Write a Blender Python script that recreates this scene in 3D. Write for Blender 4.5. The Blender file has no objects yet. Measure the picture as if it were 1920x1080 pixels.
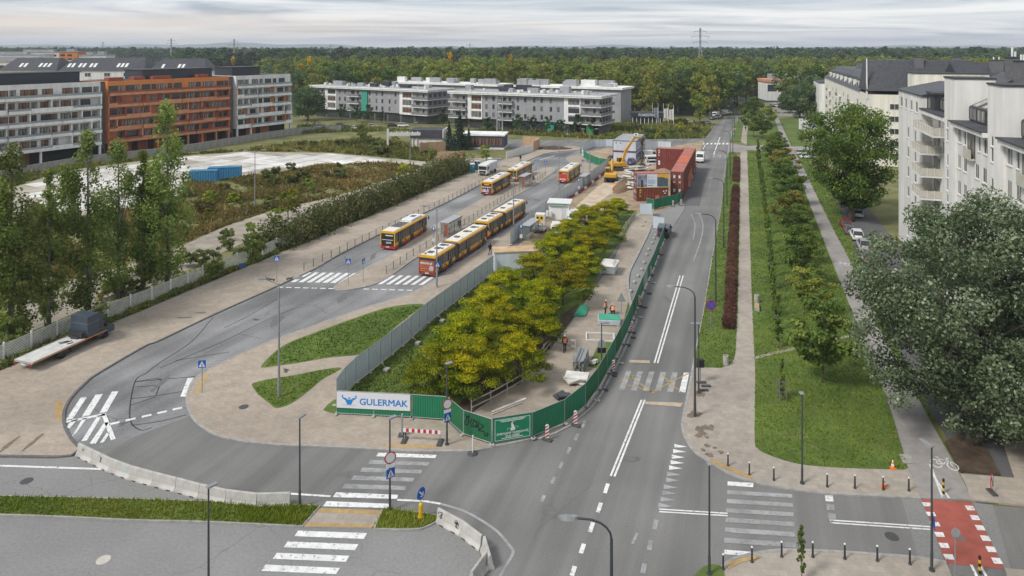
import bpy, bmesh, math, random
import numpy as np
from math import sin, cos, pi, radians, atan2, hypot, sqrt
from mathutils import Vector, Matrix
from mathutils.geometry import tessellate_polygon
random.seed(7)
RNG = np.random.default_rng(7)
SC = bpy.context.scene
COL = SC.collection
FOC, EYE, HOR = 1320.0, 32.0, 88.0          # pixels, metres, horizon row of the 1920x1080 photo
cam = bpy.data.cameras.new('camera')
cam.sensor_width = 36.0
cam.lens = 36.0 * FOC / 1920.0
cam.shift_y = -(540.0 - HOR) / 1920.0
cam.clip_start = 0.5
cam.clip_end = 20000
cam_ob = bpy.data.objects.new('camera', cam)
COL.objects.link(cam_ob)
cam_ob.location = (0, 0, EYE)
cam_ob.rotation_euler = (pi / 2, 0, 0)
SC.camera = cam_ob
SUN_ELEV, SUN_AZ = radians(46), radians(236)
w = bpy.data.worlds.new('World')
SC.world = w
w.use_nodes = True
nt = w.node_tree
N, L = nt.nodes, nt.links
N.clear()
def wn(t, **k):
    n = N.new(t)
    for a, b in k.items():
        if a.startswith('i_'): n.inputs[int(a[2:])].default_value = b
        else: setattr(n, a, b)
    return n
out = wn('ShaderNodeOutputWorld')
sky = wn('ShaderNodeTexSky', sky_type='NISHITA', sun_disc=False, sun_elevation=SUN_ELEV, sun_rotation=SUN_AZ)
bg_sky = wn('ShaderNodeBackground'); bg_sky.inputs[1].default_value = 0.055
L.new(sky.outputs[0], bg_sky.inputs[0])
tc = wn('ShaderNodeTexCoord')
sep = wn('ShaderNodeSeparateXYZ'); L.new(tc.outputs['Generated'], sep.inputs[0])
zk = wn('ShaderNodeMath', operation='MAXIMUM'); L.new(sep.outputs[2], zk.inputs[0]); zk.inputs[1].default_value = 0.0
za = wn('ShaderNodeMath', operation='ADD'); L.new(zk.outputs[0], za.inputs[0]); za.inputs[1].default_value = 0.035
dx = wn('ShaderNodeMath', operation='DIVIDE'); L.new(sep.outputs[0], dx.inputs[0]); L.new(za.outputs[0], dx.inputs[1])
dy = wn('ShaderNodeMath', operation='DIVIDE'); L.new(sep.outputs[1], dy.inputs[0]); L.new(za.outputs[0], dy.inputs[1])
comb = wn('ShaderNodeCombineXYZ'); L.new(dx.outputs[0], comb.inputs[0]); L.new(dy.outputs[0], comb.inputs[1])
mp = wn('ShaderNodeMapping'); L.new(comb.outputs[0], mp.inputs[0])
mp.inputs['Location'].default_value = (2.3, 1.1, 0)
mp.inputs['Scale'].default_value = (0.20, 0.30, 1)
n1 = wn('ShaderNodeTexNoise'); L.new(mp.outputs[0], n1.inputs['Vector'])
n1.inputs['Scale'].default_value = 1.0; n1.inputs['Detail'].default_value = 6; n1.inputs['Roughness'].default_value = 0.55
n1.inputs['Distortion'].default_value = 1.1
r1 = wn('ShaderNodeValToRGB'); L.new(n1.outputs[0], r1.inputs[0])
e = r1.color_ramp.elements
e[0].position = 0.34; e[0].color = (0.40, 0.455, 0.53, 1)
e[1].position = 0.62; e[1].color = (1.0, 1.0, 1.0, 1)
m_ = r1.color_ramp.elements.new(0.47); m_.color = (0.70, 0.745, 0.80, 1)
r2 = wn('ShaderNodeValToRGB'); L.new(sep.outputs[2], r2.inputs[0])
e = r2.color_ramp.elements
e[0].position = 0.0; e[0].color = (0.0, 0.0, 0.0, 1)
e[1].position = 0.052; e[1].color = (0, 0, 0, 1)
q = r2.color_ramp.elements.new(0.012); q.color = (0.55, 0.55, 0.55, 1)
q = r2.color_ramp.elements.new(0.03); q.color = (0.75, 0.75, 0.75, 1)
n2 = wn('ShaderNodeTexNoise'); L.new(mp.outputs[0], n2.inputs['Vector'])
n2.inputs['Scale'].default_value = 1.7; n2.inputs['Detail'].default_value = 4
lr = wn('ShaderNodeMapRange'); L.new(sep.outputs[0], lr.inputs[0])
lr.inputs[1].default_value = 0.35; lr.inputs[2].default_value = -0.55; lr.inputs[3].default_value = 0.12; lr.inputs[4].default_value = 1.25
mm = wn('ShaderNodeMath', operation='MULTIPLY'); L.new(r2.outputs[0], mm.inputs[0]); L.new(lr.outputs[0], mm.inputs[1])
mm2 = wn('ShaderNodeMath', operation='MULTIPLY'); L.new(mm.outputs[0], mm2.inputs[0]); L.new(n2.outputs[0], mm2.inputs[1])
mm3 = wn('ShaderNodeMath', operation='MULTIPLY'); L.new(mm2.outputs[0], mm3.inputs[0]); mm3.inputs[1].default_value = 1.6
mm3.use_clamp = True
warm = wn('ShaderNodeMix', data_type='RGBA'); L.new(mm3.outputs[0], warm.inputs[0])
L.new(r1.outputs[0], warm.inputs[6]); warm.inputs[7].default_value = (0.96, 0.80, 0.68, 1)
bg_c = wn('ShaderNodeBackground'); L.new(warm.outputs[2], bg_c.inputs[0]); bg_c.inputs[1].default_value = 0.50
mx = wn('ShaderNodeMixShader'); mx.inputs[0].default_value = 0.88
L.new(bg_sky.outputs[0], mx.inputs[1]); L.new(bg_c.outputs[0], mx.inputs[2])
L.new(mx.outputs[0], out.inputs[0])
sun = bpy.data.lights.new('sun', 'SUN')
sun.energy = 1.5
sun.angle = radians(14)
sun.color = (1.0, 0.96, 0.9)
sun_ob = bpy.data.objects.new('sun', sun)
COL.objects.link(sun_ob)
_d = Vector((sin(SUN_AZ) * cos(SUN_ELEV), cos(SUN_AZ) * cos(SUN_ELEV), sin(SUN_ELEV)))
sun_ob.rotation_euler = _d.to_track_quat('Z', 'Y').to_euler()
sun_ob.location = _d * 300
vs = SC.view_settings
vs.view_transform = 'Standard'
try: vs.look = 'None'
except Exception: pass
vs.gamma = 1.0
vs.exposure = 1.08
vs.use_curve_mapping = False
SC.render.engine = 'CYCLES'
SC.cycles.use_denoising = True
SC.cycles.max_bounces = 5
SC.cycles.diffuse_bounces = 3
SC.cycles.glossy_bounces = 2
SC.cycles.transmission_bounces = 3
SC.cycles.transparent_max_bounces = 6
SC.cycles.volume_bounces = 0
def gp(u, v, z=0.0):
    """Where the photo's pixel (u, v) meets the horizontal plane at height z."""
    y = FOC * (EYE - z) / (v - HOR)
    return Vector(((u - 960.0) * y / FOC, y, z))
def gps(pts, z=0.0):
    return [gp(u, v, z) for u, v in pts]
_ML = {}
def mat(name, col, rough=0.75, col2=None, scale=1.5, bump=0.0, bscale=None, metal=0.0, detail=4, lo=0.35, hi=0.65, world=False, spec=0.4, stretch=None, extra=None):
    """Procedural material: two tones mixed by a noise, optional bump."""
    if name in _ML: return _ML[name]
    m = bpy.data.materials.new(name); m.use_nodes = True
    t = m.node_tree; n = t.nodes; l = t.links
    b = n['Principled BSDF']
    b.inputs['Roughness'].default_value = rough
    b.inputs['Metallic'].default_value = metal
    b.inputs['Specular IOR Level'].default_value = spec
    c = n.new('ShaderNodeNewGeometry') if world else n.new('ShaderNodeTexCoord')
    src = c.outputs['Position'] if world else c.outputs['Object']
    if stretch:
        mp = n.new('ShaderNodeMapping'); mp.inputs['Scale'].default_value = stretch
        l.new(src, mp.inputs[0]); src = mp.outputs[0]
    if col2 is None:
        col2 = tuple(x * 0.82 for x in col)
    nz = n.new('ShaderNodeTexNoise'); nz.inputs['Scale'].default_value = scale; nz.inputs['Detail'].default_value = detail
    nz.inputs['Roughness'].default_value = 0.6
    l.new(src, nz.inputs['Vector'])
    rp = n.new('ShaderNodeValToRGB'); l.new(nz.outputs[0], rp.inputs[0])
    rp.color_ramp.elements[0].position = lo; rp.color_ramp.elements[0].color = (*col2, 1)
    rp.color_ramp.elements[1].position = hi; rp.color_ramp.elements[1].color = (*col, 1)
    res = rp.outputs[0]
    if extra: res = extra(n, l, src, res, b)
    l.new(res, b.inputs['Base Color'])
    if bump:
        nb = n.new('ShaderNodeTexNoise'); nb.inputs['Scale'].default_value = bscale or scale * 6; nb.inputs['Detail'].default_value = 3
        l.new(src, nb.inputs['Vector'])
        bp = n.new('ShaderNodeBump'); bp.inputs['Strength'].default_value = bump; bp.inputs['Distance'].default_value = 0.05
        l.new(nb.outputs[0], bp.inputs['Height']); l.new(bp.outputs[0], b.inputs['Normal'])
    _ML[name] = m
    return m
def leaf_mat(name, cols, trans=0.25, rough=0.6, hue=0.03):
    """Foliage: the face attribute 'tone' (0..1) picks the leaf colour."""
    m = bpy.data.materials.new(name); m.use_nodes = True
    t = m.node_tree; n = t.nodes; l = t.links
    n.clear()
    o = n.new('ShaderNodeOutputMaterial')
    a = n.new('ShaderNodeAttribute'); a.attribute_name = 'tone'
    rp = n.new('ShaderNodeValToRGB'); l.new(a.outputs['Fac'], rp.inputs[0])
    k = len(cols)
    for i, c in enumerate(cols):
        if i < 2: el = rp.color_ramp.elements[i]; el.position = i / (k - 1)
        else: el = rp.color_ramp.elements.new(i / (k - 1))
        el.color = (*c, 1)
    for i, el in enumerate(sorted(rp.color_ramp.elements, key=lambda q: q.position)):
        el.position = i / (k - 1); el.color = (*cols[i], 1)
    oi = n.new('ShaderNodeObjectInfo')
    hs = n.new('ShaderNodeHueSaturation'); hs.inputs['Saturation'].default_value = 1.12
    mr = n.new('ShaderNodeMapRange'); l.new(oi.outputs['Random'], mr.inputs[0])
    mr.inputs[3].default_value = 0.75; mr.inputs[4].default_value = 1.35
    l.new(mr.outputs[0], hs.inputs['Value']); l.new(rp.outputs[0], hs.inputs['Color'])
    f1 = n.new('ShaderNodeMath'); f1.operation = 'MULTIPLY'; l.new(oi.outputs['Random'], f1.inputs[0]); f1.inputs[1].default_value = 7.31
    f2 = n.new('ShaderNodeMath'); f2.operation = 'FRACT'; l.new(f1.outputs[0], f2.inputs[0])
    m3 = n.new('ShaderNodeMapRange'); l.new(f2.outputs[0], m3.inputs[0]); m3.inputs[3].default_value = 0.5-hue; m3.inputs[4].default_value = 0.5+hue*0.6
    l.new(m3.outputs[0], hs.inputs['Hue'])
    d = n.new('ShaderNodeBsdfPrincipled'); l.new(hs.outputs[0], d.inputs['Base Color']); d.inputs['Roughness'].default_value = rough
    d.inputs['Specular IOR Level'].default_value = 0.25
    tr = n.new('ShaderNodeBsdfTranslucent'); l.new(hs.outputs[0], tr.inputs['Color'])
    mx = n.new('ShaderNodeMixShader'); mx.inputs[0].default_value = trans
    l.new(d.outputs[0], mx.inputs[1]); l.new(tr.outputs[0], mx.inputs[2]); l.new(mx.outputs[0], o.inputs[0])
    return m
class MB:
    """Collects faces, then links them as one mesh object."""
    def __init__(s):
        s.v = []; s.f = []; s.m = []; s.T = Matrix.Identity(4); s.mi = 0
    def add(s, vs, fs, mi=None):
        b = len(s.v); T = s.T
        for p in vs: s.v.append(tuple(T @ Vector(p)))
        k = s.mi if mi is None else mi
        for f in fs: s.f.append(tuple(b + i for i in f)); s.m.append(k)
        return s
    def box(s, x0, x1, y0, y1, z0, z1, mi=None):
        if x0 > x1: x0, x1 = x1, x0
        if y0 > y1: y0, y1 = y1, y0
        if z0 > z1: z0, z1 = z1, z0
        return s.add([(x0,y0,z0),(x1,y0,z0),(x1,y1,z0),(x0,y1,z0),(x0,y0,z1),(x1,y0,z1),(x1,y1,z1),(x0,y1,z1)],
                     [(0,3,2,1),(4,5,6,7),(0,1,5,4),(1,2,6,5),(2,3,7,6),(3,0,4,7)], mi)
    def cbox(s, x0, x1, y0, y1, z0, z1, c=0.05, mi=None):
        """box with chamfered edges"""
        vs = []
        X, Y, Z = (x0, x1), (y0, y1), (z0, z1)
        bm = bmesh.new()
        bmesh.ops.create_cube(bm, size=1.0, matrix=Matrix.Translation(((x0+x1)/2,(y0+y1)/2,(z0+z1)/2)) @ Matrix.Diagonal((x1-x0,y1-y0,z1-z0,1)))
        bmesh.ops.bevel(bm, geom=bm.edges[:], offset=c, segments=1, affect='EDGES')
        bm.verts.index_update()
        r = s.add([q.co[:] for q in bm.verts], [[q.index for q in f.verts] for f in bm.faces], mi)
        bm.free()
        return r
    def quad(s, a, b, c, d, mi=None):
        return s.add([a,b,c,d], [(0,1,2,3)], mi)
    def prism(s, poly, z0, z1, mi=None, side=None):
        """vertical prism over a 2-D polygon (any winding, may be concave)"""
        poly = [(p[0], p[1]) for p in poly]
        A = sum(poly[i-1][0]*poly[i][1]-poly[i][0]*poly[i-1][1] for i in range(len(poly)))
        if A < 0: poly = poly[::-1]
        n = len(poly)
        tr = tessellate_polygon([[Vector((p[0],p[1],0)) for p in poly]])
        top = []
        for t in tr:
            a,b,c = t
            cr = (poly[b][0]-poly[a][0])*(poly[c][1]-poly[a][1])-(poly[b][1]-poly[a][1])*(poly[c][0]-poly[a][0])
            top.append((a,b,c) if cr > 0 else (a,c,b))
        s.add([(p[0],p[1],z1) for p in poly], top, mi)
        if z0 is not None:
            s.add([(p[0],p[1],z0) for p in poly]+[(p[0],p[1],z1) for p in poly],
                  [(i,(i+1)%n,n+(i+1)%n,n+i) for i in range(n)], mi if side is None else side)
        return s
    def extr(s, prof, axis, a0, a1, mi=None):
        """closed convex-ish profile swept along x ('x': prof=(y,z)) or y ('y': prof=(x,z)) or z"""
        n = len(prof)
        def P(p, a):
            if axis == 'x': return (a, p[0], p[1])
            if axis == 'y': return (p[0], a, p[1])
            return (p[0], p[1], a)
        vs = [P(p, a0) for p in prof] + [P(p, a1) for p in prof]
        fs = [(i,(i+1)%n,n+(i+1)%n,n+i) for i in range(n)]
        fs += [tuple(range(n-1,-1,-1)), tuple(range(n,2*n))]
        return s.add(vs, fs, mi)
    def cyl(s, p0, p1, r0, r1=None, n=8, cap=True, mi=None):
        p0 = Vector(p0); p1 = Vector(p1); r1 = r0 if r1 is None else r1
        d = (p1-p0).normalized()
        a = d.orthogonal().normalized(); b = d.cross(a)
        vs = []
        for p, r in ((p0,r0),(p1,r1)):
            for i in range(n):
                t = 2*pi*i/n
                vs.append(tuple(p + a*(r*cos(t)) + b*(r*sin(t))))
        fs = [(i,(i+1)%n,n+(i+1)%n,n+i) for i in range(n)]
        if cap: fs += [tuple(range(n-1,-1,-1)), tuple(range(n,2*n))]
        return s.add(vs, fs, mi)
    def tube(s, pts, r, n=6, mi=None):
        pts = [Vector(p) for p in pts]
        rs = r if isinstance(r, (list, tuple)) else [r]*len(pts)
        for i in range(len(pts)-1):
            s.cyl(pts[i], pts[i+1], rs[i], rs[i+1], n, True, mi)
        return s
    def lathe(s, prof, n=12, c=(0,0,0), mi=None):
        vs = []; k = len(prof)
        for r, z in prof:
            for i in range(n):
                t = 2*pi*i/n
                vs.append((c[0]+r*cos(t), c[1]+r*sin(t), c[2]+z))
        fs = [(j*n+i, j*n+(i+1)%n, (j+1)*n+(i+1)%n, (j+1)*n+i) for j in range(k-1) for i in range(n)]
        fs += [tuple(range(n-1,-1,-1)), tuple((k-1)*n+i for i in range(n))]
        return s.add(vs, fs, mi)
    def loft(s, secs, mi=None, cap=True):
        """secs: list of rings (same count) -> skin"""
        n = len(secs[0]); vs = [p for r in secs for p in r]
        fs = [(j*n+i, j*n+(i+1)%n, (j+1)*n+(i+1)%n, (j+1)*n+i) for j in range(len(secs)-1) for i in range(n)]
        if cap: fs += [tuple(range(n-1,-1,-1)), tuple((len(secs)-1)*n+i for i in range(n))]
        return s.add(vs, fs, mi)
    def mesh(s, name, mats, smooth=False):
        me = bpy.data.meshes.new(name)
        me.from_pydata(s.v, [], s.f)
        for m in (mats if isinstance(mats, (list, tuple)) else [mats]): me.materials.append(m)
        if any(s.m): me.polygons.foreach_set('material_index', s.m)
        if smooth: me.polygons.foreach_set('use_smooth', [True]*len(s.f))
        me.update()
        return me
    def build(s, name, mats, parent=None, loc=(0,0,0), rz=0.0, smooth=False):
        return put(name, s.mesh(name, mats, smooth), parent, loc, rz)
def put(name, me, parent=None, loc=(0,0,0), rz=0.0, scale=None):
    o = bpy.data.objects.new(name, me)
    COL.objects.link(o)
    if parent is not None: o.parent = parent
    o.location = loc
    if rz: o.rotation_euler = (0,0,rz)
    if scale is not None: o.scale = (scale,)*3 if isinstance(scale, (int,float)) else scale
    return o
def tag(o, label=None, cat=None, group=None, kind=None):
    if label: o['label'] = label
    if cat: o['category'] = cat
    if group: o['group'] = group
    if kind: o['kind'] = kind
    return o
def thing(name, label, cat, loc=(0,0,0), rz=0.0, group=None, scale=None):
    return tag(put(name, None, None, loc, rz, scale), label, cat, group)
def struct(name, mb, m, kind='structure', **k):
    return tag(mb.build(name, m, **k), kind=kind)
def copy_tree(o, loc=None, rz=None, label=None, group=None, parent=None):
    c = o.copy(); COL.objects.link(c)
    if parent is not None: c.parent = parent
    if loc is not None: c.location = loc
    if rz is not None: c.rotation_euler = (0,0,rz)
    if label: c['label'] = label
    if group: c['group'] = group
    for ch in KIDS.get(o.name, ()):
        copy_tree(ch, parent=c)
    return c
KIDS = {}
def index_kids(o):
    """remember the children of a prototype once, so that copying stays cheap"""
    ks = [c for c in bpy.data.objects if c.parent == o] if not isinstance(o, list) else o
    KIDS[o.name] = ks
    for c in ks: index_kids(c)
def frame(origin, ang):
    return Matrix.Translation(origin) @ Matrix.Rotation(ang, 4, 'Z')
def text_mesh(txt, size, name='lettering', align='CENTER', bold=0.0, depth=0.0):
    cu = bpy.data.curves.new(name, 'FONT'); cu.body = txt; cu.size = size
    cu.align_x = align; cu.align_y = 'CENTER'; cu.offset = bold; cu.extrude = depth; cu.resolution_u = 2
    ob = bpy.data.objects.new('tmp', cu); COL.objects.link(ob)
    dg = bpy.context.evaluated_depsgraph_get()
    me = bpy.data.meshes.new_from_object(ob.evaluated_get(dg))
    bpy.data.objects.remove(ob); bpy.data.curves.remove(cu)
    me.name = name
    return me
def put_text(txt, size, m, parent, M, bold=0.0, align='CENTER', heavy=0.0):
    me = text_mesh(txt, size, 'lettering', align, bold)
    if heavy:                      # thicker strokes: the same glyphs laid a hair apart
        bm = bmesh.new()
        for k,(dx_,dy_) in enumerate(((-heavy,-heavy),(heavy,-heavy),(-heavy,heavy),(heavy,heavy),(0,0))):
            m2 = me.copy(); m2.transform(Matrix.Translation((dx_,dy_,0.0012*k))); bm.from_mesh(m2); bpy.data.meshes.remove(m2)
        bm.to_mesh(me); bm.free()
    me.materials.clear(); me.materials.append(m)
    me.transform(M)
    return put('lettering', me, parent)
UPR = Matrix.Rotation(pi/2, 4, 'X')
ORD = ['first','second','third','fourth','fifth','sixth','seventh','eighth','ninth','tenth','eleventh','twelfth','thirteenth','fourteenth','fifteenth','sixteenth','seventeenth','eighteenth','nineteenth','twentieth']
# ================================================================ ground materials
def patches(n, l, src, res, b):
    """second, larger noise: worn and dusty areas"""
    nz = n.new('ShaderNodeTexNoise'); nz.inputs['Scale'].default_value = 0.09; nz.inputs['Detail'].default_value = 5
    l.new(src, nz.inputs['Vector'])
    mr = n.new('ShaderNodeMapRange'); l.new(nz.outputs[0], mr.inputs[0])
    mr.inputs[1].default_value = 0.35; mr.inputs[2].default_value = 0.7; mr.inputs[3].default_value = 0.86; mr.inputs[4].default_value = 1.18
    hs = n.new('ShaderNodeHueSaturation'); l.new(res, hs.inputs['Color']); l.new(mr.outputs[0], hs.inputs['Value'])
    return hs.outputs[0]
def cracks(n, l, src, res, b, scale=0.16, width=0.005, dark=0.22):
    res = patches(n, l, src, res, b)
    nz = n.new('ShaderNodeTexNoise'); nz.inputs['Scale'].default_value = 0.5; nz.inputs['Detail'].default_value = 3
    l.new(src, nz.inputs['Vector'])
    ad = n.new('ShaderNodeMixRGB'); ad.blend_type = 'ADD'; ad.inputs[0].default_value = 1.0
    l.new(src, ad.inputs[1]); l.new(nz.outputs['Color'], ad.inputs[2])
    vo = n.new('ShaderNodeTexVoronoi'); vo.feature = 'DISTANCE_TO_EDGE'; vo.inputs['Scale'].default_value = scale
    l.new(ad.outputs[0], vo.inputs['Vector'])
    lt = n.new('ShaderNodeMath'); lt.operation = 'LESS_THAN'; l.new(vo.outputs[0], lt.inputs[0]); lt.inputs[1].default_value = width
    g = n.new('ShaderNodeTexNoise'); g.inputs['Scale'].default_value = 0.13; l.new(src, g.inputs['Vector'])
    gt = n.new('ShaderNodeMath'); gt.operation = 'GREATER_THAN'; l.new(g.outputs[0], gt.inputs[0]); gt.inputs[1].default_value = 0.52
    ml = n.new('ShaderNodeMath'); ml.operation = 'MULTIPLY'; l.new(lt.outputs[0], ml.inputs[0]); l.new(gt.outputs[0], ml.inputs[1])
    m2 = n.new('ShaderNodeMath'); m2.operation = 'MULTIPLY'; l.new(ml.outputs[0], m2.inputs[0]); m2.inputs[1].default_value = dark
    mx = n.new('ShaderNodeMixRGB'); l.new(m2.outputs[0], mx.inputs[0]); l.new(res, mx.inputs[1]); mx.inputs[2].default_value = (0.02,0.02,0.02,1)
    return mx.outputs[0]
def setts(rot, bw, bh, dark=0.55):
    def f(n, l, src, res, b):
        res = patches(n, l, src, res, b)
        mp = n.new('ShaderNodeMapping'); mp.inputs['Rotation'].default_value = (0,0,rot); l.new(src, mp.inputs[0])
        br = n.new('ShaderNodeTexBrick'); l.new(mp.outputs[0], br.inputs['Vector'])
        br.inputs['Scale'].default_value = 1.0; br.inputs['Brick Width'].default_value = bw; br.inputs['Row Height'].default_value = bh
        br.inputs['Mortar Size'].default_value = 0.008; br.inputs['Mortar Smooth'].default_value = 0.4
        br.inputs['Color1'].default_value = (0.9,0.9,0.9,1); br.inputs['Color2'].default_value = (1.12,1.1,1.08,1); br.inputs['Mortar'].default_value = (dark,dark,dark,1)
        mx = n.new('ShaderNodeMixRGB'); mx.blend_type = 'MULTIPLY'; mx.inputs[0].default_value = 0.8
        l.new(res, mx.inputs[1]); l.new(br.outputs['Color'], mx.inputs[2])
        return mx.outputs[0]
    return f
def lanes(ang):
    """worn wheel tracks: stretched noise along the road"""
    def f(n, l, src, res, b):
        res = patches(n, l, src, res, b)
        mp = n.new('ShaderNodeMapping'); mp.inputs['Rotation'].default_value = (0,0,ang); l.new(src, mp.inputs[0])
        m2 = n.new('ShaderNodeMapping'); m2.inputs['Scale'].default_value = (0.55, 0.018, 1); l.new(mp.outputs[0], m2.inputs[0])
        nz = n.new('ShaderNodeTexNoise'); nz.inputs['Scale'].default_value = 1.0; nz.inputs['Detail'].default_value = 3; l.new(m2.outputs[0], nz.inputs['Vector'])
        mr = n.new('ShaderNodeMapRange'); l.new(nz.outputs[0], mr.inputs[0])
        mr.inputs[1].default_value = 0.35; mr.inputs[2].default_value = 0.65; mr.inputs[3].default_value = 0.82; mr.inputs[4].default_value = 1.16
        hs = n.new('ShaderNodeHueSaturation'); l.new(res, hs.inputs['Color']); l.new(mr.outputs[0], hs.inputs['Value'])
        return hs.outputs[0]
    return f
def turf(n, l, src, res, b):
    res = patches(n, l, src, res, b)
    nz = n.new('ShaderNodeTexNoise'); nz.inputs['Scale'].default_value = 0.22; nz.inputs['Detail'].default_value = 8; nz.inputs['Roughness'].default_value = 0.7; l.new(src, nz.inputs['Vector'])
    mr = n.new('ShaderNodeMapRange'); l.new(nz.outputs[0], mr.inputs[0]); mr.inputs[1].default_value = 0.58; mr.inputs[2].default_value = 0.72; mr.inputs[4].default_value = 0.75
    mx = n.new('ShaderNodeMixRGB'); l.new(mr.outputs[0], mx.inputs[0]); l.new(res, mx.inputs[1]); mx.inputs[2].default_value = (0.16,0.135,0.06,1)
    return mx.outputs[0]
ROAD = radians(19.5)     # heading of the streets, clockwise from +Y
M_ASPH = mat('asphalt', (0.188,0.184,0.178), 0.9, (0.152,0.149,0.145), scale=9, bump=0.15, bscale=40, world=True, extra=lanes(ROAD))
M_ASPH_L = mat('asphalt_pale', (0.235,0.232,0.226), 0.92, (0.19,0.189,0.186), scale=5, bump=0.15, bscale=40, world=True, extra=cracks)
M_ASPH_O = mat('asphalt_old', (0.215,0.213,0.212), 0.9, (0.165,0.165,0.168), scale=4, bump=0.15, bscale=40, world=True,
               extra=lambda n,l,s,r,b: lanes(ROAD+0.05)(n,l,s,cracks(n,l,s,r,b,0.11,0.004,0.5),b))
M_ASPH_D = mat('asphalt_new', (0.115,0.113,0.116), 0.85, (0.094,0.094,0.097), scale=8, bump=0.12, bscale=40, world=True, extra=patches)
M_PAVE = mat('paving_setts', (0.365,0.312,0.253), 0.9, (0.308,0.263,0.213), scale=0.8, world=True, extra=setts(ROAD, 0.4, 0.2))
M_PAVE_R = mat('paving_slabs', (0.36,0.318,0.272), 0.9, (0.306,0.27,0.231), scale=0.8, world=True, extra=setts(radians(6.5), 0.5, 0.5))
M_PATH = mat('path_asphalt', (0.30,0.28,0.265), 0.92, (0.245,0.23,0.22), scale=1.2, world=True, extra=cracks)
M_KERB = mat('kerb_concrete', (0.36,0.345,0.325), 0.9, (0.26,0.25,0.235), scale=2.0, world=True)
M_KERB_D = mat('kerb_dark', (0.15,0.145,0.14), 0.9, (0.10,0.098,0.095), scale=2.0, world=True)
M_LAWN = mat('lawn_turf', (0.112,0.160,0.030), 0.95, (0.066,0.104,0.020), scale=0.35, bump=0.6, bscale=9, world=True, detail=8, extra=turf)
M_WEED = mat('waste_ground', (0.20,0.185,0.075), 0.95, (0.09,0.105,0.030), scale=0.16, bump=0.6, bscale=6, world=True, detail=9, extra=patches)
M_DIRT = mat('site_dirt', (0.40,0.315,0.215), 0.95, (0.235,0.165,0.10), scale=0.3, bump=0.6, bscale=5, world=True, detail=8, extra=patches)
M_SOIL = mat('dark_soil', (0.10,0.068,0.045), 0.97, (0.055,0.038,0.027), scale=1.4, bump=0.6, world=True, detail=7)
M_CONC = mat('yard_concrete', (0.40,0.375,0.32), 0.95, (0.26,0.235,0.17), scale=0.22, world=True, detail=7, extra=cracks)
M_TRACK = mat('gravel_track', (0.37,0.325,0.27), 0.95, (0.24,0.21,0.17), scale=0.4, bump=0.3, bscale=8, world=True, detail=7, extra=patches)
M_FAR = mat('forest_floor', (0.045,0.06,0.025), 0.95, (0.025,0.036,0.018), scale=0.02, world=True, detail=8)
def worn(n, l, src, res, b):
    nz = n.new('ShaderNodeTexNoise'); nz.inputs['Scale'].default_value = 3.0; nz.inputs['Detail'].default_value = 7; nz.inputs['Roughness'].default_value = 0.7
    l.new(src, nz.inputs['Vector'])
    mr = n.new('ShaderNodeMapRange'); l.new(nz.outputs[0], mr.inputs[0]); mr.inputs[1].default_value = 0.36; mr.inputs[2].default_value = 0.45
    mx = n.new('ShaderNodeMixRGB'); l.new(mr.outputs[0], mx.inputs[0]); mx.inputs[1].default_value = (0.20,0.20,0.20,1); l.new(res, mx.inputs[2])
    return mx.outputs[0]
M_PAINT = mat('road_paint', (0.74,0.74,0.73), 0.7, (0.60,0.60,0.59), scale=1.4, world=True, extra=worn)
M_PAINT_F = mat('road_paint_faded', (0.36,0.36,0.36), 0.8, (0.22,0.22,0.22), scale=1.0, world=True, extra=worn)
M_PAINT_Y = mat('road_paint_yellow', (0.44,0.30,0.10), 0.8, (0.32,0.22,0.09), scale=1.5, world=True)
M_PAINT_T = mat('tactile_paving', (0.44,0.30,0.13), 0.85, (0.36,0.25,0.115), scale=2.5, world=True, extra=setts(0.1, 0.4, 0.4))
M_PAINT_B = mat('tan_stop_line', (0.50,0.40,0.29), 0.85, (0.38,0.30,0.22), scale=2, world=True)
M_RED = mat('red_cycle_surface', (0.37,0.10,0.075), 0.85, (0.30,0.082,0.062), scale=1.2, world=True, extra=patches)
M_TAR = mat('tar_seam', (0.03,0.03,0.032), 0.5, world=True)
def cr(px, k=5, z=0.0):
    """smooth open curve through surveyed points"""
    P = [Vector((p.x, p.y)) for p in gps(px)]
    if len(P) < 3: return [(p.x,p.y) for p in P]
    Q = [2*P[0]-P[1]] + P + [2*P[-1]-P[-2]]
    o = []
    for i in range(1, len(Q)-2):
        a,b,c,d = Q[i-1:i+3]
        for j in range(k):
            t = j/k
            p = 0.5*((2*b)+(c-a)*t+(2*a-5*b+4*c-d)*t*t+(3*b-a-3*c+d)*t**3)
            o.append((p.x,p.y))
    o.append((P[-1].x,P[-1].y))
    return o
def pl(px): return [(p.x,p.y) for p in gps(px)]
def sheet(name, poly, m, z, z0=None, kind='structure', side=None):
    b = MB(); b.prism(poly, z0, z, 0, 0 if side is None else 1)
    return tag(b.build(name, m if side is None else [m, side]), kind=kind)
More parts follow.
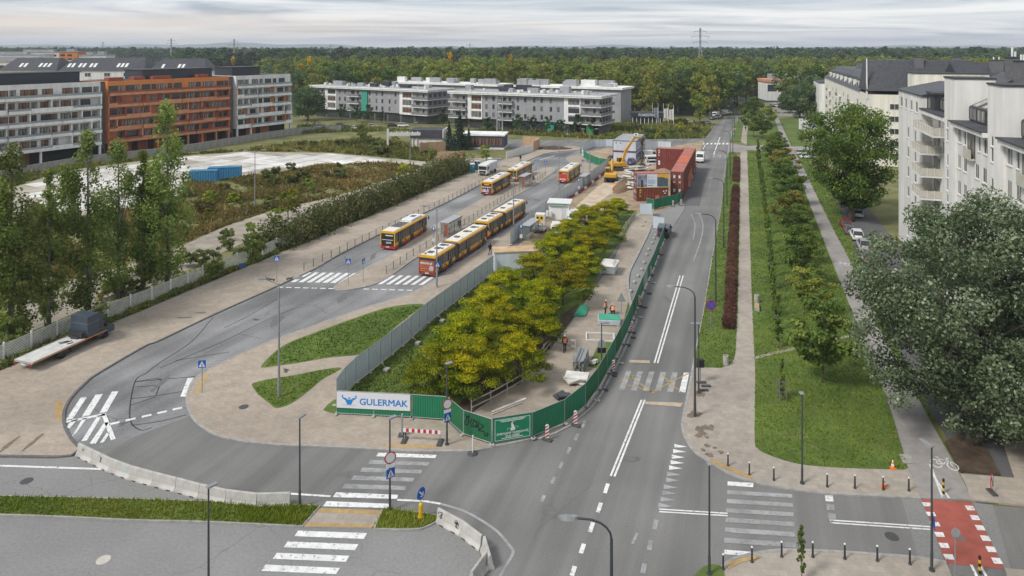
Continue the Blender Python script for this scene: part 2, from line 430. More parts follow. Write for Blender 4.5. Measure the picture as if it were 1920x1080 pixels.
def strip(b, line, wd, z0, z1, off=0.0, closed=False):
    """ribbon or low kerb along a world-space line"""
    P = [Vector((p[0],p[1])) for p in line]; n = len(P); Lf=[]; Rt=[]
    for i in range(n):
        if closed: d = P[(i+1)%n]-P[i-1]
        else: d = P[min(i+1,n-1)]-P[max(i-1,0)]
        if d.length < 1e-6: d = Vector((1,0))
        d.normalize(); nn = Vector((-d.y,d.x))
        Lf.append(P[i]+nn*(off+wd/2)); Rt.append(P[i]+nn*(off-wd/2))
    m = n if closed else n-1
    for i in range(m):
        j=(i+1)%n
        a,c,d,e = Rt[i],Rt[j],Lf[j],Lf[i]
        b.add([(a.x,a.y,z1),(c.x,c.y,z1),(d.x,d.y,z1),(e.x,e.y,z1)],[(0,1,2,3)])
        if z0 is not None:
            b.add([(a.x,a.y,z0),(c.x,c.y,z0),(c.x,c.y,z1),(a.x,a.y,z1)],[(0,1,2,3)])
            b.add([(e.x,e.y,z1),(d.x,d.y,z1),(d.x,d.y,z0),(e.x,e.y,z0)],[(0,1,2,3)])
    return b
def kerb(line, m=None, wd=0.22, z=0.115, closed=False):
    b = MB(); strip(b, line, wd, -0.05, z, 0, closed)
    return struct('kerb', b, m or M_KERB)
# ================================================================ terrain
g = MB(); g.box(-9000, 9000, -60, 12000, -3.0, -0.30); struct('ground', g, M_FAR)
sheet('waste_ground', [(-420,34),(420,34),(420,330),(-420,330)], M_WEED, -0.06, -0.28)
def ridge(name, y, pts, depth, m):
    b = MB(); n = len(pts)
    for i in range(n-1):
        (x0,z0),(x1,z1) = pts[i],pts[i+1]
        b.add([(x0,y-depth,-1),(x1,y-depth,-1),(x1,y,z1),(x0,y,z0),(x0,y+depth,-1),(x1,y+depth,-1)],[(0,1,2,3),(3,2,5,4)])
    return struct(name, b, m)
M_HILL = mat('distant_hills', (0.075,0.10,0.10), 0.95, (0.05,0.07,0.075), scale=0.004, world=True, detail=9)
hp = []
x = -7500
while x < 6000:
    t = max(0, min(1, (-x-300)/3200))
    hp.append((x, 34 + 30*t + 16*sin(x*0.0016) + 9*sin(x*0.0057+1) + random.uniform(-4,4))); x += 140
ridge('hills', 8200, hp, 900, M_HILL)
hp = []
x = -5200
while x < 4000:
    hp.append((x, 25 + 9*sin(x*0.0021+2) + 5*sin(x*0.0087) + random.uniform(-3,3))); x += 90
ridge('hills', 5200, hp, 500, M_HILL)
FENCE_L = [(-500,905),(0,690),(210,601),(400,526),(593,447),(690,407),(820,349),(882,322),(940,303),(1000,285)]
sheet('road', pl([(-900,1330)]+FENCE_L+[(990,283),(905,272),(860,273),(785,268),(785,263),(930,260.5),(1000,263),(1150,261.5),(1322,259.5),
      (1335,240),(1346,228),(1360,221),(1402,215),(1432,209),(1452,206),(1458,209),(1432,215.5),(1406,222),(1390,226),(1380,231),(1372,254),(1368,272),(1362,310),(1351,400),(1335,490),
      (1318,600),(1300,690),(1286,760),(1290,830),(1330,868),(1372,893),(1700,936),(2700,1010),(2900,1330)]), M_ASPH, 0.0, -0.2)
TERM_L = [(150,843),(132,823),(120,796),(121,770),(134,746),(159,720),(186,700),(272,650),(300,639),(407,588),(517,538.6),(590,505),(640,476),(698,447),(756,419),(848,375),(895,350),(950,322),(978,307),(1008,294),(1023,288.5),(1045,285),(1092,281)]
TERM_R = [(1000,823),(926,839),(884,846),(838,847),(767,847),(709,843),(607,838),(525,835),(461,829),(412,819),(385,805),(366,790),(356,774),(350.5,756),(353,736),(364,713),(392,694.5),(434,673),(495,646),(563,621),(630,597),(700,573),(769,551.5),(832,517),(871,489),(913,459),(966,422),(1020,385),(1065,345),(1086,326),(1088,318),(1069,305),(1062,299),(1067,294),(1088,288),(1110,284)]
L_ = cr(TERM_L); R_ = cr(TERM_R)
sheet('terminal_road', L_ + pl([(1100,279)]) + R_[::-1], M_ASPH_O, 0.005)
sheet('road_patch', pl([(205,837),(232,826),(354,781)]) + cr([(356,774),(366,790),(385,805),(412,819),(461,829),(525,835),(607,838),(709,843),(838,847),(925,839)])+pl([(1000,826),(1150,760),(1120,900),(1000,1000),(920,965),(826,938),(690,938),(545,926),(430,915),(330,885),(250,856)]), M_ASPH, 0.010)
sheet('road_patch', pl([(1082,283),(1023,289),(1010,294.5),(1060,294),(1064,291)]), M_ASPH_D, 0.011)
sheet('road_patch', pl([(1330,315.5),(1296,315.5),(1287,345),(1266,386),(1312,386),(1319,350)]), M_ASPH_D, 0.010)
sheet('car_park_surface', pl([(-700,1330),(-500,1000),(-300,900),(-90,858),(0,857),(105,859),(140,856),(182,872),(246,897),(332,919),(425,942),(545,949),(598,952),(720,958),(820,972),(864,999),(899,1026),(916,1046),(884,1088),(800,1330)]), M_ASPH_L, 0.006)
sheet('road_patch', pl([(1180,545),(1215,470),(1243,436),(1262,420),(1282,375),(1298,340),(1272,386),(1232,470),(1204,552),(1180,600),(1160,650),(1140,650)]), M_ASPH_L, 0.009)
sheet('side_street', pl([(1560,384),(1623,383),(1650,417),(1741,532),(1930,760),(1990,950),(1830,942),(1790,845),(1700,690),(1640,560),(1608,490),(1585,430)]), M_ASPH_D, 0.008, -0.05)
sheet('concrete_lane', pl([(1691,935.5),(1728,936.4),(1772,1055),(1722,1047)]), M_ASPH_L, 0.009)
sheet('concrete_lane', pl([(1823,942),(1861,947),(1896,1069),(1884,1068)]), M_ASPH_L, 0.009)
sheet('cycle_crossing', pl([(1728.5,936.5),(1822,941.5),(1883,1067.5),(1774,1057)]), M_RED, 0.013)
sheet('pavement', L_ + pl([(1092,277),(1075,274),(1035,276),(1010,280),(978,294),(951,296),(920,312),(882,324),(860,333),(820,350),(751,382),(698,405.5),(640,426),(593,450),(489,487),(400,529),(210,607),(0,697),(-350,852),(-330,862),(-90,857.5),(0,856.5),(105,858),(134,855.5)]), M_PAVE, 0.10, -0.05)
kerb(L_, M_KERB_D)
kerb(pl([(150,843),(134,855.5),(105,858),(0,856.5),(-330,855)]), M_KERB_D)
GREY_F = [(631,763),(655,729),(700,694.5),(765,641),(797,611),(841,577),(894,536),(925,512),(957,460),(1000,420),(1052,378),(1080,362),(1118,333),(1141,315)]
GREEN_NEAR = [(631,779),(772,786),(838,791),(861,815),(922,836),(998,823)]
sheet('pavement', R_ + pl([(1112,286),(1094,289),(1100,305),(1125,312),(1141,316)] + GREY_F[::-1] + [(631,779),(772,786),(838,791),(861,815),(922,836)]), M_PAVE, 0.10, -0.05)
kerb(R_[:-8])
ISL = cr([(651,544.7),(700,534),(737,514),(772,489),(832,452),(895,412.5),(952.5,375.5),(1000,349),(1031,328),(1041,319),(1036,315),(1022,315),(997,324),(951,346),(894,380),(813,424),(739,476),(700,496),(671,512.6),(640,530),(627,539),(632,544.5),(651,544.7)])
sheet('island', ISL, M_PAVE, 0.10, -0.05)
kerb(ISL)
sheet('lawn', cr([(497,691),(560,682),(620,672),(676,666),(700,650),(740,616),(770,592),(797,574),(770,572),(720,580),(660,600),(600,622),(545,643),(515,662),(490,688),(497,691)]), M_LAWN, 0.125, 0.05)
sheet('lawn', cr([(472,724),(484,741),(505,758),(519,767),(545,759),(575,738),(605,713),(640,692),(600,696),(550,706),(500,714),(476,720),(472,724)]), M_LAWN, 0.125, 0.05)
sheet('lawn', cr([(606,771),(620,776),(632,777),(632,752),(618,758),(606,771)]), M_LAWN, 0.125, 0.05)
sheet('lawn', pl([(632,763),(655,729),(700,694.5),(765,641),(841,577),(894,536),(925,512),(957,480),(1010,455),(1100,420),(1160,395),(1195,395),(1165,450),(1130,500),(1100,560),(1060,610),(1030,640),(960,715),(880,766),(838,789),(772,785)]), M_LAWN, 0.05, -0.05)
GREEN_F = [(998,823),(1030,812),(1057,798),(1097,765),(1116,741.5),(1140,697),(1158,664),(1175.5,626),(1187,597),(1207,544.5),(1227,500),(1240,464),(1248,442)]
sheet('site_path', pl([(885,775),(985,708),(1040,645),(1075,600),(1110,548),(1150,490),(1178,430),(1196,400),(1224,402),(1219,429),(1200,470),(1180,511),(1177,540),(1181,562),(1186,597),(1174,626),(1157,664),(1138,697),(1114,741.5),(1095,765),(1055,798),(997,820),(922,828),(862,806)]), M_PAVE, 0.075, -0.05)
sheet('soil_bed', pl([(842,785),(884,773),(984,707),(1038,645),(1072,600),(1085,570),(1040,600),(1000,640),(900,710)]), M_SOIL, 0.082, -0.05)
sheet('bus_bay_surface', pl([(1184,562),(1180,540),(1183,511),(1203,470),(1222,429),(1248,432),(1246,442),(1238,464),(1225,500),(1205,544.5),(1188,594)]), M_ASPH_L, 0.072, -0.05)
b = MB(); strip(b, cr([(1187,592),(1181,562),(1177,540),(1180,511),(1200,470),(1219,429),(1224,404)]), 0.35, 0, 0.2); struct('kerb', b, M_KERB)
b = MB(); strip(b, [(p[0]+0.5,p[1]-0.1) for p in pl(GREEN_F[:9])], 0.2, -0.05, 0.1); struct('kerb', b, M_KERB)
sheet('lawn', pl([(1102,688),(1125,642),(1150,642),(1170,600),(1178,566),(1183,590),(1168,630),(1150,664),(1130,695)]), M_LAWN, 0.092, 0.0)
sheet('site_ground', pl([(1004,424),(1052,380),(1080,363),(1118,334),(1141,316),(1100,300),(1092,288),(1140,277),(1215,283),(1320,264),(1308,300),(1290,350),(1280,372),(1250,392),(1222,402),(1195,400),(1160,400),(1080,440),(1000,470),(960,474)]), M_DIRT, 0.03, -0.05)
sheet('site_track', pl([(1075,392),(1105,392),(1150,360),(1178,335),(1150,332),(1118,352)]), mat('site_track', (0.56,0.47,0.36),0.95,(0.40,0.31,0.22),scale=0.5,bump=0.4,world=True,detail=8), 0.045, 0.0)
sheet('site_apron', pl([(1222,402),(1250,392),(1280,372),(1284,392),(1262,425),(1246,440),(1238,420)]), M_ASPH_L, 0.06, -0.05)
RK = [(1376,231),(1371.7,253),(1367.6,272),(1361.5,310),(1351,400),(1335,490),(1320,585),(1305,660),(1291,735),(1280.5,787),(1279.5,803),(1286,824),(1302,847),(1328,865),(1372,891),(1417,905),(1461,915),(1532,924.4),(1600,929),(1700,933.7),(1726,935.6)]
RK_ = cr(RK)
PATH_L = [(1352,691.7),(1375,677),(1380,640),(1383,573),(1386,440),(1387,340),(1388,298)]
LAWN_L = [(1401,283),(1403,340),(1408,507),(1413,640),(1416,700),(1415,821),(1421,843),(1439,854),(1476,867),(1513,874.4),(1587,880),(1695,883)]
BIKE_L = [(1702,880),(1676,791),(1650,715),(1627,660),(1605,604),(1563,500),(1527,407),(1500,337),(1482,298),(1466,284)]
BIKE_R = [(1822,939),(1800,891),(1748,798),(1690,690),(1650,620),(1602,507),(1547,400),(1512,327),(1490,283)]
sheet('pavement', pl(RK[9:]) + pl([(1702,880),(1695,883)]) + cr(LAWN_L)[::-1][1:] + pl([(1389,283)]) + cr(PATH_L)[::-1] + pl([(1318,690),(1300,692)]), M_PAVE_R, 0.10, -0.05)
kerb(RK_)
sheet('lawn', pl(RK[3:8]) + pl([(1302,690)]) + cr(PATH_L) + pl([(1376,285),(1366,287)]), M_LAWN, 0.13, -0.05)
sheet('lawn', cr(LAWN_L) + cr(BIKE_L), M_LAWN, 0.13, -0.05)
sheet('cycle_path', cr(BIKE_L) + cr(BIKE_R)[::-1] + pl([(1726,936)]), M_PATH, 0.098, -0.05)
sheet('lawn', cr(BIKE_R)[2:] + pl([(1500,282),(1535,330),(1575,393),(1608,480),(1640,555),(1700,690),(1750,792)]), M_LAWN, 0.13, -0.05)
sheet('tree_pit', pl([(1772,830),(1802,886),(1876,893),(1852,845),(1806,812)]), M_SOIL, 0.12, -0.05)
sheet('pavement', pl([(1822,939),(1800,890),(1902,898),(1880,830),(1960,830),(2060,960),(1920,949)]), M_PAVE_R, 0.094, -0.05)
sheet('lawn', pl([(1376,231),(1372,254),(1369,266),(1389,266),(1394,231),(1406,224),(1392,224.5)]), M_LAWN, 0.13, -0.05)
sheet('path', pl([(1394,231),(1389,266),(1400,272),(1402,235),(1410,226),(1440,220),(1436,217),(1406,223)]), M_PAVE_R, 0.10, -0.05)
sheet('lawn', pl([(1403,235),(1400,273),(1468,271),(1458,240),(1452,223),(1412,227)]), M_LAWN, 0.13, -0.05)
sheet('path', pl([(1366,268),(1364,286),(1389,286),(1401,282),(1466,283.5),(1490,282.5),(1535,283),(1560,280),(1560,276),(1484,275),(1468,270),(1400,274)]), M_PATH, 0.09, -0.05)
sheet('cycle_path', pl([(1452,222),(1468,271),(1484,276),(1459,221)]), M_PATH, 0.102, -0.05)
sheet('cycle_crossing', pl([(1470,278),(1474,284),(1489,283.5),(1483,278)]), M_RED, 0.108)
sheet('lawn', pl([(1461,222),(1486,275),(1560,276),(1570,240),(1500,220)]), M_LAWN, 0.13, -0.05)
sheet('far_car_park', pl([(1436,205),(1430,193),(1500,190),(1530,205),(1520,218),(1460,218)]), M_PATH, 0.02, -0.05)
b = MB(); strip(b, cr([(1413,674),(1440,667),(1497,654),(1550,641),(1607,630)]), 0.5, None, 0.139); struct('worn_track', b, M_TRACK)
BR = cr([(1340,1090),(1354,1066),(1372,1052),(1387,1047),(1421,1039),(1469,1034),(1550,1036),(1645,1042),(1711,1047),(1774,1056.5)])
sheet('pavement', BR + pl([(1800,1120),(1840,1300),(1290,1300)]), M_PAVE_R, 0.10, -0.05)
kerb(BR)
sheet('lawn', cr([(1300,1085),(1320,1066),(1340,1062),(1356,1070),(1352,1100),(1300,1120),(1300,1085)]), M_LAWN, 0.13, -0.05)
sheet('pavement', pl([(1884,1068),(1960,1075),(2300,1330),(1960,1330)]), M_PAVE_R, 0.10, -0.05)
MED_T = cr([(-300,926),(0,933),(150,936),(384,943),(500,948),(598,951)])
MED_B = cr([(-300,957),(0,966),(120,970),(246,976),(400,980),(566,988)])
sheet('median_strip', MED_T + MED_B[::-1], M_LAWN, 0.12, -0.05)
kerb(MED_T + MED_B[::-1], closed=True)
MR = cr([(719,956),(745,959),(775,963),(805,967),(819,970),(817,979),(800,988),(783,993),(745,994),(703,992.5)])
sheet('median_strip', MR, M_LAWN, 0.12, -0.05)
kerb(MR, closed=True)
sheet('refuge', pl([(598,954),(717,959),(697,991),(567,989)]), M_PAVE_R, 0.05, -0.05)
sheet('tactile_strip', pl([(600,953.5),(719,958.5),(713,967),(594,961)]), M_PAINT_T, 0.056)
sheet('tactile_strip', pl([(574,981),(702,985),(698,990.5),(568,988)]), M_PAINT_T, 0.056)
sheet('tactile_strip', pl([(723,833),(818,838),(814,843.5),(716,838)]), M_PAINT_T, 0.106)
sheet('tactile_strip', pl([(104,755),(118,753),(117,770),(115,789),(103,789)]), M_PAINT_T, 0.106)
sheet('tactile_strip', pl([(364,740),(384,703),(391,705),(371,741)]), M_PAINT_T, 0.106)
sheet('tactile_strip', pl([(1333,862),(1400,891),(1412,897),(1408,901),(1375,888),(1330,868)]), M_PAINT_T, 0.122)
sheet('tactile_strip', pl([(1361,1060),(1385,1051),(1422,1044),(1424,1050),(1390,1058),(1366,1070)]), M_PAINT_T, 0.122)
sheet('track', cr([(45,560),(150,520),(300,478),(420,425),(520,392),(640,365),(760,325),(800,310),(860,298),(940,296)]) + cr([(940,306),(872,320),(800,340),(700,372),(600,402),(520,430),(440,462),(320,520),(180,570),(60,620)]), M_TRACK, -0.045)
YARD = [(30,350),(130,319),(340,293),(460,284),(623,287),(800,303),(792,311),(690,305.5),(590,310),(470,329),(352,338),(330,372),(190,398),(60,415),(10,390)]
yard_poly = pl(YARD)
ysh = sheet('yard', yard_poly, M_CONC, -0.035, -0.1)
def inside(x, y, poly):
    c = False; n = len(poly)
    for i in range(n):
        x0,y0 = poly[i-1]; x1,y1 = poly[i]
        if (y0 > y) != (y1 > y) and x < (x1-x0)*(y-y0)/(y1-y0)+x0: c = not c
    return c
SLABS = []
for k in range(4):
    c = (0.70-0.075*k, 0.68-0.08*k, 0.655-0.09*k)
    mm_ = mat('slab_concrete_%d' % k, c, 0.92, tuple(q*0.72 for q in c), scale=0.35, world=True, detail=8, extra=cracks)
    b = MB(); b.box(-2.82,2.82,-2.82,2.82,0,0.05); SLABS.append(b.mesh('slab', mm_))
ca, sa = cos(radians(58)), sin(radians(58))
for i in range(-40, 60):
    for j in range(-40, 40):
        X = -100 + i*6*ca - j*6*sa; Y = 180 + i*6*sa + j*6*ca
        if all(inside(X+a, Y+b_, yard_poly) for a in (-2.4,2.4) for b_ in (-2.4,2.4)) and random.random() < 0.90:
            o = put('slab', random.choice(SLABS[:2] if random.random()<0.75 else SLABS), ysh, (X, Y, -0.05+random.uniform(0.0,0.012)), radians(58))
# ================================================================ road markings
def bars(q0, q1, n, m, name='crossing_stripe', z=0.018, skip=(), mats=None, parent=None):
    A = gps(q0); B = gps(q1)
    for i in range(n):
        if i in skip: continue
        t = i/(n-1) if n > 1 else 0
        P = [a.lerp(b_, t) for a, b_ in zip(A,B)]
        b = MB(); b.quad(*[(p.x,p.y,z) for p in P]); struct(name, b, (mats or {}).get(i, m))
def mark(px, m=M_PAINT, z=0.018, name='road_marking'):
    b = MB(); b.prism(pl(px), None, z); struct(name, b, m)
def line(px, wd=0.15, m=M_PAINT, z=0.018, name='road_line', sm=False):
    b = MB(); strip(b, cr(px) if sm else pl(px), wd, None, z); struct(name, b, m)
bars([(709.4,849),(819,853.3),(816,859.4),(705.5,856)], [(612.5,940),(730,945),(728.7,953),(605.4,949.8)], 7, M_PAINT_F, mats={0:M_PAINT,5:M_PAINT,6:M_PAINT}, z=0.020)
bars([(559,995.3),(688.4,1000),(682,1011),(552,1005.7)], [(497.9,1059),(637.3,1065.4),(630,1077),(489.8,1071)], 4, M_PAINT)
bars([(1174,696),(1184,696),(1171,732),(1160,731)], [(1282,699),(1292.6,699),(1285,736),(1273,735.6)], 6, M_PAINT_F, mats={5:M_PAINT})
for a in ([(1176,722),(1228,736)],[(1182,706),(1226,738)],[(1238,700),(1262,724),(1278,736)],[(1228,733),(1262,715),(1292,700)],[(1160,716),(1190,704)]):
    line(a, 0.14, M_PAINT_Y, 0.023)
mark([(1208,753),(1281,755.6),(1276,763),(1210,758)], M_PAINT_B); mark([(1180,675),(1218,676),(1218,681),(1180,680)], M_PAINT_B)
for a in ([(1145,893),(1203,750)],[(1152,894),(1209,750)],[(1227,681),(1275,517)],[(1233,681),(1281,517)]):
    line([(a[0][0],a[0][1]),a[1]], 0.16)
for (u,v) in ((1137,916),(1124,952),(1109,989),(1092,1029),(1075,1071)):
    line([(u-3,v+9),(u+3,v-9)], 0.28)
for (u,v) in ((1094,795.5),(1080.7,820),(1066.5,845),(1052,872),(1037,901),(1018,935)):
    line([(u-2.5,v+6),(u+2.5,v-6)], 0.25, M_PAINT_F)
for (u,v) in ((1229,984),(1219,1022.6),(1207,1066)):
    line([(u-2,v+9),(u+2,v-9)], 0.3, M_PAINT_F)
for k,(u,v) in enumerate(((1266,836.5),(1263.5,846),(1261,856.5),(1259,867),(1256,877),(1252,889),(1250.5,900),(1246,913),(1243,924),(1240,936),(1236,948))):
    p = gp(u,v); b = MB(); b.add([(p.x,p.y+0.28,0.018),(p.x-0.12,p.y-0.28,0.018),(p.x+0.95,p.y-0.12,0.018)],[(0,1,2)])
    struct('yield_triangle', b, M_PAINT if k < 5 else M_PAINT_F)
for a in ([(1236,955),(1364.5,963)],[(1236,959.8),(1364.5,967.4)],[(1556,975.6),(1744,988)],[(1557,980.5),(1744,993)]):
    line(a, 0.13)
mark([(1364.4,903),(1413,906),(1412,914),(1364,910.4)])
mark([(1358.5,1031),(1408,1035),(1406.5,1043),(1358,1039.5)])
bars([(1364,919.5),(1485,927),(1486,934),(1363.5,927)], [(1358.5,1008.5),(1492,1018),(1493,1027.5),(1358,1018)], 6, M_PAINT_F)
bars([(1546.7,929),(1561.5,929.5),(1563,941),(1548,940)], [(1552.5,962.5),(1567,963.5),(1567.5,974),(1553,973)], 3, M_PAINT_F, name='crossing_square', mats={0:M_PAINT})
bars([(1728,942),(1744,943),(1748,950),(1733,949.5)], [(1768,1039),(1786,1040),(1790,1050),(1773,1049)], 6, M_PAINT, name='crossing_square', z=0.019)
bars([(1809,948),(1824,949),(1829,957.5),(1814,957)], [(1858,1045.5),(1875,1047),(1881,1058),(1864,1057)], 6, M_PAINT, name='crossing_square', z=0.019)
line([(1744,873),(1754,900),(1768,937)], 0.16, z=0.108); line([(1747,888),(1759,908),(1780,937)], 0.16, z=0.109)
line([(1821,1062),(1832,1085)], 0.16, z=0.108); line([(1838,1064),(1850,1085)], 0.16, z=0.108)
bars([(576.5,510.5),(584,511),(553.6,529),(544.5,529)], [(663.6,512),(671,512.6),(643.8,531),(634,530.7)], 7, M_PAINT)
bars([(735,516),(742,517),(716,533),(708,533)], [(825,518),(832,518),(808,535),(800,535)], 7, M_PAINT)
def dashes(p0, p1, n, d, wd=0.3, m=M_PAINT, z=0.018):
    a, b_ = gp(*p0), gp(*p1)
    for i in range(n):
        t0 = i/n; t1 = (i+d)/n
        q = MB(); c0 = a.lerp(b_, t0); c1 = a.lerp(b_, t1)
        strip(q, [(c0.x,c0.y),(c1.x,c1.y)], wd, None, z); struct('road_dash', q, m)
dashes((520.6,538.6),(632,541.5), 7, 0.65); dashes((681.7,542),(795,545.3), 7, 0.65)
dashes((205,796),(352,762), 5, 0.62, 0.35)
mark([(352,709),(363,709),(352,744),(338,744)])
for q in ([(151,746),(163,745),(137,785),(123,788)],[(179,740.5),(193,739),(168,779),(153,782)],[(210,734.5),(222,734),(200,773),(186,775)],
          [(123,789.5),(196,775),(198,779),(124,793)],[(134,789),(146,786),(130,804),(124,802)],[(155,785),(163,784),(143,812),(134,820)],[(183,780),(192,778),(163,826),(152,828)],[(195,793),(204,792),(179,833),(168,832)],
          [(200,812),(206,812),(195,829),(187,831)],[(190,777),(198,775),(217,823),(208,826)]):
    mark(q)
line([(-400,861),(0,873.5),(195,880)], 0.22)
line([(545,926),(620,931)], 0.2); line([(745,937.5),(800,940.5),(826,945)], 0.2)
line([(826,945),(860,955),(889,968),(930,995),(955,1023),(962,1037),(950,1060),(937,1082)], 0.2, M_PAINT_F, sm=True)
line([(1195,1000),(1186,1020)],0.2,M_PAINT_F)
bars([(1318,268),(1321.5,268),(1320,271),(1316,271)], [(1362,268),(1366,268),(1365.5,271),(1361.5,271)], 7, M_PAINT)
line([(1338,290),(1350,257)], 0.3); line([(1318,280),(1323,271)], 0.25)
bars([(1338,290),(1341.5,290),(1340,295),(1336,295)], [(1360,291),(1363.5,291),(1363,296),(1359,296)], 3, M_PAINT_F)
line([(1310,400),(1318,420),(1314,450),(1300,490)], 0.18, M_PAINT_F, sm=True)
line([(1296,402),(1303,420),(1300,450)], 0.15, M_PAINT_F, sm=True)
line([(925,272.5),(1085,276)], 0.5); line([(1012,300),(1040,292)],0.3)
for a in ([(274,700),(253,716),(243,782),(262,806),(285,802)],[(253,716),(300,711),(293,740)],[(253,726),(298,722)],[(246,748),(300,741),(360,731)],[(245,760),(293,744)],[(245,798),(300,790),(350,778)],[(400,594),(360,640),(300,680),(274,700)],
          [(253,716),(380,705)],[(330,676),(430,660)],[(420,640),(500,600),(560,575)],[(300,690),(420,640)],[(520,560),(470,590),(420,615)],[(870,380),(900,366)],[(940,400),(1010,364)],[(1016,368),(1042,352)]):
    line(a, 0.10, M_TAR, 0.014, 'tar_seam', True)
def disc(name, u, v, r, m, z):
    p = gp(u,v); b = MB(); b.lathe([(r,-0.05),(r,0)], 20, (p.x,p.y,z)); struct(name, b, m)
M_IRON = mat('cast_iron', (0.07,0.07,0.072), 0.7, scale=8)
for u,v,z in ((50,902,0.02),(457,765,0.112),(1672,1006,0.02)): disc('manhole', u, v, 0.42, M_IRON, z)
disc('manhole', 194,1050,0.42, mat('pale_cover',(0.5,0.47,0.42),0.9,scale=4), 0.02)
sheet('manhole_slab', pl([(1686,855),(1708,854),(1715,871),(1693,872)]), M_KERB, 0.14, 0.05)
def blob(name, u, v, r, m, z, seed, st=(1.0,1.0)):
    p = gp(u,v); r_ = random.Random(seed); b = MB()
    b.prism([(p.x+st[0]*r*cos(2*pi*i/14)*r_.uniform(.45,1.15), p.y+st[1]*r*sin(2*pi*i/14)*r_.uniform(.45,1.15)) for i in range(14)], None, z); struct(name, b, m)
M_STAIN = mat('pavement_stain', (0.20,0.16,0.125), 0.95, (0.13,0.10,0.078), scale=3, world=True)
M_STAIN_D = mat('oil_stain', (0.15,0.148,0.146), 0.85, (0.12,0.119,0.118), scale=2, world=True)
for i,(u,v,r) in enumerate(((1313,806,.5),(1322,802,.35),(1330,806,.4),(1318,815,.45),(1334,801,.3),(1310,820,.4),(1326,838,.3),(1340,842,.25),(1318,846,.3),(1352,850,.3),(1330,855,.35),(1303,780,.75),(1311,741,.7),(1325,822,.25))): blob('stain', u, v, r, M_STAIN, 0.106+0.0004*i, i)
for i,(u,v,r,sx_,sy_) in enumerate(((18,835,.5,.5,3.2),(64,830,.5,.45,3.0),(345,597,.9,1.6,.35),(378,588,.7,1.4,.35),(480,600,.5,1,.5),(905,466,.8,1,.4))): blob('stain', u, v, r, M_STAIN if i<2 else M_STAIN_D, 0.107, 40+i, (sx_,sy_))
for i,(u,v,r,sx_,sy_) in enumerate(((300,720,1.2,.4,1.6),(520,600,1.4,.5,1.4),(640,560,1.3,.5,1.5),(850,490,.9,.4,1.6),(1005,375,1.3,.6,1.2),(745,455,1.0,.5,2),(700,480,.9,.5,2),(930,362,1.0,.5,1.6),(1180,860,.9,1,.6),(1030,960,1.1,.7,.7),(650,890,1.2,1.4,.4),(1250,560,.9,.4,2.0),(1800,1010,.4,1,1))): blob('stain', u, v, r, M_STAIN_D, 0.0155+0.0002*i, 60+i, (sx_,sy_))
def bike(u, v, ang, s, z):
    p = gp(u,v); b = MB()
    def ring(cx, cy, r):
        for i in range(14):
            a0,a1 = 2*pi*i/14, 2*pi*(i+1)/14; strip(b,[(cx+r*cos(a0),cy+r*sin(a0)),(cx+r*cos(a1),cy+r*sin(a1))],.09,None,0)
    ring(-.55,0,.36); ring(.55,0,.36)
    for q in ([(-.55,0),(-.1,0),(.35,.5),(-.25,.5),(-.55,0)],[(-.1,0),(-.3,.62)],[(.55,0),(.3,.68),(.5,.72)],[(-.42,.64),(-.18,.64)]): strip(b, q, .08, None, 0)
    o = b.build('bicycle_marking', M_PAINT, None, (p.x,p.y,z), ang); o.scale = (s,s*1.5,1); tag(o, kind='structure')
bike(1771,874, radians(-20), 1.0, 0.106); bike(1580,496, radians(-25), 1.0, 0.106)
# ================================================================ buildings
M_GLASS = mat('window_glass', (0.030,0.034,0.040), 0.12, (0.05,0.055,0.06), scale=0.5, spec=0.7)
M_CURT = mat('window_curtained', (0.30,0.29,0.27), 0.3, (0.05,0.05,0.055), scale=1.3, spec=0.6, stretch=(3,1,0.3), lo=0.45, hi=0.55)
M_CURT_O = mat('window_orange_blind', (0.25,0.11,0.06), 0.3, (0.03,0.03,0.035), scale=1.1, spec=0.6, stretch=(3,1,0.3), lo=0.45, hi=0.52)
M_FRAME_D = mat('frame_dark', (0.06,0.06,0.065), 0.5)
M_FRAME_W = mat('frame_white', (0.72,0.72,0.70), 0.5)
M_RAIL = mat('rail_grey', (0.22,0.22,0.225), 0.45)
M_RGLASS = mat('rail_glass', (0.30,0.335,0.335), 0.15, (0.24,0.27,0.275), scale=0.8, spec=0.6)
def grime(n, l, src, res, b):
    mp = n.new('ShaderNodeMapping'); mp.inputs['Scale'].default_value = (1.2,1.2,0.10); l.new(src, mp.inputs[0])
    nz = n.new('ShaderNodeTexNoise'); nz.inputs['Scale'].default_value = 0.7; nz.inputs['Detail'].default_value = 6; l.new(mp.outputs[0], nz.inputs['Vector'])
    mr = n.new('ShaderNodeMapRange'); l.new(nz.outputs[0], mr.inputs[0])
    mr.inputs[1].default_value = 0.35; mr.inputs[2].default_value = 0.68; mr.inputs[3].default_value = 0.84; mr.inputs[4].default_value = 1.05
    hs = n.new('ShaderNodeHueSaturation'); l.new(res, hs.inputs['Color']); l.new(mr.outputs[0], hs.inputs['Value'])
    return hs.outputs[0]
M_WHITE = mat('render_white', (0.72,0.71,0.69), 0.9, (0.66,0.65,0.63), scale=0.4, extra=grime)
M_WHITE_B = mat('slab_white', (0.80,0.795,0.78), 0.85, (0.74,0.735,0.72), scale=0.5, extra=grime)
M_CREAM = mat('render_cream', (0.76,0.735,0.65), 0.9, (0.70,0.675,0.59), scale=0.4, extra=grime)
M_OWHITE = mat('render_offwhite', (0.74,0.725,0.69), 0.9, (0.68,0.665,0.63), scale=0.3, extra=grime)
M_ORANGE = mat('render_orange', (0.62,0.225,0.065), 0.85, (0.55,0.19,0.055), scale=0.4)
M_TERRA = mat('render_terracotta', (0.54,0.20,0.085), 0.85, (0.46,0.165,0.07), scale=0.4, extra=grime)
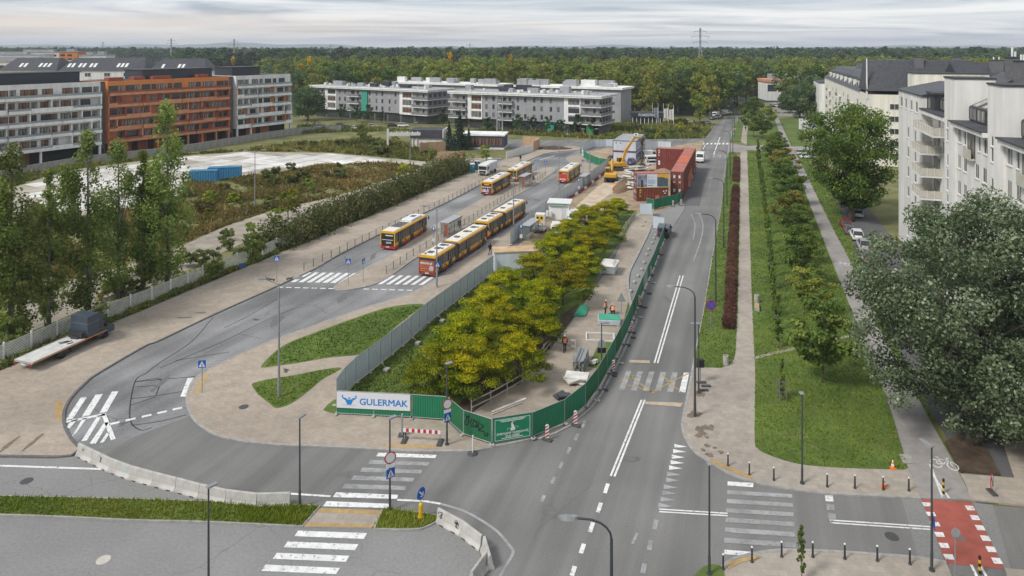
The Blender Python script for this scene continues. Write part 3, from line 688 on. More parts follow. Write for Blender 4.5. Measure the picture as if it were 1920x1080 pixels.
M_TERRA_B = mat('slab_terracotta', (0.60,0.28,0.15), 0.85, (0.53,0.24,0.13), scale=0.5, extra=grime)
M_RUST = mat('panel_rust', (0.30,0.085,0.05), 0.7, (0.24,0.065,0.04), scale=0.8)
M_CLINK = mat('clinker_grey', (0.155,0.155,0.16), 0.9, (0.115,0.115,0.12), scale=2)
M_GREYW = mat('render_grey', (0.34,0.34,0.355), 0.9, (0.30,0.30,0.315), scale=0.4, extra=grime)
M_ROOF = mat('roof_felt', (0.068,0.072,0.080), 0.9, (0.046,0.049,0.054), scale=0.4)
M_ROOF_L = mat('roof_pale', (0.36,0.365,0.375), 0.9, (0.26,0.265,0.27), scale=0.3, detail=6)
M_SLATE = mat('roof_tiles_dark', (0.052,0.055,0.065), 0.55, (0.033,0.035,0.042), scale=1.2, spec=0.5,
   extra=lambda n,l,s,r,b: setts(0.0, 0.6, 0.35, 0.6)(n,l,s,r,b))
M_PENT = mat('metal_cladding', (0.036,0.042,0.054), 0.5, (0.026,0.030,0.040), scale=3, stretch=(4,4,0.2), spec=0.5)
M_DUCT = mat('duct_metal', (0.36,0.37,0.385), 0.45, (0.29,0.30,0.31), scale=0.8)
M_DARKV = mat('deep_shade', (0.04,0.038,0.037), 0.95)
M_TEAL = mat('panel_teal', (0.05,0.30,0.22), 0.7)
M_CONCW = mat('concrete_wall', (0.36,0.35,0.33), 0.9, (0.26,0.25,0.235), scale=0.8, extra=grime)
_MC = {}
def mesh_once(key, fn):
    if key not in _MC: _MC[key] = fn()
    return _MC[key]
def add_window(parent, x, y, z, w, h, fr, gl, mull=1, T=0.07):
    """window (frame) with its pane; local wall plane at y, facing -y"""
    def mk():
        b = MB(); d = T
        b.box(-w/2, -w/2+0.08, -0.05, d, 0, h); b.box(w/2-0.08, w/2, -0.05, d, 0, h)
        b.box(-w/2+0.08, w/2-0.08, -0.05, d, 0, 0.09); b.box(-w/2+0.08, w/2-0.08, -0.05, d, h-0.09, h)
        for k in range(mull):
            c = -w/2 + w*(k+1)/(mull+1); b.box(c-0.04, c+0.04, -0.04, d, 0.09, h-0.09)
        return b.mesh('window', fr)
    def mk2():
        b = MB(); b.box(-w/2+0.08, w/2-0.08, -0.022, -0.004, 0.09, h-0.09); return b.mesh('pane', gl)
    wo = put('window', mesh_once(('w',round(w,2),round(h,2),fr.name,mull), mk), parent, (x,y,z))
    put('pane', mesh_once(('p',round(w,2),round(h,2),gl.name), mk2), wo)
    return wo
def add_balcony(parent, x0, x1, yf, yb, z, slab, rail, solid=0.0, hgt=1.05, th=0.28, side=True, posts=True):
    """slab from the wall (yb) out to yf (<yb) with a parapet or railing"""
    b = MB(); b.box(x0, x1, yf, yb, z-th, z)
    if solid > 0:
        b.box(x0, x1, yf, yf+0.12, z, z+solid)
        if side: b.box(x0, x0+0.12, yf+0.12, yb, z, z+solid); b.box(x1-0.12, x1, yf+0.12, yb, z, z+solid)
    o = b.build('balcony', slab, parent)
    r = MB(); z0 = z+solid
    if z+hgt > z0+0.1:
        r.box(x0+0.03, x1-0.03, yf+0.04, yf+0.07, z0+0.03, z+hgt-0.05)
        r.box(x0+0.03, x1-0.03, yf+0.02, yf+0.09, z+hgt-0.05, z+hgt)
        if posts:
            k = max(2, int((x1-x0)/1.2))
            for i in range(k+1):
                c = x0+0.05+(x1-x0-0.1)*i/k; r.box(c-0.03, c+0.03, yf-0.0, yf+0.04, z0, z+hgt-0.05)
        if side:
            r.box(x0+0.03, x0+0.06, yf+0.09, yb-0.02, z0+0.03, z+hgt); r.box(x1-0.06, x1-0.03, yf+0.09, yb-0.02, z0+0.03, z+hgt)
        r.build('railing', rail, o)
    return o
def stagger_block(name, label, org, ang, W, D, nf, fh, gh, wall, slab, seed, bay=5.2, fin=None, topwall=None, curt=None, pent=None, endw=None, rust=None):
    """apartment block with staggered balconies: x along the facade, facade faces -y"""
    rnd = random.Random(seed)
    t = thing(name, label, 'building', org, ang)
    Y0 = 1.7                                   # recess of the wall behind the balcony fronts
    top = gh + nf*fh
    b = MB()
    b.box(0, W, Y0, D, gh, gh+fh*(nf-1))
    b.box(0, 0.35, 0.55, Y0, gh, gh+fh*(nf-1)); b.box(W-0.35, W, 0.55, Y0, gh, gh+fh*(nf-1))
    b.build('wall', wall, t)
    b = MB(); b.box(0, W, 0.55+0.5, D, gh+fh*(nf-1), top+0.5); b.box(0.3, W-0.3, 1.35, D-0.3, top+0.501, top+0.52, 1); b.build('wall', [topwall or wall, M_ROOF], t)
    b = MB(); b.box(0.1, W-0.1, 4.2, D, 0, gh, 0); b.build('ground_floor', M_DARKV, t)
    b = MB(); b.box(0, W, 0.3, D, gh-0.35, gh-0.001); b.build('slab', slab, t)
    n = max(2, round(W/bay)); bw = W/n
    for i in range(n+1):
        if rnd.random() < 0.75:
            c = min(max(0.3, i*bw), W-0.3); b = MB(); b.box(c-0.25, c+0.25, 0.6, 1.2, 0, gh-0.35); b.build('column', slab if i % 3 else (topwall or slab), t)
    for i in range(n):
        if rnd.random() < 0.5:
            b = MB(); b.box(i*bw+0.3, i*bw+bw*0.7, 3.6, 4.19, 0, gh-0.36); b.build('panel', rust or M_RUST, t)
    gl = curt or [M_GLASS, M_CURT]
    for f in range(nf):
        z = gh + f*fh
        off = (f % 2)*bw*0.5
        y = Y0 if f < nf-1 else 1.05
        for i in range(n):
            x = i*bw
            for (xx, ww, mu) in ((x+bw*0.30, 2.7, 2), (x+bw*0.76, 1.5, 1)):
                if rnd.random() < 0.93:
                    add_window(t, xx+rnd.uniform(-0.2,0.2), y, z+0.1, ww, 2.5, M_FRAME_D, rnd.choice(gl), mu)
        if f < nf-1:
            xs = [0.0]; x = off if off > 1 else bw
            while x < W-1.2: xs.append(x); x += bw*(1 if rnd.random() < 0.7 else 1.5)
            xs.append(W)
            for a, c in zip(xs[:-1], xs[1:]):
                out = rnd.choice((0.0, 0.25, 0.5))
                sol = rnd.choice((0.5, 0.5, 0.95))
                add_balcony(t, a+0.02, c-0.02, out, Y0, z, slab, M_RGLASS if wall is not M_TERRA else M_RUST, sol, 1.1, 0.3, False, False)
                if rnd.random() < 0.65:
                    q = MB(); q.box(c-0.32, c-0.04, out+0.13, Y0-0.01, z+0.002, z+fh-0.31); q.build('fin', (rust if (rust and rnd.random()<0.6) else slab), t)
                if rust and rnd.random() < 0.45:
                    q = MB(); q.box(a+0.3, a+0.3+bw*0.28, Y0-0.06, Y0-0.003, z+0.002, z+fh-0.35); q.build('panel', rust, t)
        else:
            add_balcony(t, 0.02, W-0.02, 0.0, 1.05, z, slab, M_RGLASS if wall is not M_TERRA else M_RUST, 0.45, 1.1, 0.3, False, False)
    if pent:
        for (a, c) in pent:
            b = MB(); b.box(a, c, 4.0, D-1.5, top+0.5, top+3.3); b.box(a-0.3, c+0.3, 3.7, D-1.2, top+3.3, top+3.5, 1)
            b.build('penthouse', [M_PENT, M_ROOF], t)
    return t, top
A58 = radians(58)
dxl, dyl = cos(A58), sin(A58)
def onrow(t, back=0.0): return (-118+dxl*t - dyl*back, 200.7+dyl*t + dxl*back, 0)
tb, top = stagger_block('apartment_building', 'white apartment building with glass balconies at the left edge, beside the orange block', onrow(-46), A58, 47.2, 15, 5, 3.45, 4.3, M_WHITE, M_WHITE_B, 3, curt=[M_GLASS, M_CURT, M_CURT_O], pent=[(0,43)])
for t0, t1, lab in ((1.6, 3.2, 'dark grey brick stair block between the left white building and the orange one'), (43.6, 46.2, 'dark grey brick stair block between the orange building and the right white one')):
    t = thing('stair_block', lab, 'building', onrow(t0), A58)
    b = MB(); b.box(0, t1-t0, 2.6, 14, 0, 21.6); b.build('wall', M_CLINK, t)
    b = MB(); b.box(-0.05, t1-t0+0.05, 2.5, 14.1, 21.6, 21.9); b.build('roof', M_PENT, t)
    b = MB(); b.box(0.2, t1-t0-0.2, 2.54, 2.598, 0, 2.6); b.build('door', M_DARKV, t)
to, top = stagger_block('apartment_building', 'orange terracotta apartment building with stepped balconies', onrow(3.2), A58, 40.4, 15, 5, 3.45, 4.3, M_TERRA, M_TERRA_B, 11, topwall=M_ORANGE, rust=M_RUST, bay=5.05, pent=[(12,36)])
rnd = random.Random(2)
for a, c in ((0.6,5),(8,11.5),(14,20),(29,33)):
    b = MB(); b.box(a, c, 1.6, 4, top+0.5, top+1.5); b.build('planter', M_RUST, to)
tw, top = stagger_block('apartment_building', 'white apartment building right of the orange block, with stacked white balconies', onrow(46.4), A58, 23.3, 15, 5, 3.45, 4.3, M_WHITE, M_WHITE_B, 5, bay=5.8, pent=[(0.5,12)], rust=M_TERRA)
def mansard(name, label, org, ang, W, D, h, rh, roofm, wallm, lights):
    t = thing(name, label, 'building', org, ang)
    b = MB(); b.box(0, W, 0, D, 0, h); b.build('wall', wallm, t)
    b = MB(); i = D*0.42
    b.loft([[(-.3,-.3,h),(W+.3,-.3,h),(W+.3,D+.3,h),(-.3,D+.3,h)], [(2.5,i,h+rh),(W-2.5,i,h+rh),(W-2.5,D-i,h+rh),(2.5,D-i,h+rh)]])
    r = b.build('roof', roofm, t)
    for x in lights:
        s = MB(); sl = rh/(i+.3)
        y0, y1 = i*0.25, i*0.55
        s.add([(x,y0,h+(y0+.3)*sl+.05),(x+0.9,y0,h+(y0+.3)*sl+.05),(x+0.9,y1,h+(y1+.3)*sl+.05),(x,y1,h+(y1+.3)*sl+.05),
               (x,y0,h+(y0+.3)*sl-.05),(x+0.9,y0,h+(y0+.3)*sl-.05),(x+0.9,y1,h+(y1+.3)*sl-.05),(x,y1,h+(y1+.3)*sl-.05)],[(0,1,2,3),(0,4,5,1),(1,5,6,2),(2,6,7,3),(3,7,4,0)])
        s.build('skylight', M_FRAME_W, r)
    for k in range(int(W/7)):
        add_window(t, 3.5+k*7, -0.02, h-2.2, 2.2, 1.5, M_FRAME_W, M_GLASS, 1)
    return t
mansard('apartment_building', 'leftmost dark pitched roof with one skylight pair, behind the left white building', (-191,262,0), radians(4), 20.5, 16, 23.2, 4.6, M_SLATE, M_CREAM, [6,7.6,13,14.6,16.2])
mansard('apartment_building', 'middle dark pitched roof with the longest skylight row, behind the orange building', (-170,264,0), radians(4), 31, 16, 23.0, 4.8, M_SLATE, M_WHITE, [2,3.5,6,7.5,10,11.5,20,21.5,23])
mansard('apartment_building', 'right dark pitched roof with few skylights, behind the orange building', (-138,267,0), radians(4), 21, 16, 22.6, 4.8, M_SLATE, M_WHITE, [4,10,11.5])
for (u,v0,y,W,H,m,lab) in ((20,101,520,46,26,M_WHITE,'far white block on the left horizon'),(70,98,560,50,27.5,M_WHITE,'far long white block left of the orange-sided one'),(128,97,545,13,28,M_ORANGE,'far block with orange end wall on the left horizon'),
      (163,103,440,9,26.5,M_WHITE,'far slim white tower block, left of a pair'),(184,103,440,9,26.8,M_WHITE,'far slim white tower block, right of a pair'),(12,109,330,60,25,M_CREAM,'far pale yellow block behind the left dark roofs')):
    X = (u-960)*y/FOC
    t = thing('far_building', lab, 'building', (X,y,0), radians(8))
    b = MB(); b.box(-W/2,W/2,0,14,0,H); b.build('wall', m, t)
    b = MB(); b.box(-W/2-.3,W/2+.3,-.3,14.3,H,H+.5); b.box(-W/4,W/5,4,9,H+.5,H+2.4); b.build('roof', M_ROOF_L, t)
    for k in range(int(W/5)):
        for f in range(2): add_window(t, -W/2+2.5+k*5, -0.02, H-3.2-f*3.2, 3.2, 1.6, M_FRAME_D, M_GLASS, 1)
def grey_block(label, org, ang, W, D, seed, side_bal=True, cafe=False):
    rnd = random.Random(seed)
    t = thing('apartment_building', label, 'building', org, ang)
    gh, fh, nf = 3.9, 3.15, 3
    top = gh+nf*fh
    b = MB(); b.box(0, W, 0, D, gh, top); b.build('wall', M_GREYW, t)
    b = MB(); b.box(0.4, W-0.4, 0.9, D-0.4, 0, gh-0.002); b.build('ground_floor', M_CLINK, t)
    b = MB()
    for a,c,d,e in ((-1.6,W+1.6,-1.5,D+1.2),):
        b.box(a,c,d,e,top,top+0.35,0); b.box(a,c,d+.0,e,top+0.35,top+0.5,1); b.box(a-.1,c+.1,d-.1,e+.1,top+0.5,top+1.0,0); b.box(a+.4,c-.4,d+.4,e-.4,top+1.001,top+1.03,2)
    b.build('roof', [M_WHITE_B, M_FRAME_D, M_ROOF_L], t)
    n = 9; bw = W/n
    for i in range(n):
        x = i*bw
        if i in (1, 7):            # white portal bay
            q = MB(); q.box(x+0.2, x+1.9, -0.30, -0.003, gh-0.3, top-0.01); q.box(x+bw-0.5, x+bw-0.1, -0.30, -0.003, gh-0.3, top-0.01)
            for f in range(nf+1): q.box(x+1.9, x+bw-0.5, -0.28, -0.003, gh+f*fh-0.35, gh+f*fh+0.45 if f < nf else top-0.012)
            q.build('portal', M_WHITE_B, t)
            for f in range(nf): add_window(t, x+bw*0.5+0.7, -0.02, gh+f*fh+0.6, bw-2.6, 1.7, M_FRAME_D, rnd.choice([M_GLASS,M_CURT_O,M_CURT]), 2)
        elif i in (0, 3, 8):
            for f in range(nf):
                z = gh+f*fh
                add_balcony(t, x-(1.4 if i == 0 else -0.2), x+bw+(1.4 if i == 8 else -0.2), -1.35, 0, z, M_WHITE_B, M_RAIL, 0.0, 1.0, 0.25)
                add_window(t, x+bw*0.35, -0.02, z+0.1, 2.0, 2.2, M_FRAME_D, rnd.choice([M_GLASS,M_CURT]), 1)
                add_window(t, x+bw*0.75, -0.02, z+0.1, 1.0, 2.2, M_FRAME_D, M_GLASS, 0)
        else:
            for f in range(nf):
                for k in (0.25,0.7):
                    if rnd.random() < 0.85: add_window(t, x+bw*k, -0.02, gh+f*fh+0.75, 0.95, 1.75, M_FRAME_D, rnd.choice([M_GLASS,M_GLASS,M_CURT]), 0)
    for k in range(n):            # shop fronts
        add_window(t, (k+0.5)*bw, 0.88, 0.1, bw-0.8, 3.1, M_FRAME_D, M_GLASS, 3)
    if cafe:
        q = MB(); q.box(W*0.66, W*0.72, -0.9, 0.85, 0, 3.4); q.build('entrance', M_TEAL, t)
        q = MB(); q.box(W-4.5, W-2.0, -0.9, 0.85, 0, 3.4); q.build('entrance', mat('panel_green',(0.03,0.22,0.05),0.6), t)
    for f in range(nf):           # right end balconies
        z = gh+f*fh
        q = MB(); q.box(W+0.003, W+1.5, -1.3, D*0.9, z-0.25, z); o = q.build('balcony', M_WHITE_B, t)
        q = MB(); q.box(W+1.42, W+1.46, -1.3, D*0.9, z+0.02, z+1.0); q.build('railing', M_RAIL, o)
        for k in range(4):
            q = MB(); q.box(W+0.0, W+0.06, 1+k*3.2, 3+k*3.2, z+0.1, z+2.3); q.build('window', M_GLASS, t)
    z = top+1.03
    for k in range(8):
        a = rnd.uniform(1, W-7); c = rnd.uniform(2.5,6); d = rnd.uniform(3, D-4)
        q = MB(); q.box(a, a+c, d, d+rnd.uniform(1.5,3), z, z+rnd.uniform(1.3,2.6)); q.build('roof_unit', rnd.choice([M_DUCT,M_DUCT,M_GREYW,M_PENT]), t)
    for k in range(26):
        a = rnd.uniform(1, W-3); d = rnd.uniform(1, D-1)
        q = MB(); q.box(a, a+rnd.uniform(.5,1.4), d, d+rnd.uniform(.5,1.2), z, z+rnd.uniform(.5,1.3)); q.build('vent', rnd.choice([M_FRAME_W,M_FRAME_W,M_DUCT]), t)
    return t
g1 = grey_block('grey four-storey block with white roof edge, nearest the bus terminal', (-23.8,283,0), radians(-27), 62, 15, 21, cafe=True)
g2 = grey_block('grey four-storey block with white roof edge and teal strip, left of its twin', (-92,327,0), radians(-33), 68, 15, 22)
q = MB(); q.box(31,34.5,-0.5,-0.01,3.9,13.3); q.build('panel', M_TEAL, g2)
for (x,y,W,lab) in ((-60,352,60,'back row of grey flats seen above the left grey block'),(2,322,50,'back row of grey flats seen above the right grey block')):
    t = thing('apartment_building', lab, 'building', (x,y,0), radians(-28))
    b = MB(); b.box(0,W,0,14,0,13.8); b.build('wall', M_GREYW, t)
    b = MB(); b.box(-1,W+1,-1,15,13.8,14.7); b.build('roof', M_WHITE_B, t)
    rr = random.Random(int(W))
    for k in range(14):
        a = rr.uniform(0,W-6); d = rr.uniform(0,10); q = MB(); q.box(a,a+rr.uniform(2,7),d,d+rr.uniform(1.5,4),14.7,14.7+rr.uniform(1,2.8)); q.build('roof_unit', rr.choice([M_DUCT,M_ROOF_L,M_GREYW,M_FRAME_W]), t)
AR = atan2(-0.948, -0.317)
R1 = thing('apartment_building', 'off-white apartment building with stair towers and dark sloping roof at the right edge', 'building', (64.8,118,0), AR)
def wall_holes(b, x0, x1, z0, z1, y, holes, depth=0.16, mi=0):
    xs = sorted({x0,x1,*[h[0] for h in holes],*[h[1] for h in holes]}); zs = sorted({z0,z1,*[h[2] for h in holes],*[h[3] for h in holes]})
    for i in range(len(xs)-1):
        for j in range(len(zs)-1):
            cx, cz = (xs[i]+xs[i+1])/2, (zs[j]+zs[j+1])/2
            if any(h[0]<cx<h[1] and h[2]<cz<h[3] for h in holes): continue
            b.quad((xs[i],y,zs[j]),(xs[i+1],y,zs[j]),(xs[i+1],y,zs[j+1]),(xs[i],y,zs[j+1]), mi)
    for xx,sg in ((x0,1),(x1,-1)):
        q4 = [(xx,y,z0),(xx,y,z1),(xx,y+0.22,z1),(xx,y+0.22,z0)]; b.quad(*(q4 if sg<0 else q4[::-1]), mi)
    b.quad((x0,y,z1),(x1,y,z1),(x1,y+0.22,z1),(x0,y+0.22,z1), mi)
    for h in holes:
        a,c,d,e = h
        b.quad((a,y,d),(a,y,e),(a,y+depth,e),(a,y+depth,d),mi); b.quad((c,y,e),(c,y,d),(c,y+depth,d),(c,y+depth,e),mi)
        b.quad((a,y,e),(c,y,e),(c,y+depth,e),(a,y+depth,e),mi); b.quad((c,y,d),(a,y,d),(a,y+depth,d),(c,y+depth,d),mi)
FLO = [2.6+3.1*k for k in range(7)]         # sill zero-lines per floor
M_CURT_P = mat('window_net_curtain', (0.34,0.33,0.30), 0.25, (0.07,0.07,0.075), scale=1.0, spec=0.6, stretch=(2.5,1,0.25), lo=0.40, hi=0.60)
rr = random.Random(9)
def hwin(parent, holes, y, mull=1):
    for a,c,d,e in holes:
        add_window(parent, (a+c)/2, y+0.09, d, c-a, e-d, M_FRAME_W, rr.choice([M_GLASS,M_CURT_P,M_CURT_P]), mull if c-a > 1.1 else 0)
        s = mesh_once(('sill',round(c-a,2)), lambda: MB().box(-(c-a)/2-0.06,(c-a)/2+0.06,-0.10,0.02,-0.07,-0.01).mesh('sill', M_FRAME_W))
        put('sill', s, parent, ((a+c)/2, y, d))
ZL = 23.0
b = MB(); holes = []
for f,z in enumerate(FLO[:6]):
    for xx in (7.4, 12.3): holes.append((xx-0.75, xx+0.75, z-0.4, z+1.3))
for xx in (2.3, 5.8, 9.6, 13.2): holes.append((xx-0.85, xx+0.85, 22.2, 23.8))
wall_holes(b, 0, 16.8, 0, 24.8, 0.0, holes); b.box(0,16.8,0.2,14,0,24.79); b.build('wall', M_OWHITE, R1); hwin(R1, holes, 0.0)
b = MB(); b.extr([(-0.2,24.8),(14.2,24.8),(11,26.4),(6,26.4),(-0.2,25.0)], 'x', -0.2, 17.0); b.build('roof', M_SLATE, R1)
b = MB(); holes = []
for f,z in enumerate(FLO):
    if f == 6: hs = (21.2,24.7,27.6)
    elif f == 5: hs = (23.6,26.8)
    else: hs = (25.2,27.9)
    for xx in hs: holes.append((xx-0.62, xx+0.62, z-0.6, z+1.1))
wall_holes(b, 16.803, 29.997, 0, ZL, 1.2, holes); b.box(16.803,29.997,1.4,14,0,ZL-0.01); b.build('wall', M_OWHITE, R1); hwin(R1, holes, 1.2)
M_BPAN = mat('balcony_panel', (0.52,0.49,0.42), 0.6, (0.44,0.41,0.35), scale=1.5)
def slat_balcony(x0, x1, yf, yb, z):
    b = MB(); b.box(x0,x1,yf,yb,z-0.22,z); o = b.build('balcony', M_OWHITE, R1)
    q = MB(); q.box(x0+.05,x1-.05,yf+.06,yf+.09,z+.05,z+1.05); q.box(x0+.05,x0+.08,yf+.09,yb,z+.05,z+1.05); q.box(x1-.08,x1-.05,yf+.09,yb,z+.05,z+1.05); q.build('panel', M_BPAN, o)
    q = MB(); k = int((x1-x0)/0.95)
    for i in range(k+1):
        c = x0+.06+(x1-x0-.12)*i/k; q.box(c-.04,c+.04,yf,yf+.055,z-.15,z+1.15)
    for i in range(1,3):
        c = yf+(yb-yf)*i/3; q.box(x0-.01,x0+.045,c-.04,c+.04,z-.15,z+1.15); q.box(x1-.045,x1+.01,c-.04,c+.04,z-.15,z+1.15)
    q.box(x0,x1,yf+.02,yf+.08,z+1.05,z+1.1); q.build('railing', M_FRAME_W, o)
slat_balcony(17.2, 28.8, -1.3, 1.2, FLO[6]-0.75)
for f in range(1,6): slat_balcony(17.2, 22.6, -1.5, 1.2, FLO[f]-0.75)
b = MB()
for f in range(0,6): b.box(18.2,21.6,1.12,1.19,FLO[f]-0.7,FLO[f]+1.5)
b.build('balcony_door', M_CURT_P, R1)
b = MB(); b.box(16.81,29.99,-0.35,1.19,ZL-0.55,ZL); b.box(16.81,29.99,-0.45,2.6,ZL+.001,ZL+0.18,1); b.build('ledge', [M_OWHITE,M_ROOF], R1)
b = MB(); b.box(17.2,21.2,0.6,4,ZL+0.19,ZL+2.4); b.box(17.0,21.4,0.4,4.1,ZL+2.4,ZL+2.65,1); gx = b.build('glass_room', [M_GLASS, M_ROOF], R1)
q = MB()
for c in (17.2,19.2,21.15): q.box(c-.05,c+.05,0.54,0.6,ZL+0.19,ZL+2.4)
q.build('frame', M_FRAME_D, gx)
def dormer_bay(x0, x1, n, y=1.0):
    """slanting tiled roof with a glazed band behind the ledge"""
    b = MB(); b.extr([(y+0.3,ZL+.18),(y+0.3,ZL+1.9),(y+7.5,ZL+5.6),(y+12,ZL+5.6),(y+12.9,ZL+.18)], 'x', x0, x1); rf = b.build('roof', M_SLATE, R1)
    for i in range(n):
        c = x0+(x1-x0)*(i+0.5)/n; add_window(R1, c, y+0.26, ZL+0.35, (x1-x0)/n-0.25, 1.45, M_FRAME_D, rr.choice([M_CURT_P,M_GLASS]), 1)
    for i in range(n):
        c = x0+(x1-x0)*(i+0.5)/n; w2 = (x1-x0)/n*0.27; s_ = 3.7/7.2
        q = MB(); ya, yb_ = y+0.5, y+2.3
        q.add([(c-w2,ya,ZL+1.9+(ya-y-.3)*s_+.06),(c+w2,ya,ZL+1.9+(ya-y-.3)*s_+.06),(c+w2,yb_,ZL+1.9+(yb_-y-.3)*s_+.06),(c-w2,yb_,ZL+1.9+(yb_-y-.3)*s_+.06),
               (c-w2,ya,ZL+1.9+(ya-y-.3)*s_-.05),(c+w2,ya,ZL+1.9+(ya-y-.3)*s_-.05),(c+w2,yb_,ZL+1.9+(yb_-y-.3)*s_-.05),(c-w2,yb_,ZL+1.9+(yb_-y-.3)*s_-.05)],[(0,1,2,3),(0,4,5,1),(1,5,6,2),(2,6,7,3),(3,7,4,0)])
        q.build('skylight', mat('skylight_glass',(0.42,0.40,0.36),0.3,(0.22,0.215,0.20),scale=1.5), rf)
dormer_bay(21.4, 30.0, 3)
def tower(x0, x1):
    b = MB(); xm = (x0+x1)/2-0.9; holes = []
    for f in range(1,8):
        z = FLO[0]+3.1*(f-1)-1.0
        holes.append((xm-0.4,xm+0.4,z,z+1.5));
        if f % 3: holes.append((xm-0.4,xm+0.4,z+1.62,z+2.7))
    wall_holes(b, x0, x1, 0, 28.1, -0.25, holes); b.box(x0,x1,-0.05,4.0,0,28.09); b.build('stair_tower', M_OWHITE, R1); hwin(R1, holes, -0.25, 0)
    b = MB(); b.box(x0-.1,x1+.1,-0.35,4.1,28.1,28.3); b.build('coping', M_ROOF, R1)
def bay_(x0, x1):
    b = MB(); holes = []
    for f,z in enumerate(FLO):
        if f == 6: ws = ((1.0,1.5),(3.2,0.8),(8.6,0.8),(10.8,1.5))
        else: ws = ((0.9,1.35),(3.3,1.35),(7.8,1.35),(10.4,1.35))
        for c,w_ in ws: holes.append((x0+c-w_/2, x0+c+w_/2, z-0.65, z+1.0))
    log = (x0+4.4, x0+7.2, FLO[6]-1.7, FLO[6]+1.3)
    wall_holes(b, x0, x1, 0, ZL, 0.0, holes); b.box(x0,x1,0.2,14,0,ZL-.01); b.build('wall', M_OWHITE, R1); hwin(R1, holes, 0.0)
    b = MB(); b.box(log[0],log[1],-0.06,-0.004,log[2],log[3]); lg = b.build('loggia_door', M_CURT_P, R1)
    q = MB(); q.box(log[0]-.1,log[1]+.1,-0.5,-0.07,log[2]-.2,log[2]); q.box(log[0]-.1,log[1]+.1,-0.5,-0.46,log[2],log[2]+1.0); q.build('balcony', M_BPAN, R1)
    b = MB(); b.box(x0+.01,x1-.01,-0.75,-0.003,ZL-0.5,ZL); b.box(x0+.01,x1-.01,-0.95,1.3,ZL+.001,ZL+0.16,1); b.build('ledge', [M_OWHITE,M_ROOF], R1)
    dormer_bay(x0+.01, x1-.01, 4)
for k in range(4):
    tower(30+17*k, 34.7+17*k); bay_(34.7+17*k, 47+17*k)
b = MB()
rr2 = random.Random(4)
chs = []
for k in range(6):
    x = 26+k*11
    for dx_, w_ in ((0,2.2),(4.2,2.6),(7.4,1.8)):
        y = rr2.choice((6.2,7.5,9.5,11)); h = rr2.uniform(1.6,3.0)
        c = MB(); c.box(x+dx_,x+dx_+w_,y,y+1.3,ZL+3.5,ZL+5.6+h); c.box(x+dx_-.1,x+dx_+w_+.1,y-.1,y+1.4,ZL+5.6+h,ZL+5.75+h,1)
        for j in range(2): c.cyl((x+dx_+w_*(j+.5)/2,y+.65,ZL+5.75+h),(x+dx_+w_*(j+.5)/2,y+.65,ZL+6.4+h),0.13,n=6,mi=2)
        c.build('chimney', [M_CLINK, M_ROOF, M_FRAME_W], R1)
b = MB(); b.box(0,101,14.01,15,0,ZL+2); b.build('wall', M_OWHITE, R1)
R2 = thing('apartment_building', 'cream apartment building with steep dark roof and pointed white gable beyond the big tree', 'building', (96,190,0), pi/2-radians(18.5))
b = MB(); b.box(0,112,-16,0,0,19.2); b.build('wall', M_CREAM, R2)
b = MB(); b.loft([[(14,0.3,19.2),(112,0.3,19.2),(112,-16.3,19.2),(14,-16.3,19.2)],[(14,-4.5,24),(108,-4.5,24),(108,-11.5,24),(14,-11.5,24)]]); rf2 = b.build('roof', M_SLATE, R2)
b = MB(); b.loft([[(-0.4,0.4,20.2),(13.9,0.4,20.2),(13.9,-26,20.2),(-0.4,-26,20.2)],[(5.5,-0.2,28.4),(9,-0.2,28.4),(9,-26,28.4),(5.5,-26,28.4)]]); b.build('roof', M_SLATE, R2)
b = MB(); b.box(0,13.9,-26,-16.002,0,20.0); b.extr([(-0.6,0),(-0.6,24.6),(-6,25.6),(-12,25.9),(-12,0)], 'x', -0.9, -0.003) if False else None; b.build('wall', M_CREAM, R2)
b = MB(); b.box(-8,-0.42,-26,-9.5,0,25.2); b.box(-8.2,-0.43,-26.2,-9.3,25.2,25.5,1); b.build('wall', [M_CREAM,M_ROOF], R2)
b = MB(); b.loft([[(-0.3,0.25,18),(1.6,0.25,18),(1.6,0.05,18),(-0.3,0.05,18)],[(0.6,0.25,28.9),(0.75,0.25,28.9),(0.75,0.05,28.9),(0.6,0.05,28.9)]]); b.build('gable', M_WHITE_B, R2)
def endwin(parent, x, y, z, w_, h, ang):
    wo = add_window(parent, x, y, z, w_, h, M_FRAME_W, M_GLASS, 1); wo.rotation_euler = (0,0,ang); return wo
for f in range(5):
    endwin(R2, -0.02, -6.5, 15.2-3.3*f, 2.4, 1.6, -pi/2)
    for k in range(9):
        if k % 3 != 1: endwin(R2, 18+k*10.5, 0.02, 15.4-3.3*f, 2.4, 1.5, pi)
        else:
            q = MB(); q.box(15+k*10.5,20+k*10.5,0.02,1.4,15-3.3*f-.2,15-3.3*f); q.box(15+k*10.5,20+k*10.5,1.3,1.4,15-3.3*f,16-3.3*f,1); q.build('balcony', [M_CREAM,M_RAIL], R2)
for k in range(8):
    q = MB(); x = 20+k*11; q.box(x,x+5,-4.5,-0.6,19.3,22.2); q.box(x-.2,x+5.2,-4.6,-0.3,22.2,22.5,1); d = q.build('dormer', [M_CREAM if k%2 else M_WHITE_B,M_SLATE], R2)
    endwin(R2, x+2.5, -0.58, 19.9, 3.6, 1.7, pi)
for x,y in ((26,-8),(30,-8.5),(46,-8),(60,-9),(64,-8),(80,-8),(4,-12),(9,-22)):
    q = MB(); z = 24 if x > 13 else 27; q.box(x,x+1.6,y-2.2,y,z-3,z+2.2); q.box(x-.1,x+1.7,y-2.3,y+.1,z+2.2,z+2.35,1); q.build('chimney', [M_CLINK,M_ROOF], R2)
b = MB(); b.box(112.01,140,-12,2,0,16.6); b.box(111.9,140.1,-12.1,2.1,16.6,17,1); b.build('wall', [M_WHITE,M_ROOF], R2)
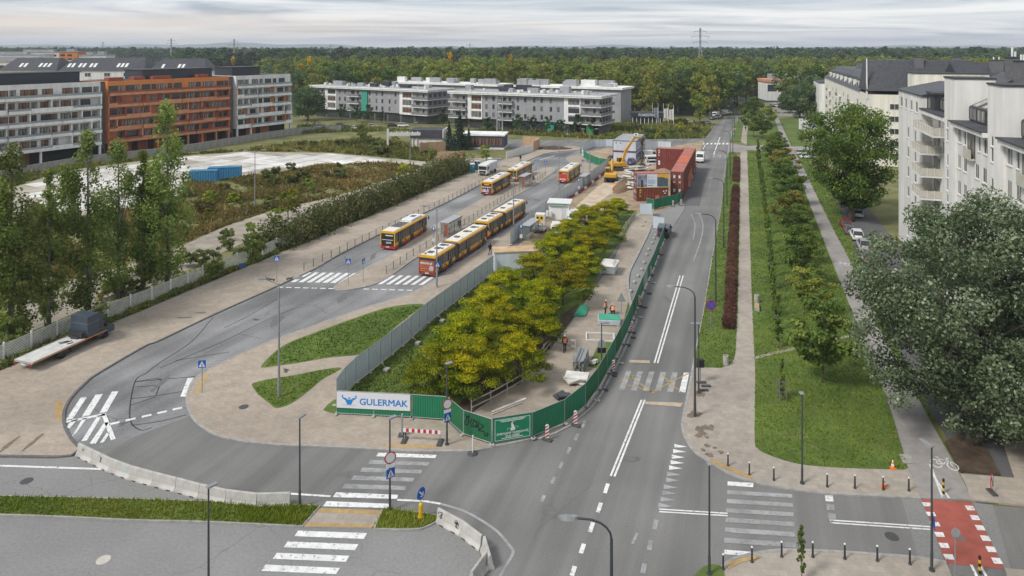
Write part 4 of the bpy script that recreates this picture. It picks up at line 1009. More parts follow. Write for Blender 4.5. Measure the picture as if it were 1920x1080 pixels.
for f in range(5):
    for k in range(4): endwin(R2, 115+k*6.5, 2.02, 13.6-3.1*f, 1.4, 1.6, pi)
    for k in range(2): endwin(R2, 112.0, -1-k*4.5, 13.6-3.1*f, 1.4, 1.6, -pi/2)
R3 = thing('apartment_building', 'long dark tiled roof with chimney stacks behind the off-white towers', 'building', (112,175,0), radians(-12))
b = MB(); b.box(0,90,0,14,0,22.5); b.build('wall', M_CREAM, R3)
b = MB(); b.extr([(-.4,22.5),(14.4,22.5),(7,28.0)], 'x', -0.3, 90.3); b.build('roof', M_SLATE, R3)
for k in range(9):
    q = MB(); x = 8+k*9; q.box(x,x+2.6,3.6,5.2,24,28.6); q.box(x-.1,x+2.7,3.5,5.3,28.6,28.8,1)
    for j in range(2): q.cyl((x+.7+j*1.2,4.4,28.8),(x+.7+j*1.2,4.4,29.5),0.15,n=6,mi=2)
    q.build('chimney', [M_CLINK,M_ROOF,M_FRAME_W], R3)
t = thing('tall_chimney', 'slim white chimney rising on the right horizon', 'chimney', ((1898-960)*700/FOC,700,0)); b = MB(); b.cyl((0,0,0),(0,0,31.5),1.4,1.0,12); b.build('stack', M_WHITE_B, t)
t = thing('low_hall', 'low hall with brick-red roof edge at the end of the avenue', 'building', (152,420,0), radians(-5))
b = MB(); b.box(0,42,0,20,0,11); b.build('wall', M_WHITE, t)
b = MB(); b.box(-.5,42.5,-.5,20.5,11,12.6); b.build('roof', M_TERRA_B, t)
b = MB(); b.box(4,20,4,14,12.6,15.5); b.build('roof_unit', M_DUCT, t)
for k in range(7): add_window(t, 3+k*6, -0.02, 5.5, 5, 4, M_FRAME_D, M_GLASS, 3)
# ================================================================ vegetation
def leaf_mesh(name, C, size, tone, m, flat=0.0, aspect=0.6, rng=RNG, nrm=None):
    """one small rhombic leaf (or leaf spray) per centre"""
    n = len(C); C = np.asarray(C, float); size = np.broadcast_to(np.asarray(size, float), (n,))
    nv = rng.normal(size=(n,3)); nv[:,2] = nv[:,2]*(1-flat) + flat*2.0
    if nrm is not None: nv = nv + nrm*1.3
    nv /= np.linalg.norm(nv, axis=1, keepdims=True)
    t = rng.normal(size=(n,3)); a = np.cross(nv, t); a /= np.linalg.norm(a, axis=1, keepdims=True); b = np.cross(nv, a)
    s = size[:,None]
    V = np.empty((n,4,3)); V[:,0] = C-a*s*0.5; V[:,1] = C+b*s*0.5*aspect; V[:,2] = C+a*s*0.5; V[:,3] = C-b*s*0.5*aspect
    V[:,0] += nv*s*0.08; V[:,2] += nv*s*0.08
    me = bpy.data.meshes.new(name)
    me.vertices.add(n*4); me.vertices.foreach_set('co', V.reshape(-1))
    me.loops.add(n*4); me.loops.foreach_set('vertex_index', np.arange(n*4, dtype=np.int32))
    me.polygons.add(n); me.polygons.foreach_set('loop_start', np.arange(0,n*4,4,dtype=np.int32))
    try: me.polygons.foreach_set('loop_total', np.full(n,4,dtype=np.int32))
    except Exception: pass
    at = me.attributes.new('tone','FLOAT','FACE'); at.data.foreach_set('value', np.clip(tone,0,1).astype(np.float32))
    me.materials.append(m); me.update();
    return me
def scatter_clumps(cl, per, rng, flat=0.7):
    """cl: list of (x,y,z,r,tone) -> leaf centres, tones, outward directions"""
    cl = np.array(cl, float); k = len(cl)
    n = np.maximum(4, (per*(cl[:,3]/cl[:,3].mean())**2)).astype(int)
    idx = np.repeat(np.arange(k), n); N = len(idx)
    d = rng.normal(size=(N,3)); d /= np.linalg.norm(d,axis=1,keepdims=True)
    r = cl[idx,3]*(rng.random(N)**0.45)
    P = cl[idx,:3] + d*r[:,None]*np.array([1,1,flat])
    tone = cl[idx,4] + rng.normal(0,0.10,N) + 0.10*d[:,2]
    return P, tone, d
def trunk_mesh(h, r0, limbs, m, rng, bend=0.03, top=0.9):
    b = MB(); pts = [(0,0,-0.3)];
    x=y=0.0
    for i in range(1,6):
        x += rng.normal(0,bend*h/5); y += rng.normal(0,bend*h/5); pts.append((x,y,h*top*i/5))
    rs = [r0*(1-0.8*i/5) for i in range(6)]; rs[0]*=1.25
    b.tube(pts, rs, 7)
    for (tx,ty,tz) in limbs:
        f = min(0.92, max(0.22, tz/h*0.62)); k = f*5; i = int(k); i = min(i,4)
        p0 = Vector(pts[i]).lerp(Vector(pts[i+1]), k-i); p1 = Vector((tx,ty,tz)); mid = p0.lerp(p1,0.5)+Vector((0,0,-0.04*h*0.3))
        rr_ = r0*(1-0.8*f)*0.45; b.tube([p0,mid,p1],[rr_,rr_*0.7,rr_*0.3],5)
    return b.mesh('trunk', m, True)
M_BARK = mat('bark_brown', (0.13,0.10,0.075), 0.95, (0.07,0.055,0.042), scale=4, bump=0.5, stretch=(4,4,0.6))
M_BARK_G = mat('bark_grey', (0.22,0.205,0.18), 0.95, (0.11,0.10,0.09), scale=4, bump=0.5, stretch=(4,4,0.6))
LF = {}
LF['deep'] = leaf_mat('leaves_deep_green', [(0.040,0.074,0.020),(0.082,0.130,0.033),(0.138,0.192,0.050),(0.21,0.25,0.075)], trans=0.35, hue=0.008)
LF['mid'] = leaf_mat('leaves_mid_green', [(0.042,0.078,0.020),(0.090,0.140,0.034),(0.155,0.210,0.052),(0.25,0.28,0.080)], trans=0.3, hue=0.035)
LF['dark'] = leaf_mat('leaves_dark_green', [(0.027,0.055,0.026),(0.050,0.095,0.038),(0.085,0.135,0.055),(0.130,0.180,0.078)], hue=0.02)
LF['poplar'] = leaf_mat('leaves_poplar', [(0.085,0.122,0.038),(0.160,0.215,0.064),(0.25,0.30,0.092),(0.34,0.375,0.13)], trans=0.4, hue=0.012)
LF['silver'] = leaf_mat('leaves_silver_poplar', [(0.046,0.068,0.034),(0.090,0.122,0.064),(0.16,0.195,0.115),(0.31,0.345,0.26)], trans=0.2, rough=0.5, hue=0.0)
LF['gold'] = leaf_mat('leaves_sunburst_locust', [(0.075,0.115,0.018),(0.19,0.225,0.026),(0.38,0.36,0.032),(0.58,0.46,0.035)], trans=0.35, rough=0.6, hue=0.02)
LF['yellow'] = leaf_mat('leaves_yellowing', [(0.112,0.128,0.027),(0.225,0.210,0.033),(0.390,0.307,0.042),(0.570,0.405,0.045)])
LF['light'] = leaf_mat('leaves_light_green', [(0.085,0.115,0.032),(0.155,0.190,0.046),(0.23,0.255,0.064),(0.31,0.32,0.090)], trans=0.3, hue=0.03)
LF['bright'] = leaf_mat('leaves_bright_shrub', [(0.084,0.126,0.020),(0.154,0.203,0.031),(0.252,0.280,0.042),(0.364,0.364,0.063)])
LF['purple'] = leaf_mat('leaves_barberry', [(0.068,0.036,0.028),(0.115,0.060,0.045),(0.17,0.09,0.064),(0.24,0.13,0.09)], hue=0.01)
LF['hedge'] = leaf_mat('leaves_hedge', [(0.037,0.061,0.022),(0.082,0.112,0.037),(0.136,0.160,0.058),(0.212,0.184,0.093)])
LF['conifer'] = leaf_mat('needles_spruce', [(0.014,0.030,0.022),(0.024,0.049,0.032),(0.041,0.070,0.045),(0.065,0.101,0.061)])
LF['pine'] = leaf_mat('needles_pine', [(0.027,0.054,0.040),(0.048,0.078,0.050),(0.075,0.108,0.066),(0.112,0.145,0.082)], hue=0.02)
LF['grass'] = leaf_mat('grass_blades', [(0.062,0.105,0.018),(0.105,0.160,0.026),(0.160,0.212,0.038),(0.25,0.25,0.068)], trans=0.3)
LF['dry'] = leaf_mat('dry_grass', [(0.098,0.111,0.036),(0.176,0.169,0.055),(0.260,0.221,0.085),(0.377,0.299,0.130)], trans=0.3)
LF['weed'] = leaf_mat('weed_leaves', [(0.056,0.087,0.025),(0.105,0.133,0.039),(0.161,0.175,0.056),(0.266,0.231,0.084)], trans=0.3)
def tree_broad(seed, h, r, base, nc, per, leaf, lm, bark=None, clump=None, tonef=None, squash=1.0, r0=None, flat=0.7, limbs=10, tone=0.45, lean=0.0, lflat=0.0, aspect=0.6, shape=1.0):
    """rounded uneven crown of leaf clumps on a limbed trunk"""
    rng = np.random.default_rng(seed); cl = []
    cz = (h+base)/2; rz = (h-base)/2
    lob = [(rng.uniform(0,2*pi), rng.uniform(-0.5,0.9), rng.uniform(0.10,0.32)) for _ in range(7)]
    for i in range(nc):
        d = rng.normal(size=3); d /= np.linalg.norm(d);
        k = rng.random()**0.36
        az = atan2(d[1],d[0]); bump = 0.82
        for (la,lz,lw) in lob:
            bump += lw*math.exp(-((math.atan2(sin(az-la),cos(az-la)))**2/0.5 + (d[2]-lz)**2/0.3))
        zz = d[2]; wid = r*bump*k*(1.0 if zz > 0 else shape)
        x = d[0]*wid; y = d[1]*wid; z = cz + zz*rz*k*min(1.08,bump+0.1)
        c = (clump or r*0.3)*rng.uniform(0.6,1.25)
        tn = tone + rng.normal(0,0.16)
        if tonef: tn = tonef(x,y,z,k,rng)
        cl.append((x+lean*(z-base)/h*r, y, z, c, tn))
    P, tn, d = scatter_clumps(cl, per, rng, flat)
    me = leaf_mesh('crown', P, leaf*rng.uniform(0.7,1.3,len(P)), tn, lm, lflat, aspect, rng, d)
    lb = [cl[j][:3] for j in rng.choice(len(cl), min(limbs,len(cl)), replace=False)]
    tm = trunk_mesh(h, r0 or h*0.022, lb, bark or M_BARK, rng)
    return tm, me
def tree_column(seed, h, r, base, nc, per, leaf, lm, leaders=3, bark=None, tone=0.45):
    """poplar-like: several upright leaders with narrow clumps and gaps"""
    rng = np.random.default_rng(seed); cl = []; limbs=[]
    for L_i in range(leaders):
        a = rng.uniform(0,2*pi); off = 0 if L_i == 0 else r*rng.uniform(0.35,0.75); hh = h if L_i == 0 else h*rng.uniform(0.62,0.95)
        for i in range(nc//leaders):
            t = rng.random(); z = base+(hh-base)*t
            prof = (sin(pi*min(1,0.12+0.88*t)**0.9)**0.6)*(1 if t < 0.75 else 1-(t-0.75)*2.4)
            rad = r*0.6*max(0.12,prof)*rng.random()**0.5; b_ = rng.uniform(0,2*pi)
            ox = off*cos(a)*min(1,t*2+0.3); oy = off*sin(a)*min(1,t*2+0.3)
            cl.append((ox+rad*cos(b_), oy+rad*sin(b_), z, r*rng.uniform(0.16,0.34), tone+rng.normal(0,0.16)))
        limbs.append((off*cos(a), off*sin(a), hh*0.8));
    P, tn, d = scatter_clumps(cl, per, rng, 1.25)
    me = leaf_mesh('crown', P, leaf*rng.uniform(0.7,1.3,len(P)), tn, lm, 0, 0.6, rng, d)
    lb = limbs + [cl[j][:3] for j in rng.choice(len(cl), 8, replace=False)]
    return trunk_mesh(h, h*0.013, lb, bark or M_BARK_G, rng, 0.015), me
def tree_conifer(seed, h, r, n, leaf, lm, base=0.6, r0=None):
    rng = np.random.default_rng(seed)
    t = rng.random(n)**0.7; z = base+(h-base)*(1-t); wv = 0.75+0.25*np.sin(z*2*pi/(h*0.09)+rng.normal(0,0.4,n))
    rad = r*t*wv*rng.random(n)**0.35*(0.8+0.4*rng.random(n)); a = rng.uniform(0,2*pi,n)
    P = np.stack([rad*np.cos(a), rad*np.sin(a), z-0.15*rad], 1)
    tone = 0.4+rng.normal(0,0.18,n)
    me = leaf_mesh('crown', P, leaf*rng.uniform(0.7,1.3,n), tone, lm, 0.3, 0.5, rng)
    return trunk_mesh(h, r0 or h*0.018, [], M_BARK, rng, 0.0, 0.95), me
def tree_pine(seed, h, lm):
    rng = np.random.default_rng(seed); cl=[]
    for i in range(16):
        t = rng.random(); z = h*(0.58+0.4*t); rad = h*0.17*(1-0.6*t)*rng.random()**0.5; a = rng.uniform(0,2*pi)
        cl.append((rad*cos(a),rad*sin(a),z,h*0.075*rng.uniform(0.7,1.3),0.45+rng.normal(0,0.15)))
    P,tn,d = scatter_clumps(cl, 34, rng, 0.6)
    return trunk_mesh(h,h*0.014,[c[:3] for c in cl[:5]],M_BARK,rng,0.01), leaf_mesh('crown',P,h*0.052*rng.uniform(.7,1.3,len(P)),tn,lm,0.2,0.6,rng,d)
def plant(kind, tc, label, cat, x, y, rz=None, sc=1.0, group=None, z=0.0):
    t = thing(kind, label, cat, (x,y,z), random.uniform(0,2*pi) if rz is None else rz, group, sc)
    if tc[0] is not None: put('trunk', tc[0], t)
    put('crown', tc[1], t)
    return t
POP = [tree_column(40+i, 20.5, (3.3,2.3,3.1,3.5)[i], 1.2, 140, 66, 0.34, LF['poplar'], (3,2,3,4)[i]) for i in range(4)]
pops = [(-38,655,1.1,2,'poplar cut by the left picture edge, behind the white fence'),(22,642,1.04,3,'broad poplar at the left picture edge behind the white fence'),(92,612,0.88,1,'thin sparse poplar second from the left behind the white fence'),(165,588,1.08,2,'poplar with bushy foot standing behind the flatbed truck'),
        (222,558,0.98,3,'full poplar right of the flatbed truck, before the tallest one'),(268,545,0.9,1,'short thin poplar just left of the tallest poplar'),(314,535,1.2,3,'tallest poplar of the row behind the white fence')]
for u,v,s,k,lab in pops:
    p = gp(u,v); plant('poplar_tree', POP[k], lab, 'tree', p.x, p.y, sc=s, group='poplars behind the white fence')
SAP = [tree_broad(60+i, 4.6, 1.7, 0.3, 26, 60, 0.3, LF['poplar'] if i != 2 else LF['bright'], limbs=5, squash=1) for i in range(3)]
for u,v,s,k,lab in ((474,492,1.35,0,'dark bushy sapling in the gap of the white fence'),(400,520,0.95,1,'round dark bush growing through the white fence'),(430,470,0.8,1,'green sapling behind the white fence near the dirt road'),(540,412,1.25,2,'pale yellow-green bush beside the dirt road'),
                  (516,425,0.7,2,'smaller pale bush left of the big yellow-green one'),(760,350,1.15,2,'light green bush at the far end of the long hedge'),(585,362,0.7,1,'small dark bush alone in the weeds of the yard'),(680,264,1.5,1,'large dark bush by the far yard wall'),(808,298,0.8,0,'small spruce-green bush by the wooden hoarding'),
                  (912,302,1.0,2,'yellow-green bush behind the white tanker truck'),(1000,236,0.8,0,'green bush in front of the grey block'),(380,505,0.7,0,'small bush hugging the white fence'),(190,610,0.62,1,'bush at the foot of the third poplar'),(30,655,0.8,1,'dark bush at the foot of the leftmost poplar')):
    p = gp(u,v); plant('bush', SAP[k], lab, 'bush', p.x, p.y, sc=s)
SCR = [tree_broad(70+i, 1.9, 1.3, 0.0, 14, 46, 0.34, LF[('hedge','weed','dry','bright')[i]], limbs=3) for i in range(4)]
rs_ = random.Random(12)
areas = [[(355,345),(470,333),(590,314),(700,309),(770,316),(640,362),(520,388),(420,420),(330,440),(300,420)],[(480,279),(560,266),(720,260),(830,283),(790,298),(623,284)],[(1165,262),(1310,258),(1325,238),(1290,232),(1170,238)],[(60,620),(200,570),(330,518),(452,466),(420,450),(300,490),(150,545)]]
where = ['in the overgrown middle of the yard','by the far yard wall','on the green bank before the sales pavilion','between the white fence and the dirt road']
for k,ar in enumerate(areas):
    poly = pl(ar); xs_ = [p[0] for p in poly]; ys_ = [p[1] for p in poly]; m_ = 0
    while m_ < (26,18,20,12)[k]:
        x,y = rs_.uniform(min(xs_),max(xs_)), rs_.uniform(min(ys_),max(ys_))
        if not inside(x,y,poly): continue
        m_ += 1; q_ = rs_.choice((0,0,1,1,2,3)); plant('scrub_bush', SCR[q_], 'small %s scrub bush %s' % (('dark green','green','dry brownish','yellow-green')[q_], where[k]), 'bush', x, y, sc=rs_.uniform(0.6,1.7), group='%s scrub bushes %s' % (('dark','green','dry','bright')[q_], where[k]))
def gold_tone(x,y,z,k,rng): return -0.02 + 0.78*max(0,(z-1.5)/4.6)*k + rng.normal(0,0.12)  # young top leaves are yellow; deep shade low in the crown is painted in
GOLD = []
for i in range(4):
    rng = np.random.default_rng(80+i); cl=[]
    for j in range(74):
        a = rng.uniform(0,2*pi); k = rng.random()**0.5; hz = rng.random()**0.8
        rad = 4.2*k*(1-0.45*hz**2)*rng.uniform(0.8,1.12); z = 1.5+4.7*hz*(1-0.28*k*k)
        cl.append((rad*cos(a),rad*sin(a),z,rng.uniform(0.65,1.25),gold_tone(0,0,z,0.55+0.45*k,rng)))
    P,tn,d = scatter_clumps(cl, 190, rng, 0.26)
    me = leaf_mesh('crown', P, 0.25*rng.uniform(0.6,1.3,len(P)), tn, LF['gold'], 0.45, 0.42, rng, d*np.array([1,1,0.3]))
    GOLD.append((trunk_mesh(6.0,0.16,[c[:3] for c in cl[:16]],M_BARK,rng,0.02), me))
golds = [(838,745,.82),(895,742,.98),(985,722,.9),(880,688,.95),(955,668,1.0),(1015,655,.9),(930,630,.92),(1020,608,1.0),(962,580,.95),(1066,572,.95),(1010,545,.95),(1100,530,.9),(1050,508,.95),(1112,488,.92),(1072,470,.95),(1146,462,.82),(1105,440,.95),(1140,425,.85),(1165,412,.7)]
gl_lab = ['golden-green locust tree right behind the lone green panel and the corner lamp','golden locust tree nearest the wooden railing','golden locust tree leaning over the worker by the railing','golden locust above the lawn behind the corner lamp','big golden locust second row from the front','golden locust over the dark soil bed','golden locust beside the grey fence, front half','golden locust left of the green sheet on the path','golden locust by the beige-roofed cabin corner','golden locust overhanging the path near the two workers','golden locust in front of the beige-roofed cabin','golden locust overhanging the grey skip','golden locust behind the beige-roofed cabin','golden locust left of the grey skip','golden locust in front of the white parked van','golden locust over the path beyond the skip','golden locust hiding the second white van','golden locust by the sloping handrail','smallest golden locust at the far end of the row']
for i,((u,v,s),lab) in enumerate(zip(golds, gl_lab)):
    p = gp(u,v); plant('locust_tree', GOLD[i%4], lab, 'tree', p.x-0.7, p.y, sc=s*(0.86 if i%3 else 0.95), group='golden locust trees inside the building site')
def silver_tone(x,y,z,k,rng): return 0.42+rng.normal(0,0.2)
rng = np.random.default_rng(5)
cl = []
for i in range(300):
    d = rng.normal(size=3); d /= np.linalg.norm(d); k = rng.random()**0.33
    x = d[0]*9.2*k; y = d[1]*7.4*k; z = 9.7+d[2]*9.5*k
    cl.append((x,y,max(1.1,z),rng.uniform(0.8,1.75),0.46+rng.normal(0,0.17)))
P,tn,d = scatter_clumps(cl, 260, rng, 0.8)
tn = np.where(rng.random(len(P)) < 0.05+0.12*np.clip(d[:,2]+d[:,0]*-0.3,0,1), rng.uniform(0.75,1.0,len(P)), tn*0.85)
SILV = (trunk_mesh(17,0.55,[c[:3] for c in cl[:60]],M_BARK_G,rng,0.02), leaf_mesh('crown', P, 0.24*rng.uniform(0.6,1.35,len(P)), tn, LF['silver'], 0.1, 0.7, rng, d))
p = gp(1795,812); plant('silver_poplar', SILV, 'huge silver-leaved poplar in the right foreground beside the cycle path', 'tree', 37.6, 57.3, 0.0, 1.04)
BIG = tree_broad(31, 21.5, 8.2, 2.6, 190, 130, 0.46, LF['deep'], clump=1.9, limbs=26, tone=0.42, r0=0.55, shape=0.85)
p = gp(1596,415); plant('broadleaf_tree', BIG, 'big dark green tree beside the cycle path in front of the cream block', 'tree', p.x, p.y, 0.6)
WILL = [tree_broad(33+i, 13, 6.5, 0.5, 70, 95, 0.6, LF['dark'], clump=1.9, limbs=8, tone=0.5) for i in range(2)]
for u,v,s,k,lab in ((577,226,1.2,0,'round dark willow left of the grey blocks'),(1500,222,1.25,1,'dense dark tree right of the far avenue'),(1535,222,0.9,0,'dark tree touching the far white end wall'),(1478,212,0.8,0,'dark tree left of the dense one by the avenue end')):
    p = gp(u,v); plant('broadleaf_tree', WILL[k], lab, 'tree', p.x, p.y, sc=s)
UND = tree_broad(37, 9, 4.2, 1.0, 60, 90, 0.45, LF['dark'], clump=1.4, limbs=8, tone=0.45)
for x,y,s,lab in ((58,96,1.0,'dark tree between the parked cars and the off-white block'),(66,134,0.8,'dark shrub tree at the far corner of the off-white block'),(69,142,0.95,'dark tree by the side entrance of the off-white block'),(46,66,1.0,'dark tree under the silver poplar near the building')):
    plant('broadleaf_tree', UND, lab, 'tree', x, y, sc=s)
MAP = [tree_broad(90+i, 7.2, 2.9, 1.3, 40, 120, 0.34, LF['deep'] if i != 2 else LF['light'], limbs=7, tone=0.52, flat=0.5, lflat=0.3, r0=0.07) for i in range(3)]
COLM = [tree_column(95+i, 6.2, 0.78, 0.9, 30, 34, 0.24, LF['mid'], 1, tone=0.45) for i in range(2)]
row = [(1541,720,1.12,1),(1507,592,.82,2),(1507,540,.95,0),(1502,500,.85,1),(1494,462,.95,0),(1487,432,1.0,2),(1480,408,1.05,0),(1474,385,1.1,1),(1468,365,1.1,0),(1463,345,1.15,2),(1459,326,1.2,0),(1455,308,1.2,1),(1452,295,1.0,0)]
for i,(u,v,s,k) in enumerate(row):
    p = gp(u,v); plant('maple_tree', MAP[k], 'round young maple, %s from the front in the row on the big lawn' % ORD[i], 'tree', p.x, p.y, sc=s, group='round young trees on the big lawn', z=0.1)
col = [(1466,752,.55),(1459,655,.85),(1455,622,.72),(1452,598,.8),(1449,570,.8),(1447,545,.85),(1445,522,.8),(1443,500,.9),(1441,478,.9),(1439,460,.85),(1437,440,.95),(1435,420,.9),(1433,402,.95),(1431,386,.95),(1429,370,1.),(1427,355,1.),(1425,340,1.05),(1424,328,1.1),(1422,316,1.1),(1421,305,1.1)]
for i,(u,v,s) in enumerate(col):
    p = gp(u,v); s *= random.uniform(0.75,1.15); plant('columnar_tree', COLM[i%2], 'slim columnar sapling, %s from the front in the row by the beige path' % ORD[i], 'tree', p.x, p.y, sc=s, group='columnar saplings on the big lawn', z=0.1)
for (u,v,s,k,lab) in ((1413,258,1.35,1,'upright young tree on the far lawn beside the side road'),(1411,240,1.7,0,'conical green tree at the far end of the lawn'),(1430,262,1.2,0,'dark loose tree on the far lawn'),(1440,235,1.25,2,'brownish tree on the far lawn near the bend')):
    p = gp(u,v); plant('young_tree', MAP[k], lab, 'tree', p.x, p.y, sc=s, z=0.1)
p = gp(1503,1090); plant('columnar_tree', COLM[0], 'young columnar tree in the bottom right pavement', 'tree', p.x, p.y, sc=0.52, z=0.1)
p = gp(1466,752); t = thing('tree_guard', 'wooden stake frame round the front sapling on the lawn', 'tree guard', (p.x,p.y,0.12))
for sx,sy in ((-.3,-.3),(.3,-.3),(.3,.3),(-.3,.3)):
    b = MB(); b.cyl((sx,sy,0),(sx,sy,1.9),0.04,n=6); b.build('stake', M_BARK_G, t)
b = MB()
for z in (0.8,1.7):
    b.box(-.3,.3,-.33,-.29,z,z+.07); b.box(-.3,.3,.29,.33,z,z+.07); b.box(-.33,-.29,-.28,.28,z,z+.07); b.box(.29,.33,-.28,.28,z,z+.07)
b.build('rail', M_BARK_G, t)
def hedge(name, label, pts, wd, h, dens, leaf, lm, tone=0.5, cat='hedge', wob=0.25, seed=1, z0=0.1):
    rng = np.random.default_rng(seed); P = [Vector((p[0],p[1])) for p in pts]; C=[]; T=[]
    for a,b_ in zip(P[:-1],P[1:]):
        d = b_-a; Ln = d.length; d.normalize(); nn = Vector((-d.y,d.x))
        n = int(Ln*dens)
        s = rng.random(n)*Ln
        ang = rng.uniform(0,pi,n); rr_ = rng.random(n)**0.35
        wv = 1+wob*np.sin(s*1.1+a.x)+wob*0.7*np.sin(s*2.7+a.y)+rng.normal(0,0.08,n)
        off = np.cos(ang)*rr_*wd/2*wv; zz = np.abs(np.sin(ang))**0.7*rr_*h*wv
        C.append(np.stack([a.x+d.x*s+nn.x*off, a.y+d.y*s+nn.y*off, z0+zz],1)); T.append(tone+0.22*np.sin(s*0.6+a.x*3)*0.7+rng.normal(0,0.14,n))
    C = np.concatenate(C); T = np.concatenate(T); c0 = C.mean(0); c0[2] = 0
    me = leaf_mesh('foliage', C-c0, leaf*rng.uniform(.7,1.3,len(C)), T, lm, 0.1, 0.6, rng)
    t = thing(name, label, cat, tuple(c0)); put('foliage', me, t); return t
hedge('hedge', 'long unclipped hedge between the dirt road and the terminal pavement', pl([(500,470),(560,452),(640,412),(698,392),(751,370),(810,343),(868,318)]), 6.4, 3.7, 420, 0.42, LF['hedge'], 0.5, seed=3)
for k,(pts,lab) in enumerate(([[(1366,620),(1368,590),(1370,557)],'front block of dark purple barberry hedge beside the kerb'],[[(1370,556),(1372,500),(1374,452),(1376,430)],'longest block of dark purple barberry hedge'],[[(1376,429),(1378,380),(1380,352)],'third block of dark purple barberry hedge'],[[(1380,342),(1381,318),(1381,299)],'farthest block of dark purple barberry hedge'])):
    hedge('barberry_hedge', lab, pl(pts), 1.35+0.12*k, 0.8, 620-80*k, 0.18, LF['purple'], 0.45, wob=0.09, seed=10+k)
hedge('weed_strip', 'strip of weeds and tall grass at the foot of the white fence', pl([(-60,715),(0,692),(210,604),(380,530),(455,502),(520,476)]), 1.0, 0.5, 170, 0.3, LF['weed'], 0.5, 'weeds', seed=17)
def blades(name, polys, dens, h, lm, z, seed, wd=0.05, tone=0.45, edge=0.0, near=1.0):
    rng = np.random.default_rng(seed); C=[]
    for poly in polys:
        A = np.array(poly); x0,y0 = A.min(0); x1,y1 = A.max(0)
        n = int((x1-x0)*(y1-y0)*dens);
        if n < 1: continue
        X = rng.uniform(x0,x1,n); Y = rng.uniform(y0,y1,n)
        keep = rng.random(n) < np.clip((near*60/np.maximum(Y,1))**1.6, 0, 1); X=X[keep]; Y=Y[keep]
        ins = np.zeros(len(X),bool); j = len(A)-1
        for i in range(len(A)):
            c = ((A[i,1]>Y)!=(A[j,1]>Y)) & (X < (A[j,0]-A[i,0])*(Y-A[i,1])/(A[j,1]-A[i,1]+1e-12)+A[i,0]); ins ^= c; j = i
        C.append(np.stack([X[ins],Y[ins]],1))
    C = np.concatenate(C); n = len(C)
    pn = np.sin(C[:,0]*0.31+np.sin(C[:,1]*0.23)*2)+np.sin(C[:,1]*0.37+np.sin(C[:,0]*0.19)*2.3)+0.6*np.sin(C[:,0]*0.9+C[:,1]*0.7)
    if name != 'grass': kp = rng.random(n) < np.clip(0.62+0.3*pn,0.08,1); C = C[kp]; pn = pn[kp]; n = len(C)
    hh = h*(1+0.35*pn*(name != 'grass'))*rng.uniform(0.5,1.5,n)*np.where(rng.random(n)<0.04,1.8,1.0); a = rng.uniform(0,2*pi,n); w_ = wd*rng.uniform(0.7,1.6,n)*(np.maximum(C[:,1],45)/55)
    ln = rng.uniform(0.1,0.8,n)*hh; b_ = rng.uniform(0,2*pi,n)
    V = np.empty((n,3,3)); V[:,0,0]=C[:,0]-np.cos(a)*w_; V[:,0,1]=C[:,1]-np.sin(a)*w_; V[:,0,2]=z-0.02
    V[:,1,0]=C[:,0]+np.cos(a)*w_; V[:,1,1]=C[:,1]+np.sin(a)*w_; V[:,1,2]=z-0.02
    V[:,2,0]=C[:,0]+np.cos(b_)*ln; V[:,2,1]=C[:,1]+np.sin(b_)*ln; V[:,2,2]=z+hh
    me = bpy.data.meshes.new(name); me.vertices.add(n*3); me.vertices.foreach_set('co',V.reshape(-1))
    me.loops.add(n*3); me.loops.foreach_set('vertex_index',np.arange(n*3,dtype=np.int32)); me.polygons.add(n); me.polygons.foreach_set('loop_start',np.arange(0,n*3,3,dtype=np.int32))
    try: me.polygons.foreach_set('loop_total',np.full(n,3,dtype=np.int32))
    except Exception: pass
    t_ = tone+(0.10 if name == 'grass' else 0.16)*np.sin(C[:,0]*0.11+C[:,1]*0.07)+0.09*pn+0.10*np.sin(C[:,0]*0.7)*np.sin(C[:,1]*0.45)+rng.normal(0,0.17,n)
    at = me.attributes.new('tone','FLOAT','FACE'); at.data.foreach_set('value',np.clip(t_,0,1).astype(np.float32))
    me.materials.append(lm); me.update()
    return tag(put(name, me), kind='stuff')
blades('grass', [[p for p in cr(LAWN_L)+cr(BIKE_L)]], 42, 0.09, LF['grass'], 0.13, 1, 0.07)
blades('grass', [pl(RK[4:8])+pl([(1302,690)])+cr(PATH_L)+pl([(1376,285),(1366,287)])], 40, 0.09, LF['grass'], 0.13, 2, 0.07)
blades('grass', [pl([(497,690),(560,681),(620,672),(676,665),(700,650),(740,616),(770,592),(795,575),(720,582),(660,602),(600,624),(545,645),(515,664)]),pl([(474,726),(484,740),(505,757),(519,766),(545,758),(575,737),(605,712),(638,694),(600,697),(550,707),(500,715)])], 46, 0.11, LF['grass'], 0.125, 3, 0.07)
blades('grass', [pl([(634,763),(657,729),(702,694.5),(767,641),(843,577),(896,536),(930,512),(960,540),(900,610),(860,680),(800,760),(772,783)])], 44, 0.12, LF['grass'], 0.05, 4, 0.07)
blades('grass', [MED_T+MED_B[::-1]], 130, 0.15, LF['grass'], 0.12, 5, 0.05, 0.55)
blades('grass', [pl([(440,950),(500,946),(560,951),(594,954),(562,986),(450,981)]),[p for p in MR]], 170, 0.24, LF['grass'], 0.12, 6, 0.035, 0.5)
blades('grass', [pl(BIKE_R[2:])+pl([(1500,282),(1535,330),(1575,393),(1608,480),(1640,555),(1700,690),(1748,790)])], 34, 0.1, LF['grass'], 0.13, 7, 0.08)
blades('weeds', [pl([(60,628),(200,572),(330,522),(452,470),(520,440),(650,395),(770,345),(860,318),(900,305),(882,320),(820,347),(690,406),(593,446),(400,525),(210,600),(0,688),(-100,720)])], 30, 0.42, LF['weed'], -0.06, 8, 0.10, 0.45, near=2.2)
